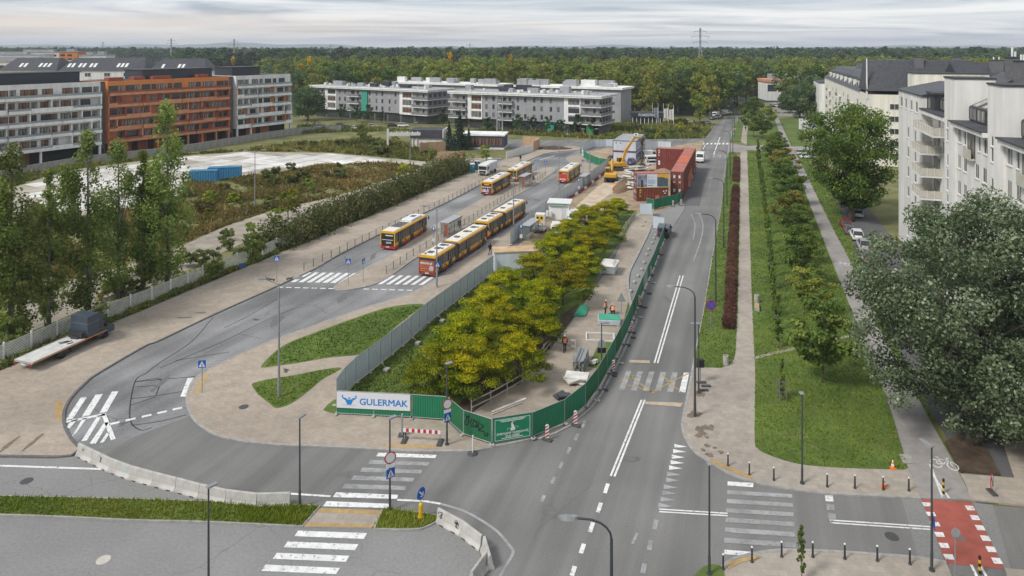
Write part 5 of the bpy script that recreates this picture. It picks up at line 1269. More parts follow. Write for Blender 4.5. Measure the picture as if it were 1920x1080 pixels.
blades('dry_grass', [pl([(-60,470),(60,418),(200,400),(330,375),(355,340),(480,330),(600,311),(690,306),(790,312),(760,324),(640,364),(520,391),(420,424),(300,476),(150,518),(45,556),(-60,600)])], 22, 0.42, LF['dry'], -0.06, 9, 0.13, 0.42, near=2.6)
blades('dry_grass', [pl([(-40,330),(120,315),(340,290),(460,281),(560,268),(720,262),(830,285),(800,302),(623,285),(460,283),(340,291),(130,317),(20,350)])], 20, 0.6, LF['dry'], -0.06, 10, 0.14, 0.35, near=3.6)
blades('dry_grass', [pl([(560,250),(800,244),(1160,262),(1320,259),(1335,238),(1300,228),(1150,236),(1000,246),(850,246),(700,240),(560,236)])], 16, 0.7, LF['weed'], -0.06, 11, 0.14, 0.45, near=3.8)
DST = [tree_broad(120+i, 7.2, 2.3, 1.2, 26, 60, 0.42, LF['dark'], limbs=5, tone=0.35, r0=0.09) for i in range(2)]
for i,(u,v) in enumerate(((914,249),(970,249),(996,250),(1025,251),(1053,252),(1082,252),(1110,253),(640,225),(668,228),(690,230),(716,232),(830,236))):
    p = gp(u,v); plant('street_tree', DST[i%2], 'dark street tree, %s from the left before the %s grey block' % (ORD[i if i<7 else i-7], 'nearer' if i<7 else 'farther'), 'tree', p.x, p.y, sc=random.uniform(0.8,1.1), group='dark street trees before the grey blocks')
CON = [tree_conifer(130+i, 9.5, 2.6, 1500, 0.5, LF['conifer'], 0.5) for i in range(2)]
for u,v,s,lab in ((842,282,0.95,'dark spruce left of the tallest one by the wooden hoarding'),(862,280,1.28,'tallest dark spruce beside the low black pavilion'),(879,281,0.72,'short wide spruce right of the tallest one'),(851,284,0.6,'low spruce at the foot of the group')):
    p = gp(u,v); plant('spruce_tree', CON[int(u)%2], lab, 'tree', p.x, p.y, sc=s)
FT = []
for i in range(3): FT.append(('mid', tree_broad(200+i, 17, 4.6, 3, 34, 32, 0.95, LF['mid'], clump=1.7, limbs=4, tone=0.5)))
for i in range(3): FT.append(('light', tree_broad(210+i, 17, 4.2, 2.5, 34, 32, 0.9, LF['light'], clump=1.6, limbs=4, tone=0.5)))
for i in range(2): FT.append(('dark', tree_broad(220+i, 16, 4.8, 2, 32, 32, 0.95, LF['dark'], clump=1.8, limbs=4, tone=0.6)))
FT.append(('yellow', tree_column(230, 19, 4.4, 2.5, 44, 34, 0.9, LF['yellow'], 3, tone=0.6)))
FT.append(('birch', tree_column(231, 18, 4.2, 2.5, 44, 34, 0.85, LF['light'], 3, tone=0.4)))
LABF = {'mid':'mid-green deciduous tree in the woods behind the grey blocks and the avenue','light':'pale olive-green tree in the woods behind the grey blocks and the avenue','dark':'dark green rounded tree in the woods behind the grey blocks and the avenue','yellow':'tall yellowing tree standing out in the woods','birch':'slender upright pale tree in the woods behind the grey blocks and the avenue'}
def blocked(x, y):
    u = 960+FOC*x/y
    if y < 300: return True
    if u < 560 and y < 520+ (560-u)*1.2: return True
    if u < 1165 and y < 372 - (u-560)*0.045: return True
    if 1165 <= u < 1330 and y < 318: return True
    if 1330 <= u < 1470:
        if y < 400 + (u-1330)*0.5 and u > 1425: return True
        if u > 1355 and y < 335 + (u-1355)*0.9: return True
    if u >= 1470 and (y < 345): return True
    if u >= 1690 and y < 400: return True
    if 125 < x < 200 and 395 < y < 450: return True
    return False
rnd = random.Random(77)
cand = []
y = 300.0
while y < 640:
    st = 10.5 + (y-300)*0.006
    x = -0.80*y
    while x < 0.80*y:
        px, py = x+rnd.uniform(-3.2,3.2), y+rnd.uniform(-3.2,3.2)
        if not blocked(px, py): cand.append((px,py))
        x += st
    y += st
cand.sort(key=lambda c: c[1])
def pick(x, y):
    n = sin(x*0.021+1.3)*cos(y*0.017)+rnd.uniform(-0.8,0.8)
    if rnd.random() < 0.005: return 8
    if n > 0.55: return rnd.choice((3,4,5,9))
    if n < -0.55: return rnd.choice((6,7,0))
    return rnd.choice((0,1,2,3,4,9,5))
front = cand[:296]; rest = cand[296:]
for (x,y) in front:
    k = pick(x,y)
    plant('forest_tree', FT[k][1], LABF[FT[k][0]], 'tree', x, y, sc=rnd.uniform(1.05,1.5), group='trees of the woods, %s' % FT[k][0])
for u,v0,y_,s,k,lab in ((579,108,430,1.3,8,'bright yellow tree, taller one of the pair above the left grey block'),(566,118,425,1.1,8,'bright yellow tree, lower one of the pair above the left grey block'),(957,110,450,1.35,8,'bright yellow tree in the woods above the right grey block'),(438,120,560,1.2,8,'yellow tree in the woods right of the left buildings'),(1312,236,0,0.78,4,'pale leafy tree alone by the road before the woods')):
    if y_ == 0: p = gp(u,v0); x,y = p.x,p.y
    else: x,y = (u-960)*y_/FOC, y_
    plant('yellow_tree' if k == 8 else 'roadside_tree', FT[k][1], lab, 'tree', x, y, sc=s)
def forest_mass(name, pts, protos, scales, seed):
    col = bpy.data.collections.new('forest_kinds')
    for tm, cm in protos:
        bm = bmesh.new(); bm.from_mesh(cm); lay = bm.faces.layers.float.get('tone'); k0 = len(bm.faces); bm.from_mesh(tm)
        me = bpy.data.meshes.new('wood_tree'); bm.to_mesh(me); bm.free()
        me.materials.clear(); me.materials.append(cm.materials[0]); me.materials.append(tm.materials[0])
        mi = np.zeros(len(me.polygons),dtype=np.int32); mi[k0:] = 1; me.polygons.foreach_set('material_index', mi)
        col.objects.link(bpy.data.objects.new('wood_tree', me))
    me = bpy.data.meshes.new(name); me.from_pydata(pts, [], [])
    a = me.attributes.new('sc','FLOAT','POINT'); a.data.foreach_set('value', np.array(scales,dtype=np.float32))
    o = put(name, me); tag(o, kind='stuff')
    ng = bpy.data.node_groups.new('forest_nodes','GeometryNodeTree')
    ng.interface.new_socket('Geometry', in_out='INPUT', socket_type='NodeSocketGeometry'); ng.interface.new_socket('Geometry', in_out='OUTPUT', socket_type='NodeSocketGeometry')
    n = ng.nodes; l = ng.links
    gi = n.new('NodeGroupInput'); go = n.new('NodeGroupOutput'); ip = n.new('GeometryNodeInstanceOnPoints'); ci = n.new('GeometryNodeCollectionInfo')
    ci.inputs['Collection'].default_value = col; ci.inputs['Separate Children'].default_value = True; ci.inputs['Reset Children'].default_value = True
    rv = n.new('FunctionNodeRandomValue'); rv.data_type = 'FLOAT_VECTOR'; rv.inputs[1].default_value = (0,0,6.28); rv.inputs['Seed'].default_value = seed
    na = n.new('GeometryNodeInputNamedAttribute'); na.data_type = 'FLOAT'; na.inputs['Name'].default_value = 'sc'
    ip.inputs['Pick Instance'].default_value = True
    l.new(gi.outputs[0], ip.inputs['Points']); l.new(ci.outputs[0], ip.inputs['Instance']); l.new(rv.outputs[0], ip.inputs['Rotation']); l.new(na.outputs[0], ip.inputs['Scale']); l.new(ip.outputs[0], go.inputs[0])
    md = o.modifiers.new('forest','NODES'); md.node_group = ng
    return o
forest_mass('forest', [(x,y,0) for x,y in rest], [FT[i][1] for i in (0,1,2,3,4,6,7,9)], [rnd.uniform(1.1,1.5) for x,y in rest], 1)
FD = [tree_broad(240+i, 26, 6.2, 6, 26, 22, 1.7, LF['dark'], clump=2.7, limbs=2, tone=0.45) for i in range(3)] + [tree_pine(250+i, 26, LF['pine']) for i in range(3)]
far = []
y = 650.0
while y < 2500:
    st = 11.0 + (y-650)*0.012
    x = -0.82*y
    while x < 0.82*y:
        u = 960+FOC*x/y
        if not (u < 330 and y < 1100): far.append((x+rnd.uniform(-5,5), y+rnd.uniform(-5,5), 0))
        x += st
    y += st
forest_mass('forest', far, FD, [min(1.25,max(0.72,rnd.gauss(1.0,0.11))) for _ in far], 2)
# ================================================================ vehicles   (local: +y forward, x right)
def paint(name, c, rough=0.35): return mat('paint_'+name, c, rough, tuple(q*0.88 for q in c), scale=0.8, spec=0.5)
P_YEL = paint('bus_yellow', (0.66,0.36,0.02)); P_RED = paint('bus_red', (0.42,0.035,0.025)); P_ORG = paint('bus_orange', (0.56,0.20,0.02)); P_MAR = paint('bus_maroon', (0.20,0.035,0.03))
P_WHT = paint('white', (0.70,0.70,0.69)); P_ROOFW = mat('bus_roof_white', (0.72,0.68,0.60), 0.6, (0.60,0.56,0.49), scale=1.0, detail=6)
P_SIL = paint('silver', (0.38,0.39,0.40)); P_BLK = paint('black', (0.022,0.023,0.026)); P_NAVY = mat('paint_navy', (0.060,0.080,0.105), 0.35, (0.050,0.067,0.09), scale=0.8); P_BLUE = paint('blue', (0.05,0.09,0.24)); P_DRED = paint('dark_red', (0.25,0.02,0.025)); P_GRY = paint('grey', (0.15,0.155,0.165))
M_TYRE = mat('tyre_rubber', (0.025,0.025,0.026), 0.9, scale=6); M_RIM = mat('wheel_rim', (0.32,0.32,0.33), 0.4, scale=3, metal=0.4)
M_VGLASS = mat('vehicle_glass', (0.020,0.024,0.028), 0.08, (0.030,0.033,0.038), scale=0.6, spec=0.8); M_PLAST = mat('black_plastic', (0.035,0.035,0.037), 0.7, scale=3)
M_LAMPR = mat('tail_lamp_red', (0.45,0.02,0.015), 0.25, scale=3); M_LAMPW = mat('head_lamp_clear', (0.65,0.66,0.66), 0.15, scale=3); M_LAMPO = mat('lamp_amber', (0.7,0.25,0.02), 0.3, scale=3)
M_PLATE = mat('number_plate', (0.7,0.7,0.68), 0.5, scale=3); M_HATCH = mat('roof_hatch_dark', (0.05,0.055,0.065), 0.35, (0.035,0.038,0.045), scale=2)
M_BELLOW = mat('bellows_rubber', (0.15,0.145,0.14), 0.9, (0.09,0.088,0.085), scale=1, stretch=(0.3,9,0.3))
M_RUBBER = mat('rubber_foot', (0.05,0.05,0.052), 0.85, (0.08,0.078,0.075), scale=4)
def wheel(parent, x, y, r=0.48, w=0.3):
    s = 1 if x > 0 else -1
    me = mesh_once(('tyre',r,w), lambda: MB().lathe([(r*0.62,-w/2),(r*0.96,-w/2),(r,-w/2+.04),(r,w/2-.04),(r*0.96,w/2),(r*0.62,w/2)],16).mesh('wheel', M_TYRE, True))
    o = put('wheel', me, parent, (x, y, r)); o.rotation_euler = (0, pi/2, 0)
    me = mesh_once(('rim',r,w), lambda: MB().lathe([(r*0.61,-w/2+.03),(r*0.25,-w/2+.06),(r*0.25,w/2-.04),(r*0.61,w/2-.015)],12).mesh('rim', M_RIM))
    put('rim', me, o)
    return o
def arch(parent, x, y, r, m=M_PLAST):
    s = 1 if x > 0 else -1
    b = MB(); n = 10; vs = []
    for rr_ in (r*0.9, r*1.22):
        for i in range(n+1): t = pi*i/n; vs.append((0, rr_*cos(t), r+rr_*sin(t)*1.0))
    f = [(i,i+1,n+2+i,n+1+i) for i in range(n)]
    vs2 = [(p[0]+0.02,p[1],p[2]) for p in vs]
    b.add([(x-0.01*s+q[0]*s, y+q[1], q[2]) for q in vs2], f); return b.build('wheel_arch', m, parent)
def bus(label, px, py, heading, L=12.0, art=False, ad=0, red=True, solar=False, edge=None, group='city buses standing in the terminal'):
    """(px,py): ground point of the rear right corner"""
    h = heading; ux, uy = sin(h), cos(h)
    cx, cy = px - cos(h)*1.275, py + sin(h)*1.275
    t = thing('city_bus', label, 'bus', (cx, cy, 0.012), -h, group)
    W2 = 1.275; lo = P_RED if red else P_MAR; ed = edge or P_YEL
    secs = [(0, L)] if not art else [(0, 6.4), (7.7, L)]
    doors = [(1.2,2.5),(5.4,6.7),(L-1.75,L-0.5)] if not art else [(1.0,2.2),(4.2,5.4),(10.4,11.6),(L-1.75,L-0.5)]
    whl = [3.5, L-2.75] if not art else [3.1, 8.9, L-2.75]
    for k,(a,c) in enumerate(secs):
        b = MB(); b.cbox(-W2+.03, W2-.03, a+.02, c-.02, 0.30, 2.72, 0.06); b.build('window_band', M_VGLASS, t)
        b = MB(); b.extr([(-W2,2.66),(W2,2.66),(W2,2.86),(W2-.22,3.0),(-W2+.22,3.0),(-W2,2.86)], 'y', a, c, 0)
        b.build('roof_edge', ed, t)
        b = MB(); b.cbox(-W2+.24, W2-.24, a+.15, c-.15, 2.95, 3.06, 0.03); b.build('roof', P_ROOFW, t)
        for sd in (1,-1):
            ds = [d for d in doors if a <= d[0] < c] if sd > 0 else []
            cuts = [a]+[q for d in ds for q in d]+[c]
            for i in range(0,len(cuts),2):
                y0,y1 = cuts[i],cuts[i+1]
                if y1-y0 < 0.12: continue
                p = MB(); xs = (W2-.03, W2) if sd > 0 else (-W2,-W2+.03)
                p.box(xs[0],xs[1],y0,y1,0.28,0.72,0); p.box(xs[0],xs[1],y0,y1,0.721,1.22,1)
                if not red: p.box(xs[0],xs[1],y0,y1,2.60,2.655,2)
                for q in (y0+.02, y1-.1): p.box(xs[0],xs[1]-.005*sd if sd>0 else xs[1],q,q+.08,1.221,2.6,3)
                p.build('side_panel', [lo, P_YEL, P_RED, M_PLAST], t)
        b = MB()
        b.box(-W2+.02,W2-.02,a,a+.04,0.28,0.7,0) if k == 0 else None
        if k == 0: b.build('rear_bumper', lo, t)
    if art:
        b = MB()
        for i in range(8): b.box(-W2+.08+.06*(i%2), W2-.08-.06*(i%2), 6.4+i*.1625, 6.4+(i+1)*.1625-.002, 0.45, 2.92-.05*(i%2))
        b.build('bellows', M_BELLOW, t)
    for (a,c) in doors:
        b = MB(); b.box(W2-.032,W2+.002,a+.02,c-.02,0.32,2.58,0); b.box(W2+.003,W2+.02,(a+c)/2-.03,(a+c)/2+.03,0.34,2.55,1); b.box(W2+.003,W2+.02,a,a+.05,0.34,2.55,1); b.box(W2+.003,W2+.02,c-.05,c,0.34,2.55,1)
        b.build('door', [M_VGLASS, M_PLAST], t)
    for y in whl:
        for x in (W2-.17,-W2+.17): wheel(t, x, y, 0.48, 0.3)
        for x in (W2+.004,-W2-.004): arch(t, x, y, 0.5)
        b = MB()
        for x in (W2-.01,): b.extr([(y+0.5*cos(pi*i/8)*1.05, 0.3+0.62*sin(pi*i/8)) for i in range(9)], 'x', x-.06, x+.008)
        b.build('wheel_well', M_DARKV, t)
    b = MB(); b.box(-W2+.16,W2-.16,-.03,0.0,2.28,2.62); b.build('rear_window', M_VGLASS, t)
    b = MB(); b.box(-W2,-W2+.15,-.02,.02,0.7,2.66); b.box(W2-.15,W2,-.02,.02,0.7,2.66); b.build('rear_pillar', ed if ad != 2 else P_MAR, t)
    adm = {0:(P_BLK,P_GRY,P_WHT), 1:(mat('ad_dark',(0.03,0.03,0.035),0.4),P_GRY,P_WHT), 2:(mat('ad_brown',(0.38,0.11,0.06),0.5,(0.25,0.07,0.05),scale=0.9),P_ORG,P_SIL), 3:(mat('ad_maroon',(0.13,0.03,0.04),0.5),P_WHT,P_BLUE), 4:(mat('ad_red',(0.55,0.06,0.04),0.5,(0.45,0.03,0.03),scale=1),P_WHT,P_DRED), 5:(mat('ad_olive',(0.10,0.11,0.05),0.5),P_ORG,P_WHT)}[ad]
    b = MB(); b.box(-W2+.16,W2-.16,-.025,.0,0.72,2.27); pn = b.build('rear_panel', adm[0], t)
    q = MB()
    if ad == 2:
        q.box(-1.05,-0.1,-.032,-.026,0.80,1.15); q.build('poster', P_ORG, pn)
        q = MB(); q.lathe([(0.02,0),(0.34,0),(0.36,.4),(0.2,.62),(0.02,.66)],10,(0.72,0,0.95));
        for i,v in enumerate(q.v): q.v[i] = (v[0], -.030 - (0.004 if v[1] < 0 else 0), v[2])
        q.build('poster', P_SIL, pn)
        put_text('niemyslo.pl', 0.42, P_WHT, pn, Matrix.Translation((-0.15,-.034,1.92)) @ UPR, 0.01)
        q = MB(); q.box(-0.8,0.0,-.036,-.033,0.88,1.06); q.build('poster', P_MAR, pn)
    elif ad == 3:
        for i in range(4): q.box(-1.0+.52*i,-0.62+.52*i,-.032,-.026,1.75,1.95)
        q.box(-1.0,-.2,-.032,-.026,1.25,1.4); q.box(-1.0,-.1,-.032,-.026,0.85,1.12); q.build('poster', P_WHT, pn)
        q = MB(); q.extr([(-.05,.75),(.5,.75),(.45,1.4),(.2,1.65),(0,1.3)],'y',-.034,-.027); q.build('poster', P_SIL, pn)
        q = MB(); q.box(.52,.85,-.034,-.027,1.0,1.6); q.build('poster', P_BLUE, pn)
        q = MB(); q.box(-.6,.6,-.06,-.031,2.3,2.55); q.build('route_display', P_YEL, pn)
    elif ad == 4:
        q.box(-.8,.6,-.032,-.026,1.02,1.14); q.box(-.9,.7,-.032,-.026,0.84,0.94); q.box(-.2,.9,-.06,-.031,2.32,2.42); q.build('poster', P_WHT, pn)
    elif ad == 5:
        q.box(-.6,-.1,-.032,-.026,0.9,1.7); q.build('poster', P_ORG, pn); q = MB(); q.box(.2,.9,-.032,-.026,0.9,1.3); q.build('poster', P_WHT, pn)
    else:
        q.box(-.95,.95,-.032,-.026,1.62,1.70); q.box(-.35,.95,-.06,-.031,2.28,2.42); q.build('poster', P_WHT, pn)
        q = MB(); q.lathe([(0.02,0),(.16,0),(.18,.25),(0.02,.34)],8,(-.1,0,1.05)); q.box(.1,.62,-.03,.03,1.1,1.36)
        for i,v in enumerate(q.v): q.v[i] = (v[0], -.034 if v[1] < 0 else -.028, v[2])
        q.build('poster', P_SIL, pn)
    for x in (-1.12,1.0):
        b = MB(); b.box(x,x+.12,-.05,-.026,0.78,1.2); b.build('tail_lamp', M_LAMPR, t)
    b = MB(); b.box(-.28,.28,-.05,-.001,0.48,0.6); b.build('number_plate', M_PLATE, t)
    b = MB(); b.box(-W2+.1,W2-.1,L,L+.06,0.95,2.75); b.build('windscreen', M_VGLASS, t)
    b = MB(); b.box(-W2+.02,W2-.02,L,L+.1,0.28,0.94); b.build('front_bumper', lo, t)
    for s in (-1,1):
        b = MB(); b.tube([(s*1.15,L,2.75),(s*1.4,L+.35,2.78),(s*1.42,L+.38,2.6)],.035,5); b.box(s*1.42-.1,s*1.42+.1,L+.33,L+.43,2.1,2.6); b.build('mirror', M_PLAST, t)
        b = MB(); b.box(s*0.95-.18,s*0.95+.18,L+.1,L+.13,0.62,0.8); b.build('headlight', M_LAMPW, t)
    if solar:
        for i in range(3):
            for j in (-1,0,1):
                b = MB(); b.box(j*.62-.27,j*.62+.27,2.6+i*1.15,3.5+i*1.15,3.07,3.12); b.build('battery_cover', M_HATCH, t)
        b = MB(); b.cbox(-.95,.95,6.6,10.6,3.05,3.32,.08); b.build('roof_unit', P_WHT, t)
        b = MB(); b.box(-.35,.45,8.6,9.7,3.33,3.36); b.build('hatch', M_HATCH, t)
    else:
        for k,(a,c) in enumerate(secs):
            ln = c-a
            for f in ((0.22,0.55,0.82) if art else (0.3,0.62)):
                y = a+ln*f; b = MB(); b.box(-.55,.25,y-.4,y+.4,3.06,3.14); b.build('hatch', M_HATCH, t)
                b = MB(); b.box(.45,.7,y-.2,y+.25,3.06,3.16); b.build('roof_vent', P_GRY if f > .4 else P_WHT, t)
            if not art:
                b = MB(); b.cbox(-.85,.85,a+ln*.5,a+ln*.86,3.05,3.24,.06); b.build('roof_unit', P_WHT, t)
                b = MB(); b.box(-.4,.4,a+ln*.62,a+ln*.74,3.245,3.27); b.build('hatch', M_HATCH, t)
    if ad == 2:
        b = MB(); b.box(-.75,-.05,.1,.16,3.25,3.3); b.cyl((-.4,.4,3.05),(-.4,.15,3.27),.06,n=6); b.build('exhaust', M_PLAST, t)
    return t
H21 = radians(21)
p = gp(740.7,471); bus('single city bus with open dark rear panel, alone in the left lane nearest the camera', p.x,p.y, radians(17.5), ad=0, solar=True)
p = gp(816,521.5); bus('articulated city bus with brown rear advert, nearest in the right lane', p.x,p.y, H21, 18, True, 2, red=False, edge=P_YEL)
p = gp(916,450); bus('articulated city bus close ahead of the one with the brown advert', p.x,p.y, H21, 18, True, 1, red=False, edge=P_YEL)
p = gp(923,368); bus('city bus with maroon rear advert and yellow display, far left lane', p.x,p.y, radians(19), ad=3, red=False)
p = gp(969,342.5); bus('city bus with olive rear advert behind a shelter, farthest in the left lane', p.x,p.y, radians(19), ad=5, red=False)
p = gp(1065.5,345); bus('city bus with bright red rear advert and open doors, far right lane', p.x,p.y, radians(19), ad=4, red=False, edge=P_YEL)
def car(label, u, v, heading, m, kind='hatch', group=None, cat='car', z=0.012, world=None):
    """small car; (u,v) is the ground under its middle"""
    p = Vector(world) if world else gp(u,v); L, W2, H = {'hatch':(4.1,.87,1.47),'suv':(4.5,.92,1.64),'sedan':(4.6,.89,1.45),'mpv':(4.4,.88,1.75)}[kind]
    t = thing('parked_car', label, cat, (p.x,p.y,z), -heading, group)
    def mk():
        b = MB(); y0, y1 = -L/2, L/2; hb = H*0.60
        def ring(y, w, zl, zh): return [(-w,y,zl),(w,y,zl),(w*1.0,y,(zl+zh)/2),(w*.92,y,zh),(-w*.92,y,zh),(-w,y,(zl+zh)/2)]
        b.loft([ring(y0,W2*.86,.38,hb*.86),ring(y0+.12,W2*.96,.25,hb),ring(y0+.9,W2,.2,hb*1.03),ring(.3,W2,.2,hb*1.03),ring(y1-1.25,W2,.2,hb*.98),ring(y1-.2,W2*.93,.25,hb*.82),ring(y1,W2*.80,.35,hb*.62)])
        return b.mesh('body', m, True)
    put('body', mk(), t)
    rear = -L/2+(.55 if kind == 'sedan' else .12); rs = .75 if kind == 'sedan' else .4; hb = H*.60
    def cab():
        b = MB(); f0 = L/2-1.25
        b.loft([[(-W2*.91,rear,hb),(W2*.91,rear,hb),(W2*.91,f0,hb),(-W2*.91,f0,hb)],[(-W2*.70,rear+rs,H-.03),(W2*.70,rear+rs,H-.03),(W2*.70,f0-.95,H-.03),(-W2*.70,f0-.95,H-.03)]])
        return b.mesh('windows', M_VGLASS)
    put('windows', mesh_once(('cab',kind), cab), t)
    b = MB(); f0 = L/2-1.25
    b.cbox(-W2*.72,W2*.72,rear+rs-.05,f0-.9,H-.05,H+.01,.02)
    for s in (-1,1):
        for (ya,yb_) in ((rear+.04,rear+rs+.02),(f0-.03,f0-.95)):
            b.tube([(s*W2*.90,ya,hb),(s*W2*.70,yb_,H-.03)],.045,4)
        b.tube([(s*W2*.91,.0,hb),(s*W2*.70,.05,H-.03)],.045,4)
    b.build('roof', m, t)
    for y in (-L/2+.78, L/2-.85):
        for x in (W2-.1,-W2+.1): wheel(t, x, y, .32, .2)
    for s in (-1,1):
        b = MB(); b.box(s*W2*.68-.14,s*W2*.68+.14,L/2-.16,L/2-.02,hb*.62,hb*.76); b.build('headlight', M_LAMPW, t)
        b = MB(); b.box(s*W2*.72-.12,s*W2*.72+.12,-L/2-.01,-L/2+.12,hb*.78,hb*.98); b.build('tail_lamp', M_LAMPR, t)
        b = MB(); b.box(s*(W2+.02)-.08,s*(W2+.02)+.08,L/2-1.55,L/2-1.42,hb+.02,hb+.16); b.build('mirror', m, t)
    b = MB(); b.box(-.26,.26,-L/2-.02,-L/2+.05,.55,.66); b.build('number_plate', M_PLATE, t)
    return t
def van(label, u, v, heading, m=None, L=5.0, H=1.95, z=0.05, glazed=False, group=None, cat='van'):
    p = gp(u,v); m = m or P_WHT; W2 = .95 if L < 5.4 else 1.02
    t = thing('panel_van', label, cat, (p.x,p.y,z), -heading, group)
    y0,y1 = -L/2,L/2
    b = MB(); side = [(y0,.3),(y1-.08,.3),(y1,.5),(y1-.05,H*.47),(y1-.75,H*.56),(y1-1.55,H*.93),(y1-2.0,H),(y0+.15,H),(y0,H*.9)]
    def rg(x,k): return [(x,q[0]*1.0,q[1]) for q in side]
    n = len(side)
    b.loft([[(-W2+.06,q[0]*.985,q[1]*.985+.01) for q in side],[(-W2,q[0],q[1]) for q in side],[(W2,q[0],q[1]) for q in side],[(W2-.0+.0,q[0],q[1]) for q in side]] if False else [[(-W2,q[0],q[1]) for q in side],[(W2,q[0],q[1]) for q in side]])
    b.build('body', m, t)
    def slab(q0, q1, w, off=.02):
        d = Vector((0,q1[0]-q0[0],q1[1]-q0[1])); nn = Vector((0,d.z,-d.y)).normalized()*off; nn = -nn if nn.y < 0 else nn
        k = MB(); a = [(-w,q0[0],q0[1]),(w,q0[0],q0[1]),(w*.93,q1[0],q1[1]),(-w*.93,q1[0],q1[1])]
        k.add([tuple(Vector(c)+nn) for c in a]+[tuple(Vector(c)-nn) for c in a],[(0,1,2,3),(0,4,5,1),(1,5,6,2),(2,6,7,3),(3,7,4,0)]); return k
    slab((y1-.80,H*.575),(y1-1.50,H*.91), W2*.90).build('windscreen', M_VGLASS, t)
    for s in (-1,1):
        b = MB(); x = s*W2
        b.extr([(y1-1.15,H*.58),(y1-1.62,H*.87),(y1-2.3,H*.87),(y1-2.3,H*.56)],'x',x-.012,x+.012); b.build('side_window', M_VGLASS, t)
        if glazed:
            b = MB(); b.box(x-.012,x+.012,y0+.3,y1-2.45,H*.58,H*.85); b.build('side_window', M_VGLASS, t)
        b = MB(); b.box(s*.72-.16,s*.72+.16,y1-.12,y1+.005,H*.36,H*.46); b.build('headlight', M_LAMPW, t)
        b = MB(); b.box(s*.88-.07,s*.88+.07,y0-.02,y0+.02,H*.35,H*.62); b.build('tail_lamp', M_LAMPR, t)
        b = MB(); b.box(s*(W2+.1)-.09,s*(W2+.1)+.09,y1-1.25,y1-1.12,H*.56,H*.7); b.build('mirror', M_PLAST, t)
        for y in (y0+.95,y1-.95): wheel(t, s*(W2-.1), y, .34, .22)
    b = MB(); b.box(-W2*.97,W2*.97,y1-.1,y1+.06,.28,.56); b.build('bumper', M_PLAST, t)
    b = MB(); b.box(-.27,.27,y1+.061,y1+.075,.40,.51); b.build('number_plate', M_PLATE, t)
    b = MB(); b.box(-W2*.8,W2*.8,y0-.015,y0+.02,H*.60,H*.86); b.build('rear_window', M_VGLASS, t)
    return t
A_ = radians(17.5); p = gp(128,672)
t = thing('flatbed_truck', 'dark blue flatbed recovery truck with white deck beside the white fence', 'truck', (p.x-cos(A_)*1.0-.55, p.y+sin(A_)*1.0-.15, 0.10), -A_)
b = MB(); b.box(-1.2,1.2,-3.3,2.6,.86,.98,0); b.box(-1.25,-1.2,-3.3,2.6,.84,1.02,1); b.box(1.2,1.25,-3.3,2.6,.84,1.02,1); b.box(-1.2,1.2,-3.36,-3.301,.80,.97,1); b.build('deck', [mat('deck_white',(0.66,0.655,0.63),0.5,(0.50,0.49,0.47),scale=1.4,detail=7), P_SIL], t)
b = MB(); b.box(1.251,1.262,-3.3,5.2,.88,.98); b.box(-1.262,-1.251,-3.3,5.2,.88,.98); b.build('reflective_stripe', M_LAMPO, t)
b = MB(); b.box(-.45,.45,-3.0,4.4,.55,.85); b.box(.7,1.15,.9,2.3,.42,.8,0); b.box(-1.15,-.7,.9,2.3,.42,.8,0); b.build('chassis', M_PLAST, t)
b = MB(); b.box(-1.15,1.15,2.85,4.25,.80,3.15,0); b.extr([(4.25,2.05),(4.25,3.12),(4.75,2.85),(5.15,2.35)],'x',-1.08,1.08,0); b.box(-1.16,1.16,2.84,4.26,2.36,2.42,1); b.build('sleeper_box', [P_NAVY, P_GRY], t)
b = MB(); side = [(4.26,.45),(6.35,.45),(6.45,.62),(6.38,1.12),(5.75,1.38),(5.05,2.02),(4.26,2.04)]
b.loft([[(-1.0,q[0],q[1]) for q in side],[(1.0,q[0],q[1]) for q in side]]); cb = b.build('cab', P_NAVY, t)
for s in (-1,1):
    b = MB(); b.extr([(5.72,1.36),(5.1,1.92),(4.45,1.92),(4.45,1.34)],'x',s*1.0-.012,s*1.0+.012); b.build('side_window', M_VGLASS, t)
    b = MB(); b.box(s*.72-.18,s*.72+.18,6.30,6.46,.85,1.05); b.build('headlight', M_LAMPW, t)
    b = MB(); b.box(s*1.14-.1,s*1.14+.1,5.2,5.34,1.3,1.62); b.build('mirror', M_PLAST, t)
    b = MB(); b.box(s*.98-.2,s*.98+.2,-3.4,-3.37,.62,.78); b.build('tail_lamp', M_LAMPR, t)
    wheel(t, s*.98, 0, .4, .42); wheel(t, s*.9, 4.9-.35+.7, .36, .24)
    b = MB(); b.extr([(.75*cos(pi*i/8),.42+.46*sin(pi*i/8)) for i in range(9)],'x',s*.78,s*1.2); b.build('mudguard', M_PLAST, t)
b = MB(); b.add([(-.92,5.80,1.39),(.92,5.80,1.39),(.85,5.09,2.03),(-.85,5.09,2.03),(-.92,5.75,1.37),(.92,5.75,1.37),(.85,5.05,2.0),(-.85,5.05,2.0)],[(0,1,2,3),(0,4,5,1),(1,5,6,2),(2,6,7,3),(3,7,4,0)]); b.build('windscreen', M_VGLASS, t)
b = MB(); b.box(-.9,.9,2.35,2.75,.985,1.55); b.box(1.1,1.15,2.5,2.6,.98,1.9); b.build('headboard', M_PLAST, t)
b = MB(); b.cyl((-.3,2.2,1.05),(.5,2.3,1.05),.16,n=8); b.build('winch', M_PLAST, t)
for (x0,y0,x1,y1) in ((-.6,.9,.0,1.6),(-.2,.7,.3,1.75),(.55,.9,.75,1.5)):
    b = MB(); b.tube([(x0,y0,1.0),((x0+x1)/2+.1,(y0+y1)/2,1.02),(x1,y1,1.0)],.05,5); b.build('strap', M_PLAST, t)
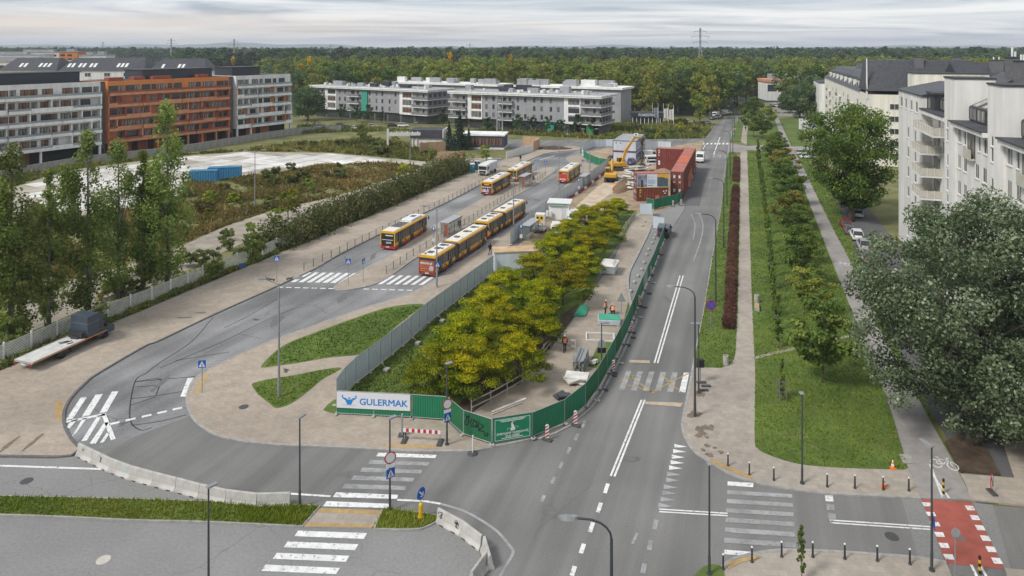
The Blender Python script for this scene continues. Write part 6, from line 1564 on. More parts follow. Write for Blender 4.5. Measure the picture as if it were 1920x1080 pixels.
b = MB(); b.box(-.25,.25,-3.39,-3.361,.6,.72); b.build('number_plate', M_PLATE, t)
A_ = pi+radians(21); p = gp(902,330)
t = thing('tanker_truck', 'white service truck facing the camera on the far left pavement', 'truck', (p.x+1.6,p.y+2.8,0.1), -A_)
b = MB(); b.cbox(-1.2,1.2,1.6,3.4,.45,2.75,.1); cb = b.build('cab', P_WHT, t)
b = MB(); b.box(-1.05,1.05,3.4,3.44,1.5,2.35); b.build('windscreen', M_VGLASS, t)
b = MB(); b.box(-.9,.9,3.4,3.45,.75,1.25); b.box(-1.2,1.2,3.4,3.5,.3,.65); b.build('grille', M_PLAST, t)
for s in (-1,1):
    b = MB(); b.box(s*.9-.17,s*.9+.17,3.5,3.53,.42,.58); b.build('headlight', M_LAMPW, t)
    b = MB(); b.box(s*1.2-.012,s*1.2+.012,2.2,3.1,1.55,2.25); b.build('side_window', M_VGLASS, t)
    b = MB(); b.box(s*1.36-.1,s*1.36+.1,3.2,3.32,1.5,2.2); b.build('mirror', M_PLAST, t)
    for y in (-2.4,2.4): wheel(t, s*1.0, y, .45, .3)
b = MB(); b.box(-.5,.5,-3.6,3.2,.5,.85); b.build('chassis', M_PLAST, t)
b = MB(); b.cbox(-1.15,1.15,-3.7,1.4,.86,2.9,.12); b.build('tank', mat('tank_white',(0.66,0.66,0.66),0.5,(0.5,0.51,0.52),scale=1.2), t)
b = MB(); b.box(-.25,.25,3.5,3.52,.68,.78); b.build('number_plate', M_PLATE, t)
def toilet(label, u, v, rz=0.3):
    p = gp(u,v); t = thing('portable_toilet', label, 'portable toilet', (p.x,p.y,0.1), rz)
    b = MB(); b.cbox(-.55,.55,-.55,.55,0,2.1,.04); b.build('cabin', mat('toilet_teal',(0.03,0.22,0.30),0.5,scale=2), t)
    b = MB(); b.cbox(-.43,.43,-.58,-.552,.1,1.95,.01); b.build('door', mat('toilet_blue',(0.02,0.17,0.26),0.5,scale=2), t)
    b = MB(); b.lathe([(.78,2.1),(.74,2.25),(.5,2.36),(.02,2.4)],4); b.T = Matrix.Identity(4); b.build('roof', P_WHT, t, rz=pi/4)
    b = MB(); b.box(-.1,.1,-.6,-.585,1.4,1.7); b.build('notice', P_WHT, t)
toilet('teal portable toilet left of the white service truck', 886,324); toilet('teal portable toilet right behind the first one', 895,318.5); toilet('pale blue portable toilet behind the white service truck', 919,313)
S18 = radians(18.5)
for (u,v,hd,m,k,lab) in ((1586,425,S18,P_DRED,'hatch','dark red car under the big green tree'),(1593,437,S18,P_GRY,'hatch','dark grey car between the red one and the white one'),(1606,447,S18,P_WHT,'suv','white car with dark rear window in the parked row'),
    (1619,467,S18,P_SIL,'mpv','silver car behind the white one in the parked row'),(1628,490,S18,P_GRY,'suv','grey car at the edge of the silver poplar'),(1607,405,S18,P_WHT,'hatch','white car driving on the side street'),(1655,540,S18,P_DRED,'hatch','red car glimpsed through the silver poplar'),
    (1690,610,S18,P_BLUE,'suv','blue car hidden beneath the silver poplar'),(1508,291,radians(100),P_SIL,'suv','silver car beside the big tree crown at the cross path'),(1514,297,radians(100),P_WHT,'hatch','white car behind the silver one at the cross path')):
    car(lab, u, v, hd, m, k, 'cars parked along the side street' if u > 1560 else None)
for (u,v,hd,m,k,lab) in ((1291,230.5,radians(80),P_WHT,'hatch','white car left of the lone roadside tree'),(1327,232,radians(35),P_SIL,'hatch','silver car at the near end of the roadside row'),(1336,224,radians(30),P_BLUE,'suv','blue car in the roadside row'),(1351,217.5,radians(40),P_DRED,'hatch','dark red car in the roadside row'),(1356,215,radians(60),P_SIL,'sedan','silver car far in the roadside row')):
    car(lab, u, v, hd, m, k, 'cars parked by the woods')
for (u,v,hd,m,k,lab) in ((668,243,radians(80),P_WHT,'hatch','white hatchback right of the dark blue car by the grey blocks'),(684,241,radians(78),P_GRY,'suv','grey car near the dark bush by the grey blocks'),(700,239,radians(80),P_SIL,'hatch','silver hatchback by the lamp before the left grey block'),(736,237,radians(82),P_BLK,'sedan','black saloon before the white gantry'),(756,238,radians(80),P_WHT,'suv','white car right of the black saloon before the gantry'),(1318,234,radians(30),P_GRY,'hatch','grey car nearest the roadside tree'),(1346,221.5,radians(38),P_SIL,'suv','silver car squeezed into the roadside row')):
    car(lab, u, v, hd, m, k)
van('white van in the roadside row by the woods', 1344,219.5,radians(40), L=5.4,H=2.4); van('white pickup-like van at the far end of the roadside row', 1362,213.5,radians(75), L=5.2,H=1.9)
for (u,v,hd,m,k,lab) in ((600,240,radians(75),P_SIL,'suv','silver car parked left of the grey blocks'),(625,244,radians(85),P_WHT,'sedan','low white car parked left of the grey blocks'),(640,238,radians(80),P_BLK,'suv','black car parked behind the low white one'),(652,241,radians(80),P_BLUE,'hatch','dark blue car parked beside the black one')):
    car(lab, u, v, hd, m, k)
for i,(u,v,m) in enumerate(((1438,203,P_SIL),(1446,201,P_BLUE),(1456,200,P_WHT),(1466,202,P_DRED),(1478,200,P_WHT),(1490,203,P_GRY))):
    car('%s car in the far car park at the end of the avenue' % ['silver','teal-blue','first white','red','second white','grey'][i], u, v, radians(75+9*i), m, ['hatch','suv','hatch','sedan','suv','hatch'][i], 'cars in the far car park')
van('white works van with glazed sides behind the white car on the site', 1228,307,radians(85), L=5.2,H=2.25, glazed=True)
car('white car parked before the works van on the site', 1228,311.5, radians(85), P_WHT, 'suv', z=0.05)
van('white van farthest behind on the site', 1220,297,radians(75), L=5.0,H=2.3)
van('white box van on the road beside the red containers', 1313,303,pi+S18, L=5.6,H=2.5, z=0.012)
van('white panel van facing the camera by the yellow trailer', 1044,443,pi+radians(8), L=4.7,H=1.95)
van('second white van half hidden by the locust trees', 1077,417,pi+radians(10), L=4.7,H=1.95)
van('silver-grey dark van parked at the bay mouth', 1246,441,S18, P_NAVY, 4.6, 1.85, z=0.08)
car('dark blue car beside the far excavator', 1184,308, radians(20), P_BLUE, 'mpv', z=0.05)
car('dark car in front of the site cabins', 1153,301, radians(60), P_BLK, 'hatch', z=0.05)
# ================================================================ fences, hoardings, site things, street furniture
M_GREEN = mat('hoarding_green', (0.012,0.185,0.088), 0.45, (0.010,0.155,0.075), scale=0.7, spec=0.5)
M_GREEN2 = mat('hoarding_green_old', (0.014,0.135,0.055), 0.5, (0.010,0.11,0.045), scale=0.7, spec=0.5)
M_GALV = mat('galvanised', (0.36,0.37,0.375), 0.5, (0.27,0.28,0.285), scale=2, metal=0.3)
M_SHEET = mat('grey_sheet', (0.60,0.655,0.70), 0.5, (0.54,0.59,0.635), scale=0.6, spec=0.5, extra=grime)
M_BLOCK = mat('concrete_block', (0.42,0.40,0.37), 0.95, (0.30,0.285,0.26), scale=3)
M_POSTW = mat('post_white', (0.70,0.70,0.68), 0.6, (0.58,0.58,0.56), scale=2)
M_BAN = mat('banner_white', (0.66,0.67,0.70), 0.6, (0.62,0.63,0.66), scale=0.5)
M_BLUEP = mat('print_blue', (0.015,0.22,0.60), 0.6, scale=2); M_SIGNB = mat('sign_blue', (0.012,0.105,0.46), 0.4, scale=3); M_SIGNW = mat('sign_white', (0.74,0.74,0.73), 0.4, scale=3); M_SIGNR = mat('sign_red', (0.46,0.025,0.03), 0.4, scale=3)
M_SIGNBK = mat('sign_back_grey', (0.30,0.305,0.31), 0.5, scale=3); M_INK = mat('spray_black', (0.015,0.015,0.018), 0.6, scale=4); M_YEL = mat('signal_yellow', (0.68,0.42,0.02), 0.45, scale=2); M_HIVIS = mat('hivis_orange', (0.85,0.20,0.03), 0.7, scale=5)
M_POLE = mat('pole_dark', (0.055,0.062,0.068), 0.5, (0.045,0.05,0.055), scale=2); M_POLEG = mat('pole_grey', (0.25,0.26,0.265), 0.55, (0.19,0.195,0.20), scale=3)
M_PLY = mat('plywood', (0.48,0.33,0.20), 0.8, (0.38,0.25,0.15), scale=1.0, detail=6); M_PLANK = mat('plank_wood', (0.50,0.46,0.40), 0.85, (0.36,0.33,0.29), scale=2, stretch=(1,1,1)); M_PALEW = mat('pale_panel', (0.68,0.66,0.62), 0.7, (0.50,0.48,0.45), scale=1)
def resamp(P, step, off=0.0):
    P = [Vector((p[0],p[1])) for p in P]; o=[]; d=off
    for a,b in zip(P[:-1],P[1:]):
        L_ = (b-a).length
        while d < L_: o.append(a.lerp(b,d/L_)); d += step
        d -= L_
    return o
def chords(P, w):
    """walk along the line in equal chords of about w metres"""
    tot = sum((Vector(b)-Vector(a)).length for a,b in zip(P[:-1],P[1:])); n = max(1, round(tot/w))
    q = resamp(P, tot/n-1e-6)[:n]; q.append(Vector(P[-1][:2])); return q
def ribbed(w, h, z0, ribs, dep, m):
    b = MB(); vs=[]; n = ribs*2
    for i in range(n+1):
        x = -w/2+w*i/n; y = dep if i%2 else -dep
        vs += [(x,y,z0),(x,y,z0+h)]
    b.add(vs, [(2*i,2*i+2,2*i+3,2*i+1) for i in range(n)]);
    b.add([(v[0],v[1]+0.012,v[2]) for v in vs], [(2*i+1,2*i+3,2*i+2,2*i) for i in range(n)])
    return b.mesh('panel', m)
def hoarding(label, P, w, h, m, ribs=14, alt=None, z=0.08, foot=True, cat='hoarding', brace=0, name='hoarding', top=True):
    """mobile site fence: ribbed panel, tube frame and concrete foot at each joint"""
    q = chords(P, w); c0 = q[0]
    t = thing(name, label, cat, (c0.x,c0.y,z))
    for i in range(len(q)-1):
        a,b_ = q[i]-c0, q[i+1]-c0; d = b_-a; L_ = d.length; ang = atan2(d.y,d.x); mid = (a+b_)/2
        mm_ = m if not alt or i not in alt else alt[i]
        me = mesh_once(('hp',round(L_,2),h,mm_.name,ribs), lambda: ribbed(L_-.07,h-.12,.14,ribs,.018,mm_)); put('panel', me, t, (mid.x,mid.y,0), ang)
        def fr():
            b = MB(); r=.026
            b.tube([(-L_/2+.03,0,.04),(-L_/2+.03,0,h+.08)],r,6); b.tube([(L_/2-.03,0,.04),(L_/2-.03,0,h+.08)],r,6)
            b.tube([(-L_/2+.05,0,.12),(L_/2-.05,0,.12)],r,6); b.tube([(-L_/2+.05,0,h+.05),(L_/2-.05,0,h+.05)],r,6); return b.mesh('frame', M_GALV)
        put('frame', mesh_once(('hf',round(L_,2),h), fr), t, (mid.x,mid.y,0), ang)
        if brace and i % brace == 0:
            bb = MB(); bb.tube([(0,-.05,h*.8),(0,-1.3,.1)],.03,5); bb.box(-.3,.3,-1.6,-1.1,0,.25,1); bb.build('brace', [M_GALV,M_BLOCK], t, (mid.x,mid.y,0), ang)
    if foot:
        me = mesh_once('hfoot', lambda: MB().cbox(-.13,.13,-.35,.35,0,.15,.03).mesh('foot', M_BLOCK))
        for i,p in enumerate(q):
            d = q[min(i+1,len(q)-1)]-q[max(i-1,0)]; put('foot', me, t, (p.x-c0.x,p.y-c0.y,0), atan2(d.y,d.x))
    return t, q
SP = pl([(631,779),(772,786)])
t, q = hoarding('two green panels carrying the white company banner at the site corner', SP, 3.5, 2.0, M_GREEN, z=0.1)
a, b_ = q[0], q[-1]; ang = atan2((b_-a).y,(b_-a).x); Lb = (b_-a).length
T_ = Matrix.Rotation(ang,4,'Z')
ban = put('banner', None, t); bpy.data.objects.remove(ban)
b = MB(); b.box(0.04,Lb-.12,-.06,-.035,.62,2.02); ban = b.build('banner', M_BAN, t, rz=ang)
put_text('GULERMAK', 0.78, M_BLUEP, ban, Matrix.Translation((4.17,-.066,1.20)) @ UPR @ Matrix.Diagonal((1.06,1,1,1)), 0.0, heavy=0.014)
def flat(b, pts, y=-.066): b.add([(p[0],y,p[1]) for p in pts],[tuple(range(len(pts)))])
b = MB(); flat(b,[(.98,.93),(1.32,.93),(1.50,1.30),(1.38,1.42),(1.24,1.38),(1.15,1.34),(1.06,1.38),(.92,1.42),(.80,1.30)])
b.lathe([(.001,0),(.085,0),(.085,.004),(.001,.004)],12);
for i in range(len(b.v)-48,len(b.v)): v=b.v[i]; b.v[i]=(1.15+v[0],-.066-v[2],1.49+v[1])
for s in (1,-1):
    X = lambda x: 1.15+s*(x-1.15)
    pts = [(.90,1.42),(.80,1.30),(.60,1.42),(.50,1.55),(.49,1.66),(.52,1.73),(.62,1.74),(.64,1.66),(.58,1.62),(.60,1.56),(.72,1.50),(.78,1.53),(.86,1.50)]
    pts = [(X(p[0]),p[1]) for p in pts]; flat(b, pts if s>0 else pts[::-1])
b.box(.55,1.75,-.07,-.066,.885,.90); b.build('emblem', M_BLUEP, ban)
hoarding('lone ribbed green panel left of the corner lamp', pl([(773,786.5),(838,791)]), 3.5, 2.0, M_GREEN, z=0.1)
t, q = hoarding('green panels bending to the kerb, one with black spray tag', pl([(838.5,791),(861,815),(922,836)]), 2.8, 2.0, M_GREEN2, z=0.1)
a,b_ = q[-2],q[-1]; ang = atan2((b_-a).y,(b_-a).x)
def stroke(b, pts, wd, y):
    for (x0,z0),(x1,z1) in zip(pts[:-1],pts[1:]):
        d = Vector((x1-x0,z1-z0));
        if d.length < 1e-4: continue
        d.normalize(); n_ = Vector((-d.y,d.x))*wd/2; e = d*wd*.3
        b.add([(x0-e.x+n_.x,y,z0-e.y+n_.y),(x1+e.x+n_.x,y,z1+e.y+n_.y),(x1+e.x-n_.x,y,z1+e.y-n_.y),(x0-e.x-n_.x,y,z0-e.y-n_.y)],[(3,2,1,0)])
tagS = [[(.15,1.75),(.35,1.5),(.62,1.72)],[(.42,1.7),(.30,1.4),(.12,1.1),(.20,.88),(.42,.95),(.5,1.3),(.58,1.6)],[(.98,1.5),(.80,1.5),(.70,1.2),(.80,.92),(.95,.92)],[(1.05,1.5),(.92,1.2),(1.02,.98),(1.2,1.0),(1.28,1.3),(1.15,1.52),(1.05,1.5)],[(1.3,.95),(1.34,1.5),(1.55,1.45),(1.5,1.2),(1.32,1.15),(1.6,.9)],[(1.62,1.35),(2.0,1.3),(1.45,.78),(2.0,.85),(2.1,.55),(2.35,.6),(2.4,.8),(2.2,.78)]]
Lp = (b_-a).length; b = MB(); k = Lp/2.7
for i,st in enumerate(tagS): stroke(b, [(x*k*.98,z+.02) for x,z in st], .065, -.032-.0015*i)
o = b.build('spray_tag', M_INK, t, (a.x-q[0].x,a.y-q[0].y,0), ang)
t, q = hoarding('green panel with white framed city notice at the street corner', pl([(923,836),(998,823.5)]), 3.5, 2.05, M_GREEN, ribs=14, z=0.1)
a,b_ = q[0],q[-1]; ang = atan2((b_-a).y,(b_-a).x); Lp = (b_-a).length
b = MB(); b.box(.08,Lp-.08,-.05,-.03,.14,2.03); nb = b.build('notice_board', mat('notice_green',(0.010,0.21,0.105),0.5,scale=1), t, rz=ang)
b = MB()
fx0,fx1,fz0,fz1 = .2,Lp-.2,.24,1.93
for (x0,x1,z0,z1) in ((fx0,fx1,fz0,fz0+.035),(fx0,fx1,fz1-.035,fz1),(fx0,fx0+.035,fz0,fz1),(fx1-.035,fx1,fz0,fz1)): b.box(x0,x1,-.054,-.0505,z0,z1)
for (x0,x1,z) in ((.6,Lp-.6,1.80),(.75,Lp-.75,1.70),(.75,Lp-.8,.36)): b.box(x0,x1,-.054,-.0505,z,z+.05)
cx = Lp/2
flat(b,[(cx-.16,.92),(cx+.20,.92),(cx+.22,1.12),(cx+.12,1.22),(cx+.12,1.35),(cx+.04,1.38),(cx+.02,1.58),(cx-.06,1.62),(cx-.12,1.45),(cx-.10,1.15),(cx-.20,1.08)],-.054)
b.box(cx-.45,cx-.2,-.054,-.0505,1.12,1.14); b.box(cx+.22,cx+.45,-.054,-.0505,1.2,1.22); b.box(cx-.46,cx-.44,-.054,-.0505,.95,1.14); b.box(cx+.44,cx+.46,-.054,-.0505,1.05,1.22); b.box(cx-.04,cx+.16,-.054,-.0505,1.62,1.645)
b.build('print', M_SIGNW, nb)
put_text('ZMIENIAMY WARSZAWĘ', 0.24, M_SIGNW, nb, Matrix.Translation((cx,-.054,.74)) @ UPR, 0.0, heavy=.006); put_text('DLA CIEBIE', 0.24, M_SIGNW, nb, Matrix.Translation((cx,-.054,.52)) @ UPR, 0.0, heavy=.006)
hoarding('long curved green hoarding following the main road kerb', pl(GREEN_F), 3.5, 2.0, M_GREEN, alt={2:M_GREEN2,3:M_GREEN2,5:M_GREEN2,8:M_GREEN2,11:mat('banner_pale_green',(0.36,0.42,0.40),0.6,scale=1)}, z=0.1)
hoarding('green panels before the red containers, with darker middle patch', pl([(1212,392),(1222,397),(1232,390.5),(1270,385),(1281,372.5)]), 3.4, 2.05, M_GREEN, z=0.05)
t,q = hoarding('green hoarding curving round the site end of the terminal, with white banner', pl([(1088,289),(1094,296),(1108,305),(1124,311),(1143,314)]), 3.4, 2.0, M_GREEN, z=0.08)
a,b_ = q[1],q[2]; ang = atan2((b_-a).y,(b_-a).x); b = MB(); b.box(0,(b_-a).length,-.06,-.035,.3,2.0); bn = b.build('banner', M_BAN, t, (a.x-q[0].x,a.y-q[0].y,0), ang)
b = MB(); b.box(.5,2.7,-.066,-.061,.9,1.4); b.build('print', M_BLUEP, bn)
hoarding('short green panels behind the parked works van', pl([(1232,294),(1255,297)]), 3.4, 2.4, M_GREEN, z=0.05)
hoarding('long grey sheet fence between the bus terminal and the locust lawn', pl(GREY_F[:8]), 2.2, 2.4, M_SHEET, ribs=9, z=0.05, cat='fence', brace=3, name='sheet_fence')
hoarding('grey sheet fence between the bus lane and the building site', pl(GREY_F[8:]), 2.2, 2.4, M_SHEET, ribs=9, z=0.05, cat='fence', name='sheet_fence')
hoarding('grey sheet fence at the far end of the site, behind the green curve', pl([(1092,284),(1110,277),(1140,275),(1175,277)]), 2.4, 2.4, M_SHEET, ribs=9, z=0.03, cat='fence', name='sheet_fence')
hoarding('grey sheet fence right of the stacked cabins', pl([(1212,281),(1235,279),(1258,281)]), 2.4, 2.4, M_SHEET, ribs=9, z=0.03, cat='fence', name='sheet_fence')
hoarding('grey gate panels at the end of the old pavement', pl([(1199,404),(1222,404),(1224,431),(1246,433)]), 2.4, 2.2, M_SHEET, ribs=9, z=0.08, cat='gate', name='sheet_gate')
FP = pl([(-420,868),(-190,768),(0,684),(113,634),(190,605),(291,566),(350,540.5),(380,526)])
def white_fence(label, P):
    q = chords(P, 3.05); c0 = q[0]; t = thing('louvre_fence', label, 'fence', (c0.x,c0.y,0))
    pm = mesh_once('wfp', lambda: MB().box(-.07,.07,-.07,.07,-.05,2.05).box(-.08,.08,-.08,.08,2.05,2.12).mesh('post', M_POSTW))
    sl = {}
    for i,p in enumerate(q):
        d = q[min(i+1,len(q)-1)]-q[max(i-1,0)]; put('post', pm, t, (p.x-c0.x,p.y-c0.y,0), atan2(d.y,d.x))
        if i < len(q)-1:
            d = q[i+1]-p; L_ = d.length; m_ = (p+q[i+1])/2-c0
            def mk():
                b = MB()
                for k in range(11): z = .2+k*.165; b.box(-L_/2+.08,L_/2-.08,-.02,.02,z,z+.085)
                return b.mesh('slat_bay', mat('slat_white',(0.60,0.60,0.56),0.7,(0.47,0.47,0.43),scale=1.0))
            o = put('slat_bay', mesh_once(('wfs',round(L_,2)), mk), t, (m_.x,m_.y,0), atan2(d.y,d.x)); o['kind'] = 'stuff'
white_fence('white slatted fence with white posts along the left pavement', FP)
white_fence('second length of white slatted fence, with a blue plate, past the sapling', pl([(412,512),(428,506.5),(450,499),(471,490)]))
white_fence('third length of white slatted fence beside the hedge', pl([(492,483),(514,474),(545,460),(568,451)]))
p = gp(455,498,1.3); t = thing('street_plate', 'small blue plate on the white fence', 'plate', (p.x,p.y-.1,1.2)); b = MB(); b.box(-.45,.45,-.02,.02,0,.35); b.build('board', M_SIGNB, t)
def low_wall(label, px, h, m, wd=.25, name='yard_wall'):
    P = pl(px); c = P[0]; t = thing(name, label, 'wall', (c[0],c[1],0)); q = chords(P, 3.0)
    for i in range(len(q)-1):
        d = q[i+1]-q[i]; m_ = (q[i]+q[i+1])/2-Vector(c); L_ = d.length
        me = mesh_once(('lw',round(L_,1),h,m.name), lambda: MB().box(-L_/2,L_/2-.05,-wd/2,wd/2,-.1,h).mesh('panel', m)); put('panel', me, t, (m_.x,m_.y,0), atan2(d.y,d.x))
low_wall('grey concrete panel wall between the yard and the orange building', [(-30,345),(60,325),(160,307),(330,288),(431,271),(500,259),(570,249),(640,246)], 2.2, M_CONCW)
low_wall('tan plywood hoarding left of the spruces', [(787,290),(792,286),(836,283)], 3.0, M_PLY, .1, 'plywood_hoarding'); low_wall('tan plywood hoarding in front of the spruces', [(820,302),(870,300)], 2.6, M_PLY, .1, 'plywood_hoarding')
low_wall('tan plywood hoarding at the far end of the terminal', [(980,272),(1011,275),(1012,279),(1000,283)], 3.0, M_PLY, .1, 'plywood_hoarding')
low_wall('white picket fence at the far end of the terminal', [(949,298),(975,290),(1000,284)], 2.0, M_POSTW, .1, 'picket_fence')
def railing(label, P, step=2.2):
    q = chords(P, step); c0 = q[0]; t = thing('railing', label, 'railing', (c0.x,c0.y,0.1))
    pm = mesh_once('rlp', lambda: MB().box(-.045,.045,-.045,.045,0,1.15).mesh('post', mat('rail_steel',(0.17,0.175,0.18),0.5,scale=3)))
    M_ML = mat('rail_mesh', (0.30,0.295,0.285), 0.6, scale=3)
    for i,p in enumerate(q):
        d = q[min(i+1,len(q)-1)]-q[max(i-1,0)]; put('post', pm, t, (p.x-c0.x,p.y-c0.y,0), atan2(d.y,d.x))
        if i < len(q)-1:
            d = q[i+1]-p; L_ = d.length; m_ = (p+q[i+1])/2-c0
            def mk():
                b = MB(); b.box(-L_/2,L_/2,-.015,.015,1.0,1.03); b.box(-L_/2,L_/2,-.015,.015,.18,.21)
                for k in range(1,9): x=-L_/2+L_*k/9; b.box(x-.006,x+.006,-.006,.006,.21,1.0)
                return b.mesh('rail_bay', M_ML)
            o = put('rail_bay', mesh_once(('rlb',round(L_,2)), mk), t, (m_.x,m_.y,0), atan2(d.y,d.x)); o['kind'] = 'stuff'
railing('grey steel railing along the far kerb of the left bus lane', [(p[0]-.5,p[1]+.1) for p in pl([(576,509),(640,478.5),(698,449.5),(756,421),(848,377),(895,352),(940,330)])])
railing('grey steel railing along the island beside the right bus lane', [(p[0]-.5,p[1]+.1) for p in pl([(731,515),(772,487),(832,450.5),(895,411),(952.5,374),(1000,348),(1026,331)])])
def lamp_slim(label, u, v, h=6.3, head=0.0, hl=0.62, tex=None, z=0.1):
    p = gp(u,v); t = thing('street_lamp', label, 'street lamp', (p.x,p.y,z))
    b = MB(); b.cyl((0,0,0),(0,0,.12),.16,n=10); b.cyl((0,0,.12),(0,0,1.1),.085,n=10); b.cyl((0,0,1.1),(0,0,h-.05),.07,.05,n=10); b.build('pole', M_POLE, t)
    b = MB(); b.cbox(-.12,hl-.12,-.15,.15,h-.05,h+.06,.03); b.box(-.05,hl-.2,-.11,.11,h-.07,h-.052,1); b.build('lamp_head', [M_POLEG,M_LAMPW], t, rz=head)
    return t
LAMP_A = lamp_slim('slim dark lamp behind the concrete barriers, left of the faded crossing', 562,952, 6.2, radians(60))
lamp_slim('slim dark lamp at the lower left on the grass median', 391,1119, 6.3, radians(50))
LAMP_C = lamp_slim('slim dark lamp carrying a round sign on the refuge', 731,958, 6.3, radians(40))
LAMP_G = lamp_slim('slim dark lamp carrying a round sign at the hoarding corner', 838,836, 6.5, radians(30))
lamp_slim('slim dark lamp standing by the bottom right kerb', 1330,1080, 6.75, radians(-90), .4)
lamp_slim('slim dark lamp on the pavement edge below the big lawn', 1504,909, 6.55, radians(90), .4)
LAMP_F = lamp_slim('slim dark lamp with blue sign beside the red cycle crossing', 1747,1073, 7.6, radians(110), .9)
lamp_slim('short black lamp on the site path behind the covered sign', 1128,700, 4.9, 0, .9, z=.08)
lamp_slim('short black lamp with side head behind the covered signal', 1310,739, 6.4, radians(180), .9)
def lamp_cobra(label, u, v, h=11.0, arm=2.2, ang=pi, z=0.1, world=None):
    p = Vector(world) if world else gp(u,v); t = thing('street_lamp', label, 'street lamp', (p.x,p.y,z))
    b = MB(); b.cyl((0,0,0),(0,0,1.2),.12,n=10); b.cyl((0,0,1.2),(0,0,h-.9),.10,.07,n=10)
    ax,ay = cos(ang),sin(ang); pts = [(0,0,h-.9)]+[(ax*arm*.62*(1-cos(s_)),ay*arm*.62*(1-cos(s_)),h-.9+.9*sin(s_)) for s_ in (.3,.6,.9,1.25)]+[(ax*arm*.75,ay*arm*.75,h+.02)]
    b.tube(pts,.05,6); b.build('pole', M_POLE, t)
    e = [(.05,.0),(.16,.15),(.2,.5),(.13,.75),(.04,.85)]
    b = MB(); rings=[]
    for w_,s_ in e:
        c = Vector((ax*(arm*.72+s_),ay*(arm*.72+s_),h+.02)); nx,ny = -ay,ax
        rings.append([(c.x+nx*w_,c.y+ny*w_,c.z-.02),(c.x+nx*w_*.6,c.y+ny*w_*.6,c.z+.10),(c.x-nx*w_*.6,c.y-ny*w_*.6,c.z+.10),(c.x-nx*w_,c.y-ny*w_,c.z-.02),(c.x,c.y,c.z-.07)])
    b.loft(rings); b.build('lamp_head', M_POLEG, t); return t
lamp_cobra('tall curved-arm lamp nearest the camera at the bottom edge', 0,0, 10.8, 2.1, pi, world=(4.45,31.5,0))
for i,(u,v,h,lab) in enumerate(((1303,783,11.2,'tall curved-arm lamp by the signal at the main crossing'),(1342,568,11,'second tall curved-arm lamp along the right kerb'),(1357,466,11,'third tall curved-arm lamp along the right kerb'),(1363,386,11,'fourth tall curved-arm lamp along the right kerb'),(1369,330,11,'fifth tall curved-arm lamp along the right kerb'),(1374,290,11,'sixth tall curved-arm lamp along the right kerb'),(1377,258,11,'seventh tall curved-arm lamp along the right kerb'),(1385,235,10,'eighth tall curved-arm lamp along the right kerb'),(1394,226,10,'last curved-arm lamp before the avenue bends'))):
    lamp_cobra(lab, u, v, h, 2.3, pi, group if False else 0.1)
def lamp_double(label, u, v, h=10.8, ang=0.0, z=0.1, arms=2):
    p = gp(u,v); t = thing('street_lamp', label, 'street lamp', (p.x,p.y,z))
    b = MB(); b.cyl((0,0,0),(0,0,1.6),.14,n=10); b.cyl((0,0,1.6),(0,0,h-.6),.11,.06,n=10)
    for s in ((1,-1) if arms == 2 else (-1,)): b.tube([(0,0,h-.75),(s*.5,0,h-.45),(s*1.1,0,h-.22),(s*1.5,0,h-.15)],.035,6)
    b.build('pole', M_POLEG, t, rz=ang)
    for s in ((1,-1) if arms == 2 else (-1,)):
        b = MB(); b.loft([[(s*1.3,-.1,h-.2),(s*1.3,.1,h-.2),(s*1.3,.06,h-.08),(s*1.3,-.06,h-.08)],[(s*1.8,-.2,h-.2),(s*1.8,.2,h-.2),(s*1.8,.13,h-.0),(s*1.8,-.13,h-.0)],[(s*2.2,-.1,h-.16),(s*2.2,.1,h-.16),(s*2.2,.06,h-.06),(s*2.2,-.06,h-.06)]])
        b.build('lamp_head', M_POLEG, t, rz=ang)
    return t
lamp_double('tall two-armed lamp on the small grass plot, birds on its arms', 523,746, 10.9, radians(5), .12)
lamp_double('tall two-armed lamp beside the rear of the brown-advert bus', 819,539, 10.9, radians(5))
lamp_double('tall lamp between the articulated buses and the shelter', 963,428, 11, radians(5), arms=1)
lamp_double('tall lamp by the far right bus lane', 1048,366, 11, radians(5)); lamp_double('tall lamp near the far green hoarding', 1106,322, 11, radians(5))
lamp_double('tall lamp standing in the white concrete yard', 478,388, 11.5, radians(10), 0); lamp_double('tall lamp at the far end of the yard', 769,303, 11, radians(10), 0)
lamp_double('tall lamp before the left grey block', 720,240, 13, radians(10), 0)
for u,v,lab in ((932,273,'left one of the twin tall masts by the low pavilion'),(942,275,'right one of the twin tall masts by the low pavilion')):
    p = gp(u,v); t = thing('steel_mast', lab, 'mast', (p.x,p.y,0)); b = MB(); b.cyl((0,0,0),(0,0,16),.2,.14,n=8); b.box(-.5,.5,-.1,.1,8.5,8.7); b.build('pole', M_GALV, t)
def pole(t, h, r=.035, m=M_POLEG): b = MB(); b.cyl((0,0,0),(0,0,h),r,n=8); return b.build('pole', m, t)
def zebra_plate(t, z, rz=0.0, s=.68, off=-.05, side=False):
    """blue square, white triangle, walking figure"""
    b = MB(); b.box(-s/2,s/2,off-.012,off+.012,z-s/2,z+s/2,0); pl_ = b.build('sign_plate', M_SIGNB, t, rz=rz)
    b = MB(); y = off-.016; b.add([(-s*.42,y,z-s*.38),(s*.42,y,z-s*.38),(0,y,z+s*.40)],[(0,1,2)]); b.build('symbol', M_SIGNW, pl_)
    b = MB(); y = off-.019
    stroke(b,[(0,z+.04*s),(-.01*s,z-.12*s),(-.10*s,z-.30*s)],.06*s,y); stroke(b,[(-.01*s,z-.12*s),(.09*s,z-.30*s)],.055*s,y); stroke(b,[(-.1*s,z-.08*s),(0,z-.01*s),(.09*s,z-.10*s)],.045*s,y-.001); b.box(-.035*s,.035*s,y-.003,y-.001,z+.07*s,z+.14*s)
    b.build('figure', M_INK, pl_)
    return pl_
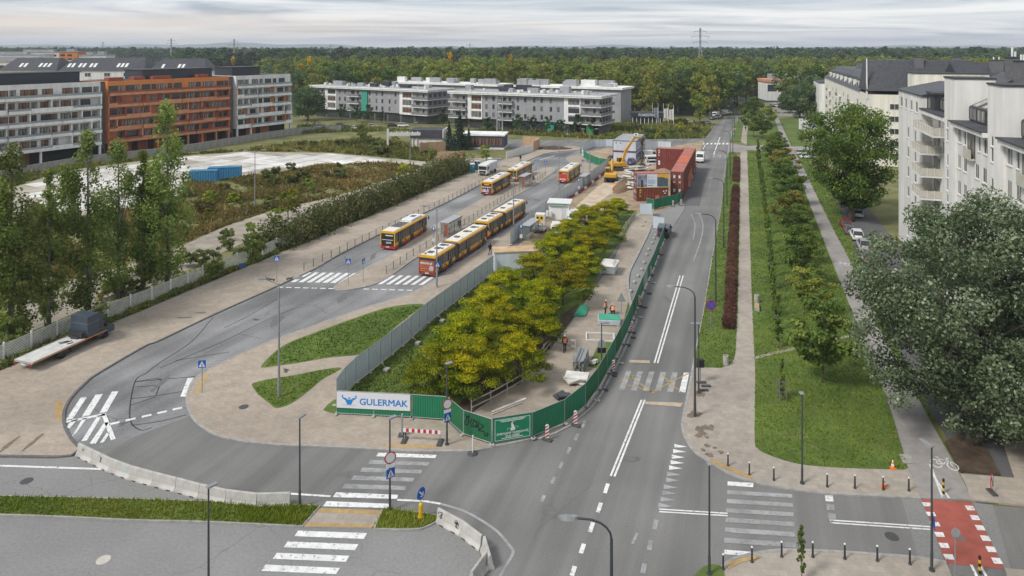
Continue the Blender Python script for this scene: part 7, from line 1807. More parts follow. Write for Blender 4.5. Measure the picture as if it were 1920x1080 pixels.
def round_plate(t, z, kind, rz=0.0, r=.4, off=-.06):
    b = MB(); b.cyl((0,off-.012,z),(0,off+.012,z),r,n=24); o = b.build('sign_plate', {'no_entry':M_SIGNR,'ban':M_SIGNR,'keep':M_SIGNB,'stop':M_SIGNR,'back':M_SIGNBK}[kind], t, rz=rz)
    if kind == 'ban': b = MB(); b.cyl((0,off-.018,z),(0,off-.013,z),r*.80,n=24); b.build('field', M_SIGNW, o)
    if kind == 'stop':
        b = MB(); b.cyl((0,off-.018,z),(0,off-.013,z),r*.82,n=24); f = b.build('field', M_SIGNB, o)
        b = MB(); stroke(b,[(-r*.56,z+r*.56),(r*.56,z-r*.56)],.07,off-.022); stroke(b,[(r*.56,z+r*.56),(-r*.56,z-r*.56)],.07,off-.024); b.build('cross', M_SIGNR, o)
    if kind == 'keep':
        b = MB(); stroke(b,[(-r*.42,z+r*.45),(r*.42,z-r*.42)],.09,off-.016); stroke(b,[(r*.45,z+.02),(r*.45,z-r*.48),(-.05,z-r*.48)],.09,off-.018); b.build('arrow', M_SIGNW, o)
    return o
round_plate(LAMP_C, 3.62, 'ban', radians(28), .42, -.1); b = MB(); b.box(-.3,.3,-.12,-.1,2.95,3.18); b.build('sub_plate', M_SIGNW, LAMP_C, rz=radians(28)); zebra_plate(LAMP_C, 2.55, radians(40), .66, -.1)
round_plate(LAMP_G, 3.3, 'ban', radians(30), .42, -.1); b = MB(); b.box(-.3,.3,-.12,-.1,2.62,2.86); b.build('sub_plate', M_SIGNW, LAMP_G, rz=radians(30)); zebra_plate(LAMP_G, 2.25, radians(42), .66, -.1)
zebra_plate(LAMP_F, 3.0, radians(70), .7, -.1)
def sign(label, u, v, h, kind, rz=0.0, z=0.1, s=.68, name='road_sign'):
    p = gp(u,v); t = thing(name, label, 'sign', (p.x,p.y,z)); pole(t, h+ .3)
    if kind == 'zebra': zebra_plate(t, h, rz, s)
    elif kind == 'stop_post':
        b = MB(); b.box(-.25,.25,-.03,.03,h-.35,h+.3); o = b.build('sign_plate', M_SIGNB, t, rz=rz); b = MB(); b.cyl((0,-.036,h-.05),(0,-.031,h-.05),.15,n=14); b.box(-.15,.15,-.04,-.032,h+.12,h+.24); b.build('symbol', M_SIGNW, o)
        b = MB(); b.box(-.22,.22,-.03,.03,.9,1.5); b.build('timetable', M_SIGNW, t, rz=rz)
    elif kind == 'priority':
        b = MB(); q = .5; b.add([(0,-.05,h-q),(q,-.05,h),(0,-.05,h+q),(-q,-.05,h),(0,-.03,h-q),(q,-.03,h),(0,-.03,h+q),(-q,-.03,h)],[(0,1,2,3),(7,6,5,4),(0,4,5,1),(1,5,6,2),(2,6,7,3),(3,7,4,0)]); o = b.build('sign_plate', M_SIGNW, t)
        q = .33; b = MB(); b.add([(0,-.055,h-q),(q,-.055,h),(0,-.055,h+q),(-q,-.055,h)],[(0,1,2,3)]); b.build('field', M_YEL, o)
    else: round_plate(t, h, kind, rz, s*.6)
    return t
sign('zebra crossing sign on the pavement beside the old asphalt bend', 379,738, 2.65, 'zebra', radians(8)); sign('zebra crossing sign on the island tip', 653,533, 3.0, 'zebra', radians(5)); sign('narrow side-on crossing sign at the right of the island tip', 681,531, 2.9, 'zebra', radians(70))
sign('zebra crossing sign seen above the two-armed lamp, on the left pavement', 519,530, 3.2, 'zebra', 0); sign('zebra crossing sign beside the white service truck', 936,325, 3.2, 'zebra', 0); sign('left one of two zebra crossing signs at the far lane split', 1005,326.5, 3.2, 'zebra', 0)
sign('right one of two zebra crossing signs at the far lane split', 1023,329, 3.2, 'zebra', radians(10)); sign('zebra crossing sign at the far right lane by the shelter', 1093,325, 3.0, 'zebra', radians(10)); sign('zebra crossing sign on the mast beside the brown-advert bus', 820,541, 3.1, 'zebra', radians(15))
sign('blue bus stop post by the glass shelter', 813,465, 3.0, 'stop_post'); sign('blue bus stop post by the grey-roofed shelter', 977,458, 2.8, 'stop_post'); sign('blue bus stop post by the far shelter', 1085,363, 2.8, 'stop_post')
sign('round blue no-stopping sign with red ring on the grass strip', 1333,624, 3.0, 'stop', 0, .13, 1.0); sign('yellow priority diamond on the far grass strip', 1377,258, 2.9, 'priority'); sign('blue crossing sign at the far crossing', 1375,267, 2.9, 'zebra', 0)
sign('round sign seen from behind at the bottom right corner', 1791,1092, 2.9, 'back', 0, .1, .45); sign('blue crossing sign on the far cross street', 1064,268, 3, 'zebra')
p = gp(789,973); t = thing('keep_right_bollard', 'yellow bollard with round blue arrow sign on the small refuge', 'bollard', (p.x,p.y,.12))
b = MB(); b.lathe([(.24,0),(.24,.08),(.15,.12),(.14,.85),(.10,.95),(.02,1.0)],14); b.build('post', M_YEL, t); b = MB(); b.cyl((0,0,.95),(0,0,1.25),.03,n=6); b.build('pole', M_POLEG, t); round_plate(t, 1.62, 'keep', radians(55), .4, -.03)
M_BOL = mat('bollard_black', (0.03,0.034,0.036), 0.5, scale=3)
def mkbol():
    t = thing('bollard', 'x', 'bollard'); b = MB(); b.lathe([(.10,0),(.10,.05),(.065,.1),(.05,.88),(.06,.9),(.06,.94),(.03,.98)],12); c1 = b.build('post', M_BOL, t); b = MB(); b.lathe([(.062,.905),(.062,.955),(.034,.985)],12); b.build('cap', M_SIGNW, t); index_kids(t); return t
bol = mkbol()
RB = [(1365,876),(1405,893),(1451,903),(1551,915.5),(1603,918),(1656,921),(1704,923)]
BB = [(1356,1071),(1410,1057),(1465.6,1047),(1524,1047.5),(1584,1051),(1645,1055),(1706,1061)]
for k,(lst,wh) in enumerate(((RB,'along the kerb below the big lawn'),(BB,'along the bottom right kerb'))):
    for i,(u,v) in enumerate(lst):
        p = gp(u,v); lab = 'black bollard %s, %s from the left' % (wh, ORD[i])
        if k == 0 and i == 0: bol.location = (p.x,p.y,.1); bol['label'] = lab; bol['group'] = 'black kerb bollards'
        else: copy_tree(bol, (p.x,p.y,.1), 0.0, lab, 'black kerb bollards')
for u,v,lab in ((1769,928,'yellow and black bollard on the cycle path before the red crossing'),(1837,1078,'yellow and black bollard beyond the red crossing at the bottom')):
    p = gp(u,v); t = thing('cycle_bollard', lab, 'bollard', (p.x,p.y,.1)); b = MB()
    for k in range(5): b.cyl((0,0,k*.21),(0,0,k*.21+.209),.075,n=12,mi=k%2)
    b.build('post', [M_INK,M_YEL], t)
for u,v,lab in ((1674,881,'orange traffic cone on the lawn corner'),(1657.5,916,'orange traffic cone behind a black bollard')):
    p = gp(u,v); t = thing('traffic_cone', lab, 'cone', (p.x,p.y,.12)); b = MB(); b.box(-.2,.2,-.2,.2,0,.05,0); b.lathe([(.15,.05),(.115,.2)],12,mi=0); b.lathe([(.115,.2),(.085,.35)],12,mi=1); b.lathe([(.085,.35),(.06,.48)],12,mi=0); b.lathe([(.06,.48),(.03,.62)],12,mi=1); b.build('cone', [M_HIVIS,M_SIGNW], t)
def beacon(label, u, v, red=M_SIGNR, rz=0.0, h=1.25, round_=False, group='red and white guide beacons along the green hoarding'):
    p = gp(u,v); t = thing('guide_beacon', label, 'beacon', (p.x,p.y,.02), 0, group)
    b = MB(); b.cbox(-.2,.2,-.42,.42,0,.12,.03); b.build('foot', M_RUBBER, t, rz=radians(60))
    b = MB(); w_ = .15; zs = .18
    outl = [(-w_,zs),(w_,zs),(w_,h-.1),(w_*.5,h),(-w_*.5,h),(-w_,h-.1)]
    b.extr(outl,'y',-.02,.02); o = b.build('board', M_SIGNW, t, rz=rz)
    b = MB()
    for k in range(4):
        z = zs+.03+k*.27; b.add([(-w_,-.024,z),(w_,-.024,z+.16),(w_,-.024,min(h-.11,z+.29)),(-w_,-.024,z+.13)],[(0,1,2,3)])
    b.build('stripe', red, o)
for i,(u,v,lab) in enumerate(((1026,826,'red and white beacon nearest the notice board'),(1079,799,'red and white beacon at the bend of the green hoarding'),(1150,700,'red and white beacon beside the faded crossing'),(1185,624,'red and white beacon near the pipe frames'),(1199,574,'red and white beacon opposite the two workers'),(1219.6,517,'orange and white beacon by the pale banner panel'),(1239,478,'red and white beacon before the dark van'),(1262,388,'red and white beacon at the container fence'),(1277,386,'leaning red and white board at the container corner'))):
    beacon(lab, u, v, M_HIVIS if i == 5 else M_SIGNR, radians(8), 1.3)
for i,(u,v) in enumerate(((1293,352),(1298,337),(1302,325),(1306,315))): beacon('red and white beacon beside the long container row, %s from the front' % ORD[i], u, v)
p = gp(1860,927); t = thing('oval_beacon', 'oval red and white beacon on the pavement by the tree pit', 'beacon', (p.x,p.y,.1)); b = MB(); b.cbox(-.2,.2,-.4,.4,0,.12,.03); b.build('foot', M_RUBBER, t)
b = MB(); b.extr([(.2*cos(2*pi*i/16),.78+.6*sin(2*pi*i/16)) for i in range(16)],'y',-.02,.02); o = b.build('board', M_SIGNR, t, rz=.5); b = MB(); b.extr([(.14*cos(2*pi*i/16),.78+.5*sin(2*pi*i/16)) for i in range(16)],'y',-.026,-.021); o2 = b.build('field', M_SIGNW, o); b = MB(); stroke(b,[(-.1,1.1),(.08,.5)],.09,-.03); b.build('stripe', M_INK, o)
p = gp(886,851); t = thing('marker_post', 'white marker post on a dark rubber foot at the kerb corner', 'marker post', (p.x,p.y,.01)); b = MB(); b.lathe([(.42,0),(.38,.08),(.15,.12)],12); b.build('foot', M_RUBBER, t); b = MB(); b.cyl((0,0,.1),(.03,0,1.45),.05,n=8); b.build('post', M_SIGNW, t)
p0_, p1_ = gp(756,829), gp(826,834); d = p1_-p0_; t = thing('plank_barrier', 'red and white plank barrier on rubber feet before the banner', 'barrier', (p0_.x,p0_.y,.1), atan2(d.y,d.x)); Lb = d.length
b = MB(); n = 13
for k in range(n): b.box(Lb*k/n,Lb*(k+1)/n-.001,-.025,.025,.75,1.02,k%2)
b.build('plank', [M_SIGNW,M_SIGNR], t)
for x in (0.1,Lb-.05):
    b = MB(); b.cyl((x,.06,.1),(x,.06,1.05),.03,n=6); b.build('post', M_GALV, t); b = MB(); b.cbox(x-.2,x+.2,-.45,.55,0,.13,.03); b.build('foot', M_RUBBER, t)
p = gp(754,819); t = thing('guide_beacon', 'grey beacon seen edge-on behind the plank barrier', 'beacon', (p.x,p.y,.1)); b = MB(); b.cbox(-.3,.3,-.3,.3,0,.12,.03); b.build('foot', M_RUBBER, t); b = MB(); b.box(-.06,.06,-.14,.14,.12,1.75); b.build('board', M_SIGNBK, t)
M_JER = mat('barrier_concrete', (0.52,0.505,0.475), 0.92, (0.38,0.365,0.335), scale=1.6, detail=7, extra=grime)
JB = [(148,852),(176,866),(209,882),(246,896),(289,908),(332,919),(376,931),(425,942),(483,949),(544,947)]
jlab = ['barrier with dark tag at the pavement end, first of the left chain','barrier with scrawl, second of the left chain','barrier with pale blue patch, third of the left chain','clean barrier, fourth of the left chain','clean barrier, fifth of the left chain','clean barrier, sixth of the left chain','barrier behind the left lamp head, seventh of the left chain','barrier behind the median weeds, eighth of the left chain','last barrier of the left chain, by the slim lamp']
def jersey(label, a, b_, tagk=None, group='concrete barriers round the closed lane'):
    d = b_-a; L_ = d.length-.03; m_ = (a+b_)/2; t = thing('concrete_barrier', label, 'barrier', (m_.x,m_.y,.006), atan2(d.y,d.x), group)
    prof = [(-.30,0),(-.30,.08),(-.17,.33),(-.09,.86),(-.06,.9),(.06,.9),(.09,.86),(.17,.33),(.30,.08),(.30,0)]
    def mk():
        b = MB(); b.extr(prof,'x',-L_/2,L_/2); return b.mesh('body', M_JER)
    put('body', mesh_once(('jb',round(L_,1)), mk), t)
    for x in (-L_*.25,L_*.25): put('lift_slot', mesh_once('slot', lambda: MB().box(-.18,.18,-.306,-.2,0,.075).mesh('lift_slot', M_DARKV)), t, (x,0,0))
    if tagk:
        b = MB()
        for st in tagk[0]: stroke(b, st, .05, 0)
        def sl(x,z): return -.306+(z-.08)*(.13/.25) if z < .33 else -.178+(z-.33)*(.08/.53)
        b.v = [(v[0], sl(v[0],v[2])-.004, v[2]) for v in b.v]; b.build('spray_tag', tagk[1], t)
Pj = [gp(u,v) for u,v in JB]
scr = [[(-.1,.75),(0,.5),(.1,.7)],[(-.12,.45),(.1,.4)],[(0,.7),(.02,.4)]]
for i in range(9): jersey(jlab[i], Pj[i], Pj[i+1], ([[(-.3,.7),(-.2,.55),(-.1,.72)]],M_POLE) if i == 0 else (scr,M_POLE) if i == 1 else ([[(.3,.6),(.75,.6)],[(.3,.55),(.75,.55)],[(.35,.5),(.7,.5)]],mat('spray_teal',(0.35,0.55,0.53),0.7,scale=3)) if i == 2 else None)
eight = [[(-.75,.72),(-.66,.8),(-.56,.72),(-.7,.6),(-.58,.5),(-.68,.4),(-.78,.5),(-.62,.62),(-.56,.72)],[(-.95,.6),(-.85,.75)]]; blob = [[(.55,.75),(.65,.5),(.8,.72),(.85,.45)],[(.5,.6),(.9,.6)],[(.6,.4),(.85,.35)],[(.7,.8),(.7,.35)]]
jersey('barrier with black figure-eight tags, first of the right chain', gp(822,977), gp(866,1001), (eight+blob,M_INK)); jersey('second barrier of the right chain', gp(866,1001), gp(904,1030)); jersey('third barrier of the right chain, turned towards the road', gp(908,1031), gp(919,1070)); jersey('barrier with blue patch at the bottom edge, last of the right chain', gp(914,1058), gp(884,1100), ([[(-.5,.55),(.6,.55)],[(-.5,.5),(.6,.5)],[(-.5,.6),(.6,.6)]],mat('spray_blue',(0.25,0.40,0.52),0.7,scale=3)))
def clear_pane(name, col, clear):
    m = bpy.data.materials.new(name); m.use_nodes = True; n = m.node_tree.nodes; l = m.node_tree.links
    tr = n.new('ShaderNodeBsdfTransparent'); tr.inputs[0].default_value = (.93,.96,.96,1); mx = n.new('ShaderNodeMixShader'); mx.inputs[0].default_value = clear
    n['Principled BSDF'].inputs['Base Color'].default_value = (*col,1); n['Principled BSDF'].inputs['Roughness'].default_value = .1
    l.new(n['Principled BSDF'].outputs[0], mx.inputs[1]); l.new(tr.outputs[0], mx.inputs[2]); l.new(mx.outputs[0], n['Material Output'].inputs[0]); return m
M_SGLASS = clear_pane('shelter_glass', (.25,.28,.28), .72)
def shelter(label, u, v, L=5.2, ad=True, dark=False):
    p = gp(u,v); t = thing('bus_shelter', label, 'bus shelter', (p.x,p.y,.1), -H21)
    b = MB(); b.box(-.1,1.5,-.1,L+.1,2.45,2.55); b.box(-.12,1.52,-.12,L+.12,2.38,2.45,1); b.build('roof', [M_DUCT,M_RUST if ad else M_FRAME_D], t)
    k = 4
    for i in range(k+1):
        for x in ((0.05,) if 0 < i < k else (.05,1.35)):
            b = MB(); b.box(x-.035,x+.035,L*i/k-.035,L*i/k+.035,0,2.35); b.build('post', M_POLEG, t)
    for i in range(k):
        b = MB(); b.box(.03,.06,L*i/k+.04,L*(i+1)/k-.04,.35,2.2); b.build('glass_panel', M_SGLASS, t)
    for y in (0.,L):
        b = MB(); b.box(.1,.7,y-.02,y+.02,.3,2.2); b.build('glass_panel', M_SGLASS, t); b = MB(); b.box(.72,1.3,y-.03,y+.03,.3,2.2); b.build('poster_case' if (ad and y == 0) else 'glass_panel', M_RUST if (ad and y == 0) else M_SGLASS, t)
    b = MB(); b.box(.3,.75,1.2,L-1.2,.45,.5); b.box(.5,.55,1.3,1.4,0,.45); b.box(.5,.55,L-1.4,L-1.3,0,.45); b.build('bench', M_PLANK, t)
shelter('glass bus shelter with red poster on the island, before the articulated bus', 826,446); shelter('glass bus shelter on the far island behind the olive-advert bus', 973,352, 4.6)
shelter('grey-roofed bus shelter against the sheet fence by the yellow trailer', 978,452, 4.8, False); shelter('grey-roofed bus shelter against the sheet fence at the far right lane', 1086,352, 4.6, False)
def litter_bin(label, u, v, m=M_BLOCK, h=.95, r=.28):
    p = gp(u,v); t = thing('litter_bin', label, 'litter bin', (p.x,p.y,.1)); b = MB(); b.lathe([(r*.85,0),(r,.05),(r,h-.1),(r*.9,h),(r*.62,h),(r*.6,h-.1),(.02,h-.12)],14); b.build('body', m, t); b = MB(); b.lathe([(r*.58,h-.1),(r*.58,h-.09),(.01,h-.09)],12); b.build('opening', M_DARKV, t)
litter_bin('round ribbed concrete bin at the end of the grass strip', 1361,686); litter_bin('concrete bin by the bench on the big lawn path', 1419,569, M_BLOCK, 1.0, .32); litter_bin('dark bin beside the glass shelter on the island', 861,424, M_POLE, .9, .3); litter_bin('dark bin farther along the island railing', 1000,338, M_POLE, .9)
p = gp(1419,581); t = thing('park_bench', 'small concrete block bench with wooden seat beside the beige path', 'bench', (p.x,p.y,.12), -S18); b = MB(); b.box(-.28,.28,-.9,.7,0,.42); b.build('base', M_BLOCK, t)
for k in range(3): b = MB(); b.box(-.27+.18*k,-.11+.18*k,-.7,.7,.421,.47); b.build('slat', M_PLY, t)
p = gp(1313,720); t = thing('covered_signal', 'temporary signal wrapped in black film on rubber feet by the crossing', 'signal', (p.x,p.y,.1)); b = MB(); b.cyl((0,0,0),(0,0,2.0),.05,n=8); b.build('pole', M_POLEG, t); b = MB(); b.cbox(-.3,.35,-.18,.18,1.5,2.25,.05); b.build('cover', M_INK, t)
for k,(x,y) in enumerate(((.1,.0),(.35,-.7),(-.1,-1.5))): b = MB(); b.cbox(x-.45,x+.45,y-.16,y+.16,0,.13,.03); b.build('foot', M_RUBBER, t)
p = gp(1128,690); t = thing('covered_sign', 'round sign wrapped in grey film over a black box on the site path', 'sign', (p.x,p.y,.08)); pole(t, 2.9); b = MB(); b.cyl((0,-.08,2.35),(0,-.05,2.35),.42,n=20); b.build('cover', M_SIGNBK, t); b = MB(); b.box(-.42,.42,-.1,-.02,1.45,1.95); b.build('box', M_INK, t)
p = gp(1165,590); t = thing('warning_sign', 'large grey triangular sign seen from behind on the site path', 'sign', (p.x,p.y,.08)); pole(t, 2.4); b = MB(); b.extr([(-.55,1.5),(.55,1.5),(0,2.6)],'y',-.06,-.04); b.build('sign_plate', M_SIGNBK, t)
# ================================================================ building-site things
M_CONT = mat('container_brown', (0.195,0.048,0.030), 0.65, (0.12,0.034,0.024), scale=1.2, detail=6, spec=0.4); M_CONT2 = mat('container_orange', (0.52,0.15,0.075), 0.6, (0.42,0.115,0.06), scale=1.0, detail=6); M_CONT3 = mat('container_rose', (0.44,0.16,0.12), 0.65, (0.34,0.115,0.09), scale=1.0, detail=6); M_CONT4 = mat('container_red', (0.215,0.045,0.034), 0.65, (0.13,0.034,0.028), scale=1.1, detail=7)
M_CBLUE = mat('container_blue', (0.04,0.20,0.36), 0.6, (0.03,0.16,0.30), scale=1)
def container(label, x, y, z, rz, L=6.06, W=2.44, H=2.6, m=M_CONT, top=None, doors=True, letters=None, group='shipping containers on the building site'):
    """origin: middle of the base; long axis along local x, door end at -x"""
    t = thing('shipping_container', label, 'container', (x,y,z), rz, group)
    b = MB(); r = .09
    for sx in (-1,1):
        for sy in (-1,1): b.box(sx*L/2-(r if sx>0 else 0),sx*L/2+(r if sx<0 else 0),sy*W/2-(r if sy>0 else 0),sy*W/2+(r if sy<0 else 0),0,H)
    for sy in (-1,1):
        for zz in (0,H-r): b.box(-L/2+r,L/2-r,sy*W/2-(r if sy>0 else 0),sy*W/2+(r if sy<0 else 0),zz,zz+r)
    for sx in (-1,1):
        for zz in (0,H-r): b.box(sx*L/2-(r if sx>0 else 0),sx*L/2+(r if sx<0 else 0),-W/2+r,W/2-r,zz,zz+r)
    b.build('frame', m, t)
    n = int((L-2*r)/.14)//2*2;
    for sy in (-1,1):
        b = MB(); vs=[]
        for i in range(n+1):
            xx = -L/2+r+(L-2*r)*i/n; o = W/2-.02-(.05 if (i//2)%2 else 0); vs += [(xx,sy*o,r),(xx,sy*o,H-r)]
        b.add(vs,[((2*i,2*i+2,2*i+3,2*i+1) if sy<0 else (2*i+1,2*i+3,2*i+2,2*i)) for i in range(n)]); sd = b.build('side_panel', m, t)
    b = MB(); b.box(-L/2+r,L/2-r,-W/2+r,W/2-r,H-.04,H-.01);
    for i in range(int(L/.6)): b.box(-L/2+.3+i*.6,-L/2+.5+i*.6,-W/2+.2,W/2-.2,H-.0099,H+.012)
    b.build('roof', top or m, t)
    b = MB(); b.box(L/2-.06,L/2-.03,-W/2+r,W/2-r,r,H-r); b.build('end_panel', m, t)
    for s in (-1,1):
        b = MB(); b.box(-L/2+.02,-L/2+.06,min(s*.02,s*(W/2-r)),max(s*.02,s*(W/2-r)),r,H-r); d = b.build('door', m, t)
        for k in (.3,.75):
            b = MB(); b.cyl((-L/2-.0,s*k,r),(-L/2-.0,s*k,H-r),.025,n=6); b.build('lock_bar', M_GALV, d)
        b = MB(); b.box(-L/2+.008,-L/2+.0195,s*.55-.2,s*.55+.2,1.5,2.1); b.box(-L/2+.008,-L/2+.0195,s*.6-.15,s*.6+.15,.5,.8); b.build('marking', M_SIGNW, d)
    if letters:
        for i,ch in enumerate(letters[0]): put_text(ch, .62, letters[1], t, Matrix.Translation((letters[2],-W/2-.006,H-.55-.58*i)) @ UPR, .03)
    return t
K = 1.1
Yb = gp(1192,377.5);
dx6 = 6.06*K/2
bx, by = Yb.x+dx6+0.05, Yb.y+2.44*K/2
cA = container('brown container with yellow vertical letters, under the banner', bx, by, 0.04, radians(4), 6.06*K, 2.44*K, 2.6*K, M_CONT, letters=('APL', M_YEL, -2.55))
b = MB(); b.box(.6,1.4,-2.44*K/2-.02,-2.44*K/2+.0,.5,1.2); b.build('patch', M_CONT2, cA);
for (x,z) in ((2.2,1.9),(2.5,1.5),(2.75,2.0)): b = MB(); b.box(x,x+.3,-2.44*K/2-.02,-2.44*K/2+.0,z,z+.22); b.build('marking', M_SIGNW, cA)
cB = container('brown container carrying the printed site banner, on top of the lettered one', bx, by, 0.04+2.6*K+.01, radians(4), 6.06*K, 2.44*K, 2.6*K, M_CONT, M_CONT3)
Lc = 6.06*K; W_ = -2.44*K/2
b = MB(); b.box(-Lc/2+.05,Lc/2-.05,W_-.05,W_-.015,.05,2.75); bn = b.build('banner', M_BAN, cB)
b = MB(); b.box(.98,Lc/2-.08,W_-.058,W_-.0505,.12,2.1); b.build('print', mat('print_navy',(0.05,0.075,0.12),0.6,(0.10,0.13,0.17),scale=1.5), bn)
b = MB(); b.add([(.98,W_-.06,2.72),(Lc/2-.08,W_-.06,2.72),(Lc/2-.08,W_-.06,1.75),(2.2,W_-.06,2.05),(.98,W_-.06,2.12)],[(0,4,3,2,1)]); b.build('print', M_YEL, bn)
M_TUN = mat('print_tunnel', (0.42,0.42,0.48), 0.6, (0.10,0.10,0.16), scale=0.9, detail=5)
b = MB(); b.box(-Lc/2+.1,-1.15,W_-.058,W_-.0505,.12,2.68); b.build('print', M_TUN, bn)
b = MB()
for s in (-1,1): stroke(b,[(-2.2+s*.1,1.4),(-2.2+s*.9,2.1)],.07,W_-.062)
stroke(b,[(-2.2,.2),(-2.2,1.4)],.5,W_-.061); b.build('print', mat('print_dark',(0.05,0.05,0.08),0.6,scale=2), bn)
b = MB()
for k in range(7): b.box(-1.0,.3+.25*(k%3),W_-.058,W_-.0505,1.55-.14*k,1.60-.14*k)
b.box(-.85,-.65,W_-.058,W_-.0505,2.0,2.2); b.box(-.2,.0,W_-.058,W_-.0505,2.0,2.2); b.box(-1.0,.1,W_-.058,W_-.0505,.3,.45); b.build('print', M_BLUEP, bn)
b = MB(); b.box(-Lc/2+.05,Lc/2-.05,W_-.055,W_-.015,-.06,.049); b.build('trim', M_YEL, bn)
sx_, cx_ = sin(S18), cos(S18)
r0 = gp(1281.5,374)                      # ground under the near right corner
def rowpt(s, off): return (r0.x + sx_*s - cx_*off, r0.y + cx_*s + sx_*off)
W_c = 2.44*K; Lrow = 12.2
cols = [(M_CONT,M_CONT3),(M_CONT4,M_CONT2),(M_CONT,M_CONT3)]
for i in range(3):
    s = Lrow/2 + i*(Lrow+.15); x,y = rowpt(s, W_c/2)
    container('long container in the lower tier by the road, %s from the front' % ORD[i], x,y,0.02, pi/2-S18, Lrow, W_c, 2.6*K, (M_CONT4,M_CONT2,M_CONT)[i])
    container('long container in the upper tier by the road, %s' % ('showing its doors' if i == 0 else 'with brightest orange roof' if i == 1 else 'farthest'), x,y,0.03+2.6*K, pi/2-S18, Lrow, W_c, 2.6*K, cols[i][0], cols[i][1])
x,y = rowpt(3*(Lrow+.15)-2.5, W_c+.3+6.7/2)
for k in (0,1): container('dark maroon container set crosswise at the far end, %s' % ('bottom of its pair' if k == 0 else 'top of its pair'), x, y, .02+k*(2.6*K+.01), -S18, 6.7, W_c, 2.6*K, M_CONT4, M_CONT3, letters=('APL', M_SIGNW, -2.6) if k else ('■■', M_SIGNW, -2.6))
for u,v,L_,lab in ((378,342,5.0,'blue container in the yard, left one'),(418,335,6.0,'blue container in the yard, right one')):
    p = gp(u,v); container(lab, p.x, p.y+1.2, 0, radians(12), L_*1.25, 2.6, 2.7, M_CBLUE, group='blue containers in the yard')
p = gp(1171,304); t = None
M_CABW = mat('cabin_white', (0.60,0.62,0.66), 0.5, (0.54,0.56,0.60), scale=0.7, extra=grime); M_CABB = mat('cabin_blue_frame', (0.05,0.09,0.22), 0.5, scale=2)
AC = -radians(19)
for k in range(2):
    for j in range(6):
        ox, oy = sin(-AC)*j*2.65, cos(-AC)*j*2.65
        t = thing('site_cabin', 'white site cabin with blue frame, %s in the %s row of the stack' % (('front','second','third','fourth','fifth','rear')[j], 'upper' if k else 'lower'), 'site cabin', (p.x+ox,p.y+oy,.03+k*2.98), AC, 'stacked white site cabins')
        b = MB(); b.box(-3.2,3.2,.06,2.54,.12,2.78); b.build('wall', M_CABW, t)
        b = MB()
        for sx in (-3.27,3.15):
            for sy in (0,2.48): b.box(sx,sx+.12,sy,sy+.12,0,2.95)
        for sy in (0,2.48):
            for zz in (0,2.79): b.box(-3.15,3.15,sy,sy+.12,zz,zz+.16)
        for zz in (0,2.79):
            for sx in (-3.27,3.15): b.box(sx,sx+.12,.12,2.48,zz,zz+.16)
        b.build('frame', M_CABB if k else (M_SIGNR if False else M_CABB), t)
        if k: b = MB(); b.box(-3.2,3.2,.02,2.58,2.951,3.0); b.build('roof', M_ROOF_L, t)
        b = MB(); b.box(3.2,3.24,.7,1.9,1.0,2.2); b.build('window', M_GLASS, t)
        if j == 0:
            if k:
                for x in (-2.5,-1.3): b = MB(); b.box(x,x+.3,.02,.06,2.1,2.4); b.build('vent', M_DARKV, t)
            else: b = MB(); b.box(-3.1,3.1,.03,.058,2.62,2.78); b.build('stripe', M_SIGNR, t)
b = MB(); t = thing('roof_unit', 'small white air unit on the cabin roof', 'air unit', (p.x+sin(-AC)*11+1.5,p.y+cos(-AC)*11,6.02), AC); b.box(-.6,.6,-.4,.4,0,.7); b.build('housing', P_WHT, t); b = MB(); b.cyl((0,-.41,.35),(0,-.401,.35),.28,n=12); b.build('fan', M_PLAST, t)
M_EXC = mat('excavator_yellow', (0.60,0.33,0.035), 0.5, (0.48,0.26,0.03), scale=1.2, detail=6); M_TRK = mat('track_steel', (0.07,0.062,0.055), 0.85, (0.12,0.10,0.08), scale=3); M_STEEL = mat('dark_steel', (0.075,0.068,0.062), 0.6, scale=2)
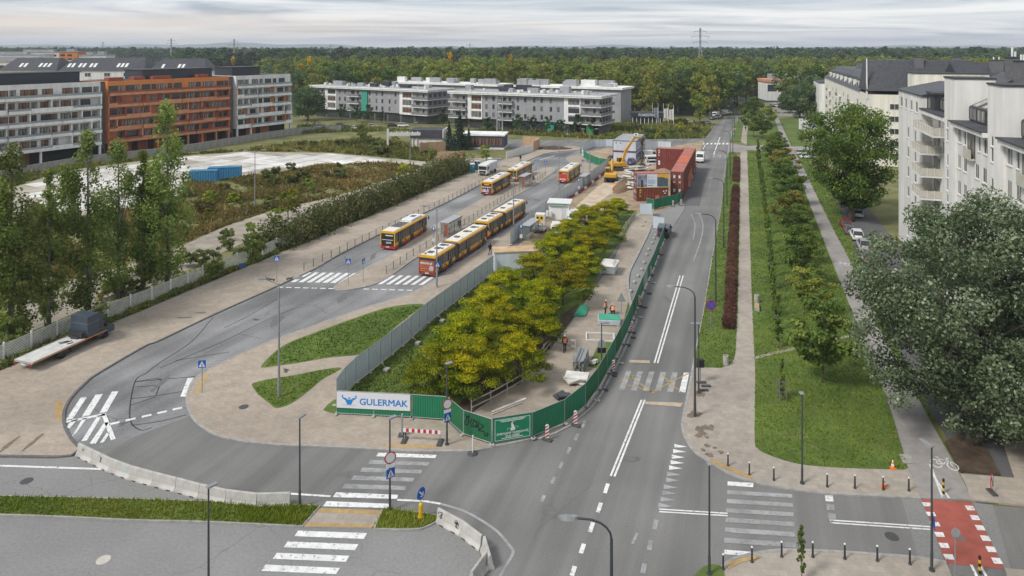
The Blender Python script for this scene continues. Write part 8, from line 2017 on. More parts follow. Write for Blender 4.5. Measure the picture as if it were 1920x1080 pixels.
def excavator(label, u, v, rz, boom, bucket_at, dark_stick=False, turn=0.0):
    p = gp(u,v); t = thing('excavator', label, 'excavator', (p.x,p.y,.05), rz)
    for s in (-1,1):
        b = MB(); b.extr([(-2.1,.1),(-1.7,0),(1.7,0),(2.1,.1),(2.25,.45),(2.0,.85),(-2.0,.85),(-2.25,.45)],'x',s*1.25-.3,s*1.25+.3); o = b.build('track', M_TRK, t)
        for y in (-1.5,-.5,.5,1.5): b = MB(); b.cyl((s*1.56,y,.42),(s*1.59,y,.42),.25,n=10); b.build('roller', M_STEEL, o)
    b = MB(); b.box(-.9,.9,-1.2,1.2,.4,1.05); b.build('undercarriage', M_STEEL, t)
    T_ = Matrix.Rotation(turn,4,'Z')
    b = MB(); b.T = T_; b.cbox(-1.45,1.45,-2.7,-.4,1.1,2.15,.15); b.cbox(-1.45,1.45,-.4,1.6,1.1,1.5,.06); b.cbox(.5,1.4,-.4,.9,1.5,2.2,.08); b.build('body', M_EXC, t)
    b = MB(); b.T = T_; b.box(-1.46,1.46,-2.72,-2.0,1.05,1.35); b.build('counterweight', M_PLAST, t)
    b = MB(); b.T = T_; b.cbox(-1.4,-.4,-.3,1.5,1.5,3.05,.1); cbn = b.build('cab', M_VGLASS, t)
    b = MB(); b.T = T_; b.box(-1.42,-.38,-.32,1.52,3.0,3.1)
    for x in (-1.42,-.44):
        for y in (-.32,1.46): b.box(x,x+.06,y,y+.06,1.5,3.0)
    b.build('cab_frame', M_EXC, cbn)
    def seg(q0, q1, w0, w1, m, nm):
        d = Vector((q1[0]-q0[0],q1[1]-q0[1])).normalized(); n_ = Vector((-d.y,d.x)); b = MB(); b.T = T_
        b.extr([(q0[0]+n_.x*w0,q0[1]+n_.y*w0),(q0[0]-n_.x*w0,q0[1]-n_.y*w0),(q1[0]-n_.x*w1,q1[1]-n_.y*w1),(q1[0]+n_.x*w1,q1[1]+n_.y*w1)],'x',-.22,.22); return b.build(nm, m, t)
    seg(boom[0],boom[1],.25,.36,M_EXC,'boom'); seg(boom[1],boom[2],.36,.24,M_EXC,'boom'); seg(boom[2],boom[3],.26,.16,M_STEEL if dark_stick else M_EXC,'stick')
    b = MB(); b.T = T_; m_ = [(boom[0][0]*.6+boom[1][0]*.4+.4,boom[0][1]*.6+boom[1][1]*.4-.3),(boom[0][0]+.9,boom[0][1]-.3)]
    for x in (-.35,.35): b.cyl((x,m_[1][0],m_[1][1]),(x,m_[0][0],m_[0][1]),.09,n=6)
    b.cyl((0,boom[1][0],boom[1][1]+.45),(0,boom[2][0],boom[2][1]+.4),.09,n=6); b.build('cylinder', M_GALV, t)
    q = boom[3]; b = MB(); b.T = T_
    if bucket_at == 'grab':
        b.extr([(q[0]-1.1,q[1]-1.3),(q[0]-.8,q[1]-.5),(q[0]-.3,q[1]+.1),(q[0]+.3,q[1]+.1),(q[0]+.8,q[1]-.5),(q[0]+1.1,q[1]-1.3),(q[0],q[1]-1.0)],'x',-.7,.7)
    else: b.extr([(q[0]-.1,q[1]+.3),(q[0]+.5,q[1]+.1),(q[0]+.45,q[1]-.6),(q[0]-.1,q[1]-1.0),(q[0]-.8,q[1]-.9),(q[0]-.5,q[1]-.3)],'x',-.6,.6)
    b.build('bucket', M_STEEL, t)
    return t
excavator('yellow excavator turned away from the camera beside the sheet fence', 1146,340, radians(-12), [(.6,1.8),(2.4,4.6),(4.6,4.2),(4.9,1.6)], 'b')
excavator('yellow excavator with raised boom and dark hanging grab', 1163,319, radians(-72), [(.5,1.8),(1.6,5.0),(4.1,8.3),(6.3,8.0)], 'none', False)
p = gp(1163,319); ang = radians(-72); hx, hy = p.x+sin(-ang)*6.3, p.y+cos(-ang)*6.3
t = thing('clamshell_grab', 'dark clamshell grab on a long pole hanging from the raised boom', 'grab', (hx,hy,0.15)); b = MB(); b.cyl((0,0,1.4),(0,0,7.9),.22,n=8); b.build('pole', M_STEEL, t); b = MB(); b.box(-.35,.35,-.3,.3,6.2,7.9); b.build('head', M_STEEL, t)
b = MB(); b.extr([(-1.1,0),(-.9,.8),(-.35,1.5),(.35,1.5),(.9,.8),(1.1,0),(0,.3)],'y',-.6,.6); b.build('jaw', M_STEEL, t)
def slabpile(label, u, v, n, L_, w_, m, rz, spread, seed, name='panel_pile', z=.05):
    p = gp(u,v); t = thing(name, label, 'pile', (p.x,p.y,z), rz); r_ = random.Random(seed)
    me = MB().box(-L_/2,L_/2,-w_/2,w_/2,0,.12).mesh('panel', m)
    for i in range(n):
        o = put('panel', me, t, (r_.uniform(-spread,spread), r_.uniform(-spread,spread)*.7, .06+.13*i*.7)); o.rotation_euler = (r_.uniform(-.12,.12), r_.uniform(-.12,.12), r_.uniform(-.5,.5))
slabpile('scattered pale boards between the excavators and the pit', 1196,320, 12, 3.4, .6, M_PALEW, .5, 2.2, 1); slabpile('pale slabs sliding down the bank left of the containers', 1186,335, 14, 2.2, 1.2, M_PALEW, -.6, 2.6, 2); slabpile('lower pale slabs on the bank left of the lettered container', 1179,353, 12, 2.0, 1.0, M_PALEW, -.7, 2.2, 3); slabpile('broken slabs beside the banner containers', 1168,345, 7, 2.0, .8, M_PLANK, .9, 1.6, 4)
b = MB(); P0 = pl([(1215,318),(1226,313),(1250,313),(1252,319),(1240,322),(1222,323)]); b.prism(P0, None, 0.055); struct('pit_floor', b, M_SOIL)
def mound(label, u, v, rx, ry, h, m, seed, rz=0):
    p = gp(u,v); t = thing('spoil_heap', label, 'heap', (p.x,p.y,.02), rz); r_ = random.Random(seed); b = MB(); R=[]
    for k in range(7):
        f = 1-k/6; R.append([(rx*f*cos(2*pi*i/22)*(1+r_.uniform(-.1,.1)), ry*f*sin(2*pi*i/22)*(1+r_.uniform(-.1,.1)), h*(1-f**1.6)*(1+r_.uniform(-.1,.1))-.05) for i in range(22)])
    b.loft(R, cap=False); b.build('heap', m, t, smooth=True)
mound('brown spoil bank left of the banner containers', 1170,350, 2.2, 8.5, 1.6, mat('spoil_brown',(0.22,0.145,0.085),0.97,(0.13,0.085,0.05),scale=.8,bump=.7,detail=8), 1, -.35); mound('pale spoil round the pit edge', 1232,315, 5, 3.2, .8, M_DIRT, 2); mound('low earth heap at the far end of the terminal', 1037,279, 6.5, 3.2, .9, M_SOIL, 3); mound('orange cable heap on the site track', 1155,350, .8,.8,.7, M_HIVIS, 4)
mound('stony heap at the right of the pit', 1243,321, 2.4, 1.8, .8, M_DIRT, 5)
M_DIVR = mat('divider_red', (0.24,0.035,0.035), 0.7, scale=3)
for i,p in enumerate(resamp([(q[0]+.8,q[1]+.0) for q in pl(GREY_F[10:])], 2.4)):
    t = thing('lane_divider', '%s plastic lane divider, %s in the row behind the sheet fence' % ('dull red' if i%3 else 'white', ORD[i] if i < 20 else 'far one'), 'lane divider', (p.x,p.y,.05), radians(70), 'red lane dividers behind the sheet fence'); b = MB(); b.extr([(-.2,0),(-.15,.2),(-.07,.5),(.07,.5),(.15,.2),(.2,0)],'x',-.9,.9); b.build('body', M_DIVR if i%3 else M_SIGNW, t)
    if i > 14: break
p = gp(1048,412); t = thing('kiosk_cabin', 'white cabin with flat white roof and air units behind the sheet fence', 'cabin', (p.x,p.y,.04), -radians(10)); b = MB(); b.box(-1.9,1.9,0,3.2,0,3.0); b.build('wall', M_WHITE_B, t); b = MB(); b.box(-2.2,2.2,-.4,3.6,3.0,3.15); b.build('roof', P_WHT, t); b = MB(); b.box(-1.8,1.5,-.3,-.003,2.55,2.85); b.build('awning', mat('awning_green',(0.25,0.45,0.36),0.7,scale=2), t); b = MB(); b.box(1.901,1.93,.5,1.2,1.5,2.7); b.build('window', M_GLASS, t)
for x in (-2.1,-1.5): b = MB(); b.cbox(x-.25,x+.25,-.7,-.35,.6,1.7,.05); b.build('air_unit', P_WHT, t)
b = MB(); b.box(.5,1.3,-.03,-.003,.05,2.05); b.build('door', M_CABW, t)
a, b_ = gp(926,512), gp(1010,508); ang = atan2((b_-a).y,(b_-a).x); t = thing('site_cabin', 'long grey cabin with beige rusty roof behind the sheet fence', 'cabin', (a.x+.1,a.y+.3,.05), ang); Lk = 7.6
b = MB(); b.box(0,Lk,0,2.6,0,2.7); b.build('wall', M_SHEET, t); b = MB(); b.box(-.1,Lk+.1,-.1,2.7,2.7,2.82); b.build('roof', mat('roof_beige',(0.56,0.43,0.28),0.8,(0.42,0.27,0.14),scale=.6,detail=6), t); b = MB(); b.box(5.2,6.1,-.03,-.003,.1,2.1); b.build('door', M_POLEG, t)
p = gp(1013,433); t = thing('arrow_trailer', 'yellow and white lighting machine on a grey trailer', 'trailer', (p.x,p.y,.05), -radians(14)); b = MB(); b.cbox(-.85,.85,-.3,.8,1.0,3.0,.06); b.build('housing', P_WHT, t); b = MB(); b.box(-.7,.6,-.34,-.302,1.35,2.75); y_ = b.build('panel', M_YEL, t)
for x in (-.38,.3): b = MB(); b.cyl((x,-.36,2.3),(x,-.345,2.3),.22,n=14); b.build('lamp', M_INK, y_)
b = MB(); b.box(-1.1,1.1,-2.0,1.0,.45,.65); b.build('chassis', M_GALV, t)
for x in (-.85,.55): b = MB(); b.box(x,x+.3,-1.7,-1.5,.65,2.1); b.build('jack', P_WHT, t)
b = MB(); b.lathe([(.65,1.9),(.66,1.95),(.6,1.96)],14,(-1.0,.6,0)); b.build('guard', M_GALV, t)
for s in (-1,1): wheel(t, s*1.0, -.3, .32, .2)
p = gp(1147,512); t = thing('skip', 'pale grey skip half under the locust trees', 'skip', (p.x-.3,p.y,.08), -S18); b = MB(); b.loft([[(-.9,-1.2,.15),(.9,-1.2,.15),(.9,1.2,.15),(-.9,1.2,.15)],[(-1.05,-1.7,1.3),(1.05,-1.7,1.3),(1.05,1.7,1.3),(-1.05,1.7,1.3)]]); b.build('body', M_SHEET, t); b = MB(); b.box(-1.08,1.08,-1.75,-1.65,1.3,1.4); b.box(-1.08,1.08,1.65,1.75,1.3,1.4); b.box(-1.1,-1.0,-1.65,1.65,1.3,1.4); b.box(1.0,1.1,-1.65,1.65,1.3,1.4); b.build('rim', M_PALEW, t); mb = MB(); mb.loft([[(-1,-1.5,1.2),(1,-1.5,1.2),(1,1.5,1.2),(-1,1.5,1.2)],[(-.5,-.6,1.65),(.4,-.7,1.6),(.5,.8,1.7),(-.4,.6,1.55)]]); mb.build('load', M_PALEW, t)
p = gp(1142,607); t = thing('sheet_stack', 'stack of grey fence sheets with green top near the workers', 'stack', (p.x,p.y,.08), -radians(8)); me = MB().box(-1.25,1.25,-.9,.9,0,.05).mesh('sheet', M_SHEET)
for k in range(9): put('sheet', me, t, (random.uniform(-.05,.05),random.uniform(-.04,.04),.1+k*.065))
b = MB(); b.box(-1.2,1.2,-.85,.85,.70,.74); b.build('sheet', M_GREEN2 if False else mat('sheet_mint',(0.04,0.36,0.22),0.5,scale=1), t); b = MB(); b.box(-1.1,-.9,-.9,.9,0,.1); b.box(.9,1.1,-.9,.9,0,.1); b.build('bearer', M_PLANK, t)
p = gp(1124,635); t = thing('frame_stack', 'empty white panel frames lying behind the hoarding', 'frames', (p.x,p.y,.10), -radians(6))
for k in range(2): b = MB(); c = .05*k; b.box(-1.5+c,1.6+c,-1.05,-.95,k*.1,k*.1+.07); b.box(-1.5+c,1.6+c,.95,1.05,k*.1,k*.1+.07); b.box(-1.5+c,-1.4+c,-.95,.95,k*.1,k*.1+.07); b.box(1.5+c,1.6+c,-.95,.95,k*.1,k*.1+.07); b.build('frame', M_POSTW, t)
p = gp(1089,687); t = thing('tube_bundle', 'upright bundle of grey scaffold tubes on the old pavement', 'bundle', (p.x,p.y,.08), -radians(15)); r_ = random.Random(3)
me = MB().cyl((0,-1.6,0),(0,1.6,0),.05,n=7).mesh('tube', M_GALV)
for k in range(60): put('tube', me, t, (r_.uniform(-.55,.55), r_.uniform(-.15,.15), .12+1.1*r_.random()**.8*(1)))
for x in (-.62,.62): b = MB(); b.box(x-.03,x+.03,-.9,-.84,0,1.4); b.box(x-.03,x+.03,.84,.9,0,1.4); b.build('cradle', M_GALV, t)
slabpile('low pile of white boards wrapped in film behind the hoarding bend', 1083,717, 6, 2.2, 1.3, M_PALEW, .15, .15, 9, 'board_pile', .08); slabpile('dark scrap pile with white board close behind the hoarding', 1056,750, 4, 1.2, .7, M_POLE, .3, .4, 10, 'board_pile', .08)
slabpile('small stack of white blocks on the site verge', 1114,684, 3, .8, .4, M_PALEW, 1.0, .1, 12, 'block_stack', .1)
p = gp(1089,586); t = thing('sheet_stack', 'green sheets lying flat at the edge of the soil bed', 'stack', (p.x,p.y,.09), -radians(20)); me = MB().box(-.5,.5,-1.6,1.6,0,.05).mesh('sheet', mat('sheet_mint',(0.04,0.36,0.22)))
for k in range(3): o = put('sheet', me, t, (k*.12,k*.1,.02+.06*k)); o.rotation_euler = (0,.03*k,.05*k)
fm = MB().cbox(-.2,.2,-.3,.3,0,.3,.04).mesh('block', M_BLOCK)
for i,(u,v) in enumerate(((1182,549),(1189,532),(1196,520),(1203,508),(1207,495),(1212,480),(1216,470),(1222,458),(1226,449),(1229,443),(1205,425),(1209,417))):
    p = gp(u,v); t = thing('ballast_block', 'concrete ballast block behind the hoarding, %s from the front' % ORD[i], 'block', (p.x,p.y,.08), -S18, 'ballast blocks inside the hoarding'); put('block', fm, t)
for i,(u,v) in enumerate(((1113,752),(1128,732),(1145,705),(1158,682),(1172,648),(1182,634),(1196,596),(1204,577),(1213,551),(1222,531))):
    p = gp(u,v); t = thing('ballast_block', 'dark rubber block at the road foot of the hoarding, %s from the front' % ORD[i], 'block', (p.x+.3,p.y,.01), -S18, 'rubber blocks on the road side of the hoarding'); b = MB(); b.cbox(-.3,.3,-.16,.16,0,.13,.03); b.build('block', M_RUBBER if i % 3 else M_BLOCK, t)
def handrail(label, px, h=1.1, z=.08, m=M_PLANK, two=True, step=2.4):
    P = pl(px); q = chords(P, step); c0 = q[0]; t = thing('handrail', label, 'handrail', (c0.x,c0.y,z))
    for i,p in enumerate(q):
        b = MB(); b.box(-.05,.05,-.05,.05,0,h+.05); b.build('post', m, t, (p.x-c0.x,p.y-c0.y,0))
        if i < len(q)-1:
            d = q[i+1]-p; m_ = (p+q[i+1])/2-c0; L_ = d.length
            for zz in ((h,h*.5) if two else (h,)): b = MB(); b.box(-L_/2,L_/2,-.07,-.051,zz-.14,zz); b.build('plank', m, t, (m_.x,m_.y,0), atan2(d.y,d.x))
handrail('weathered wooden railing along the old pavement by the locusts', [(884,775),(922,757),(982,722),(1012,678),(1032,651)]); handrail('wooden barrier across the old pavement in front of the worker', [(1033,650),(1079,661)], 1.25, step=3)
handrail('sloping pale handrail on the bank beyond the trees', [(1163,448),(1172,430),(1190,410)], 1.0);
p = gp(955,762); t = thing('plank', 'long pale plank lying at the foot of the wooden railing', 'plank', (p.x,p.y,.1), radians(38)); b = MB(); b.box(-1.9,1.9,-.12,.12,0,.06); b.build('board', M_PALEW, t); b = MB(); b.box(-2.2,1.2,-.4,-.25,0,.06); b.build('board', M_PLANK, t)
# ================================================================ middle-distance small buildings
p = gp(772,279); t = thing('kiosk_building', 'small flat-roofed kiosk with red mural behind the plywood hoarding', 'building', (p.x,p.y,0), radians(-6)); b = MB(); b.box(0,9.8,0,7,0,3.4); b.build('wall', M_CREAM, t); b = MB(); b.box(-.6,9.9,-.4,7.3,3.4,6.0); b.build('roof', M_ROOF, t); b = MB(); b.box(9.901,10.2,-.4,7.3,3.4,6.2); b.build('fascia', M_PALEW, t); b = MB(); b.box(8.9,9.7,-.03,-.003,0,2.4); b.build('door', M_RUST, t)
b = MB(); b.box(2.2,8.6,-.05,-.003,.3,2.4); mu = b.build('mural', M_PALEW, t); b = MB()
for x in (3.2,5.4,7.4): b.lathe([(.02,0),(.75,0),(.8,.03),(.02,.03)],12);
n0 = len(b.v)//3
for j,x in enumerate((3.2,5.4,7.4)):
    for i in range(j*n0,(j+1)*n0): v = b.v[i]; b.v[i] = (x+v[0],-.055-v[2],1.35+v[1])
b.build('motif', M_SIGNR, mu)
for x in (.3,1.6): b = MB(); b.box(x,x+.25,-.35,-.05,0,3.39); b.build('column', M_PALEW, t)
p = gp(862,279); t = thing('pavilion', 'low dark blue pavilion with white roof edge by the twin masts', 'building', (p.x,p.y,0), radians(-8)); b = MB(); b.box(0,14,0,8,.6,4.2); b.build('wall', mat('pavilion_navy',(0.045,0.06,0.095),0.6,scale=1), t); b = MB(); b.box(-.3,14.3,-.3,8.3,4.2,4.7); b.build('roof', M_WHITE_B, t); b = MB(); b.box(-.1,14.1,-.2,8.1,0,.6); b.build('plinth', M_PALEW, t)
for k in range(6): add_window(t, 1.6+k*2.2, -.02, 1.2, 1.7, 2.4, M_FRAME_D, M_CURT_O, 1)
p = gp(727,283); t = thing('steel_gantry', 'white steel post and beam frame standing in the weeds', 'gantry', (p.x,p.y,0), radians(10)); b = MB(); b.box(-.3,.3,-.3,.3,0,6.8); b.build('post', M_POSTW, t); b = MB(); b.box(.3,10,-.3,.3,4.6,5.5); bm_ = b.build('beam', M_POSTW, t)
for k in range(6): b = MB(); b.box(1+k*1.6,1.25+k*1.6,-.15,.15,5.5,5.9); b.build('stud', M_POSTW, bm_)
p = gp(1186,233.5); t = thing('sales_pavilion', 'glass-fronted sales pavilion with dark lettered fascia before the woods', 'building', (p.x,p.y,0), radians(-4)); b = MB(); b.box(0,13,.3,7,0,3.0); b.build('glazing', M_GLASS, t); b = MB(); b.box(-.3,13.3,-.2,7.3,3.0,4.9); fa = b.build('fascia', M_PENT, t)
for k in range(9): b = MB(); b.box(k*1.6,k*1.6+.25,.1,.299,0,2.999); b.build('mullion', M_POSTW, t)
put_text('FORESTINY', 1.5, M_SIGNW, fa, Matrix.Translation((6.2,-.215,3.95)) @ UPR, .03)
for i,(u,v,fl) in enumerate(((1223.5,233,0),(1234,234,1),(1244,234,0),(1253,236,2),(1263,238,2))):
    p = gp(u,v); t = thing('flagpole', '%s of the five white flagpoles%s by the sales pavilion' % (ORD[i], ', bare,' if not fl else ' with flag'), 'flagpole', (p.x,p.y,0)); b = MB(); b.cyl((0,0,0),(0,0,8.8),.12,.07,n=8); b.build('pole', M_POSTW, t)
    if fl:
        b = MB(); R=[]
        for k in range(7): x = -.1-k*.27; R.append([(x,.12*sin(k*1.1),2.6+.1*k),(x,.12*sin(k*1.1)+.03,2.6+.1*k),(x,.12*sin(k*1.1)+.03,7.2-.05*k),(x,.12*sin(k*1.1),7.2-.05*k)])
        b.loft(R); b.build('flag', mat('flag_slate',(0.25,0.26,0.33),0.8,(0.18,0.19,0.25),scale=1) if fl == 1 else M_PALEW, t)
p = gp(1510,262); t = thing('billboard', 'white billboard box on a post by the far lawn', 'billboard', (p.x+.8,p.y,0), radians(-5)); b = MB(); b.box(-2.8,2.8,-.5,.5,3.6,7.2); bo = b.build('board', M_BAN, t); b = MB(); b.box(-1.6,1.8,-.5,.5,0,3.599); b.build('post', M_PALEW, t); b = MB(); b.box(-.4,1.5,-.52,-.503,5.2,5.5); b.box(-.2,1.3,-.52,-.503,4.6,4.75); b.box(-1.4,-.9,-.52,-.503,5.4,5.8); b.build('print', M_POLE, bo)
def pylon(label, u, vt, y, h):
    t = thing('power_pylon', label, 'pylon', ((u-960)*y/FOC, y, 0)); b = MB(); w0 = h*.075; lv = [0,.2,.38,.54,.68,.8,.9,1.0]; wv = [w0*(1-.86*min(1,l/.68)) if l < .68 else w0*.14 for l in lv]; r = .16*h/50+.04
    for i in range(len(lv)-1):
        z0,z1 = lv[i]*h,lv[i+1]*h; a,c = wv[i],wv[i+1]
        for sx,sy in ((-1,-1),(1,-1),(1,1),(-1,1)): b.cyl((sx*a,sy*a,z0),(sx*c,sy*c,z1),r,n=4,cap=False)
        for s in (-1,1):
            b.cyl((-a,s*a,z0),(c,s*c,z1),r*.6,n=4,cap=False); b.cyl((a,s*a,z0),(-c,s*c,z1),r*.6,n=4,cap=False); b.cyl((s*a,-a,z0),(s*c,c,z1),r*.6,n=4,cap=False)
    b.build('tower', M_GALV, t)
    for k,(zz,wd) in enumerate(((.74,.14),(.84,.17),(.93,.12))):
        b = MB(); z = zz*h
        for s in (-1,1): b.cyl((0,0,z+h*.03),(s*wd*h,0,z),r*.8,n=4); b.cyl((0,0,z),(s*wd*h,0,z),r*.8,n=4); b.cyl((s*wd*h*.9,0,z),(s*wd*h*.9,0,z-h*.04),r*.7,n=4)
        b.build('cross_arm', M_GALV, t)
def pyl(lab,u,vt,y): pylon(lab,u,vt,y,EYE-(vt-HOR)*y/FOC)
pyl('tallest lattice pylon on the skyline right of centre', 1313,52,620); pyl('lattice pylon above the yellow trees', 620,83,860); pyl('lattice pylon on the skyline above the middle grey block', 881,81,800); pyl('lattice pylon above the right white building', 439,73,760); pyl('lattice pylon above the orange building', 321,72,900); pyl('faint far lattice pylon above the dark roofs', 193,78,1500)
# ================================================================ people and birds
SKIN = mat('skin', (0.42,0.25,0.17), 0.6, scale=5); HAIR = mat('hair_dark', (0.03,0.022,0.018), 0.8, scale=20); NAVY_ = mat('cloth_navy', (0.022,0.027,0.045), 0.9, scale=8); BLACKC = mat('cloth_black', (0.018,0.018,0.020), 0.9, scale=8); HELM = mat('helmet_white', (0.72,0.72,0.71), 0.35, scale=4); BOOT = mat('boot_dark', (0.03,0.026,0.022), 0.8, scale=6); REFL = mat('reflective_tape', (0.66,0.66,0.64), 0.4, scale=5)
POSE = {
 'stand': dict(pel=(0,0,.93), che=(0,.02,1.36), nec=(0,.03,1.5), hea=(0,.06,1.68), sh=.2, el=(.27,.02,1.1), wr=(.22,.2,.98), hip=.1, kn=(.11,.03,.5), an=(.12,-.02,.08), to=(.13,.16,.05)),
 'walk': dict(pel=(0,0,.93), che=(0,.03,1.36), nec=(0,.04,1.5), hea=(0,.07,1.68), sh=.2, el=(.26,-.02,1.1), wr=(.25,.12,.92), hip=.1, kn=(.1,.18,.52), an=(.1,.1,.1), to=(.1,.28,.06), kn2=(-.1,-.06,.5), an2=(-.1,-.35,.16), to2=(-.1,-.2,.05)),
 'kneel': dict(pel=(0,-.1,.52), che=(0,.28,.86), nec=(0,.40,.96), hea=(0,.52,1.04), sh=.2, el=(.26,.42,.62), wr=(.18,.62,.42), hip=.13, kn=(.22,.36,.42), an=(.17,.02,.08), to=(.18,.2,.05)),
}
def person(label, u, v, pose, rz, top, legs, helmet=True, z=.08, world=None):
    p = Vector(world) if world else gp(u,v); P = POSE[pose]; t = thing('person', label, 'person', (p.x,p.y,z), rz)
    V=[]; R=[]; E=[]
    def vtx(c, r, par=None): V.append(c); R.append(r); i = len(V)-1; E.append((par,i)) if par is not None else None; return i
    mir = lambda c: (-c[0],c[1],c[2])
    pe = vtx(P['pel'], .155); w_ = vtx(tuple((Vector(P['pel'])+Vector(P['che']))/2), .14, pe); ch = vtx(P['che'], .165, w_); ne = vtx(P['nec'], .06, ch); h1 = vtx(tuple(Vector(P['nec']).lerp(Vector(P['hea']),.6)), .085, ne); h2 = vtx(P['hea'], .105, h1)
    for s in (1,-1):
        f = (lambda c: c) if s > 0 else mir
        c0 = Vector(P['che']); sh = vtx((s*P['sh'],c0.y,c0.z+.05), .075, ch); el = vtx(f(P['el']), .05, sh); wr = vtx(f(P['wr']), .036, el); wv = Vector(f(P['wr'])); ev = Vector(f(P['el'])); d = (wv-ev).normalized()
        ha = vtx(tuple(wv+d*.09), .042, wr); vtx(tuple(wv+d*.17), .022, ha)
        hp_ = vtx((s*P['hip'],P['pel'][1],P['pel'][2]-.06), .105, pe)
        kn = P['kn'] if s > 0 else P.get('kn2', mir(P['kn'])); an = P['an'] if s > 0 else P.get('an2', mir(P['an'])); to = P['to'] if s > 0 else P.get('to2', mir(P['to']))
        k_ = vtx(kn, .068, hp_); a_ = vtx(an, .046, k_); vtx(to, .04, a_)
    me = bpy.data.meshes.new('body'); me.from_pydata(V,E,[]); o = put('body', me, t); me.materials.append(legs)
    sk = o.modifiers.new('skin','SKIN'); sd = o.modifiers.new('smooth','SUBSURF'); sd.levels = sd.render_levels = 1
    for i,d in enumerate(me.skin_vertices[0].data): d.radius = (R[i]*(1.15 if i in (0,1,2) else 1), R[i]); d.use_root = (i == 0)
    a, c = Vector(P['pel'])+Vector((0,0,.02)), Vector(P['che'])+Vector((0,0,.10)); ax_ = (c-a).normalized(); n1 = Vector((1,0,0)); n2 = ax_.cross(n1)
    b = MB(); rings=[]
    for f,rx,ry in ((0,.20,.165),(.3,.19,.16),(.65,.215,.175),(.9,.21,.16),(1.0,.12,.11)):
        q = a+(c-a)*f; rings.append([tuple(q+n1*(rx*cos(2*pi*i/14))+n2*(ry*sin(2*pi*i/14))) for i in range(14)])
    b.loft(rings); ve = b.build('jacket', top, t, smooth=True)
    for s in (1,-1):
        f = (lambda c: Vector(c)) if s > 0 else (lambda c: Vector(mir(c))); sh = Vector((s*P['sh'],P['che'][1],P['che'][2]+.05)); b = MB(); b.tube([sh, f(P['el']), f(P['el']).lerp(f(P['wr']),.85)],[.088,.066,.052],8); b.build('sleeve', top if not helmet else NAVY_ if pose == 'kneel' else mat('cloth_brown',(0.10,0.05,0.035),0.9,scale=8), t, smooth=True)
        w2 = f(P['wr']); d = (w2-f(P['el'])).normalized(); b = MB(); b.cyl(w2-d*.02,w2+d*.1,.042,.04,n=7)
        sd_ = d.orthogonal().normalized(); b2 = [( -.03,.07),(-.01,.085),(.012,.08),(.032,.065)]
        for o_,ln in b2: b.cyl(w2+d*.09+sd_*o_, w2+d*(.09+ln)+sd_*o_*1.15, .011,.008,n=5)
        b.cyl(w2+d*.03+sd_*.04, w2+d*.09+sd_*.075,.012,.009,n=5); b.build('hand', SKIN, t)
        to = Vector(P['to']) if s > 0 else Vector(P.get('to2', mir(P['to']))); an = Vector(P['an']) if s > 0 else Vector(P.get('an2', mir(P['an']))); b = MB(); b.loft([[tuple(an+Vector((-.055,-.09,-.07))),tuple(an+Vector((.055,-.09,-.07))),tuple(an+Vector((.05,-.08,.08))),tuple(an+Vector((-.05,-.08,.08)))],[tuple(to+Vector((-.055,.06,-.045))),tuple(to+Vector((.055,.06,-.045))),tuple(to+Vector((.045,.04,.03))),tuple(to+Vector((-.045,.04,.03)))]]); b.build('boot', BOOT, t)
    hc = Vector(P['hea']);
    b = MB(); b.lathe([(.02,-.15),(.065,-.12),(.082,-.05),(.086,.02),(.075,.08),(.02,.10)],12,tuple(hc)); fc = b.build('face', SKIN, t, smooth=True)
    b = MB(); b.extr([(-.012,-.04),(.012,-.04),(.004,.01),(-.004,.01)],'y',hc.y+.075,hc.y+.108); b.v=[(v[0]+hc.x,v[1],v[2]+hc.z) for v in b.v]; b.build('nose', SKIN, fc)
    for s in (-1,1): b = MB(); b.box(hc.x+s*.032-.01,hc.x+s*.032+.01,hc.y+.079,hc.y+.086,hc.z+.0,hc.z+.015); b.build('eye', HAIR, fc)
    b = MB(); b.lathe([(.095,.02),(.10,.05),(.088,.10),(.05,.135),(.01,.145)],12,tuple(hc)); b.box(hc.x-.06,hc.x+.06,hc.y+.06,hc.y+.15,hc.z+.02,hc.z+.035) if helmet else None; b.build('helmet' if helmet else 'hair', HELM if helmet else HAIR, t, smooth=True)
    if helmet:
        for f in (.25,.6):
            q = a+(c-a)*f; b = MB(); R2=[]
            for dz in (-.025,.025): R2.append([tuple(q+ax_*dz+n1*(.223*cos(2*pi*i/14))+n2*(.183*sin(2*pi*i/14))) for i in range(14)])
            b.loft(R2, cap=False); b.build('tape', REFL, ve)
    return t
person('worker in orange vest and white helmet walking behind the wooden barrier', 1059,661,'walk', pi, M_HIVIS, BLACKC); person('worker in orange vest and white helmet standing beside the sheet stack', 1135,592,'stand', radians(-80), M_HIVIS, NAVY_); person('worker in orange vest bending down behind the sheet stack', 1150,592,'kneel', radians(10), M_HIVIS, NAVY_)
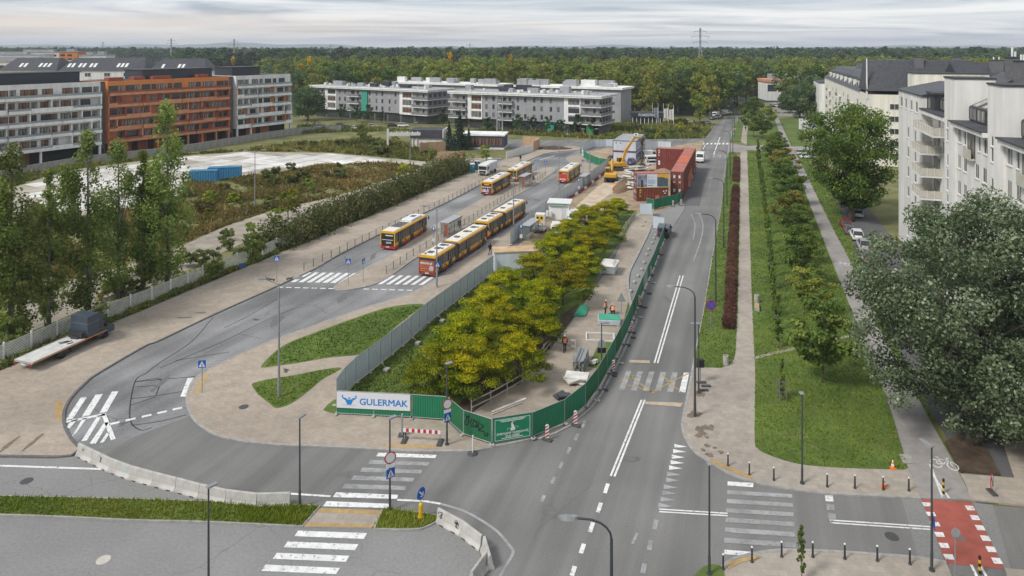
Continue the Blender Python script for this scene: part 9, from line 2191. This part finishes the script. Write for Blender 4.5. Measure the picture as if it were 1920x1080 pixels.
person('pedestrian in black walking along the sheet fence beside the articulated bus', 919,478,'walk', radians(-20), BLACKC, BLACKC, False, .1); person('pedestrian in dark clothes on the far left pavement', 976,303,'walk', radians(160), BLACKC, NAVY_, False, .1); person('small far pedestrian on the beige path', 1398,245,'walk', 0, BLACKC, BLACKC, False, .1)
M_BIRD = mat('pigeon_grey', (0.06,0.06,0.07), 0.7, (0.12,0.12,0.135), scale=9)
def bird(label, loc, rz, s=1.0):
    t = thing('pigeon', label, 'pigeon', loc, rz, None, s); b = MB(); R=[]
    for y,r,z in ((-.2,.008,.10),(-.12,.04,.11),(0,.075,.12),(.08,.07,.14),(.13,.04,.18),(.15,.035,.215),(.18,.03,.23),(.21,.008,.225)): R.append([(r*.9*cos(2*pi*i/8),y,z+r*sin(2*pi*i/8)) for i in range(8)])
    b.loft(R); b.build('body', M_BIRD, t, smooth=True); b = MB(); b.box(-.03,-.02,-.005,.005,0,.07); b.box(.02,.03,-.005,.005,0,.07); b.build('leg', M_SIGNR, t)
p = gp(523,746); T5 = radians(5)
for i,x in enumerate((-1.05,-.75,-.45,.75,1.05)): bird('pigeon on the lamp arm over the grass plot, %s from the left' % ORD[i], (p.x+x*cos(T5),p.y+x*sin(T5),10.9+.12-.30-.10*max(0,(1.0-abs(x)))*2.2+.02), 1.0+i, 1.3)
p = gp(537,698); bird('pigeon on the paving between the two grass plots', (p.x,p.y,.1), 2.0, 1.3); p = gp(534,700); bird('second pigeon close by on the paving between the grass plots', (p.x,p.y,.1), .6, 1.3)
# ================================================================ air
hz = bpy.data.materials.new('haze_air'); hz.use_nodes = True; n = hz.node_tree.nodes; l = hz.node_tree.links
for q in list(n):
    if q.type == 'BSDF_PRINCIPLED': n.remove(q)
pv = n.new('ShaderNodeVolumePrincipled'); pv.inputs['Color'].default_value = (0.80,0.86,0.95,1); pv.inputs['Density'].default_value = 0.00013; pv.inputs['Anisotropy'].default_value = 0.0
l.new(pv.outputs[0], n['Material Output'].inputs['Volume'])
b = MB(); b.box(-9050,9050,-70,12050,-4.0,130.0); tag(b.build('haze', hz), kind='stuff')
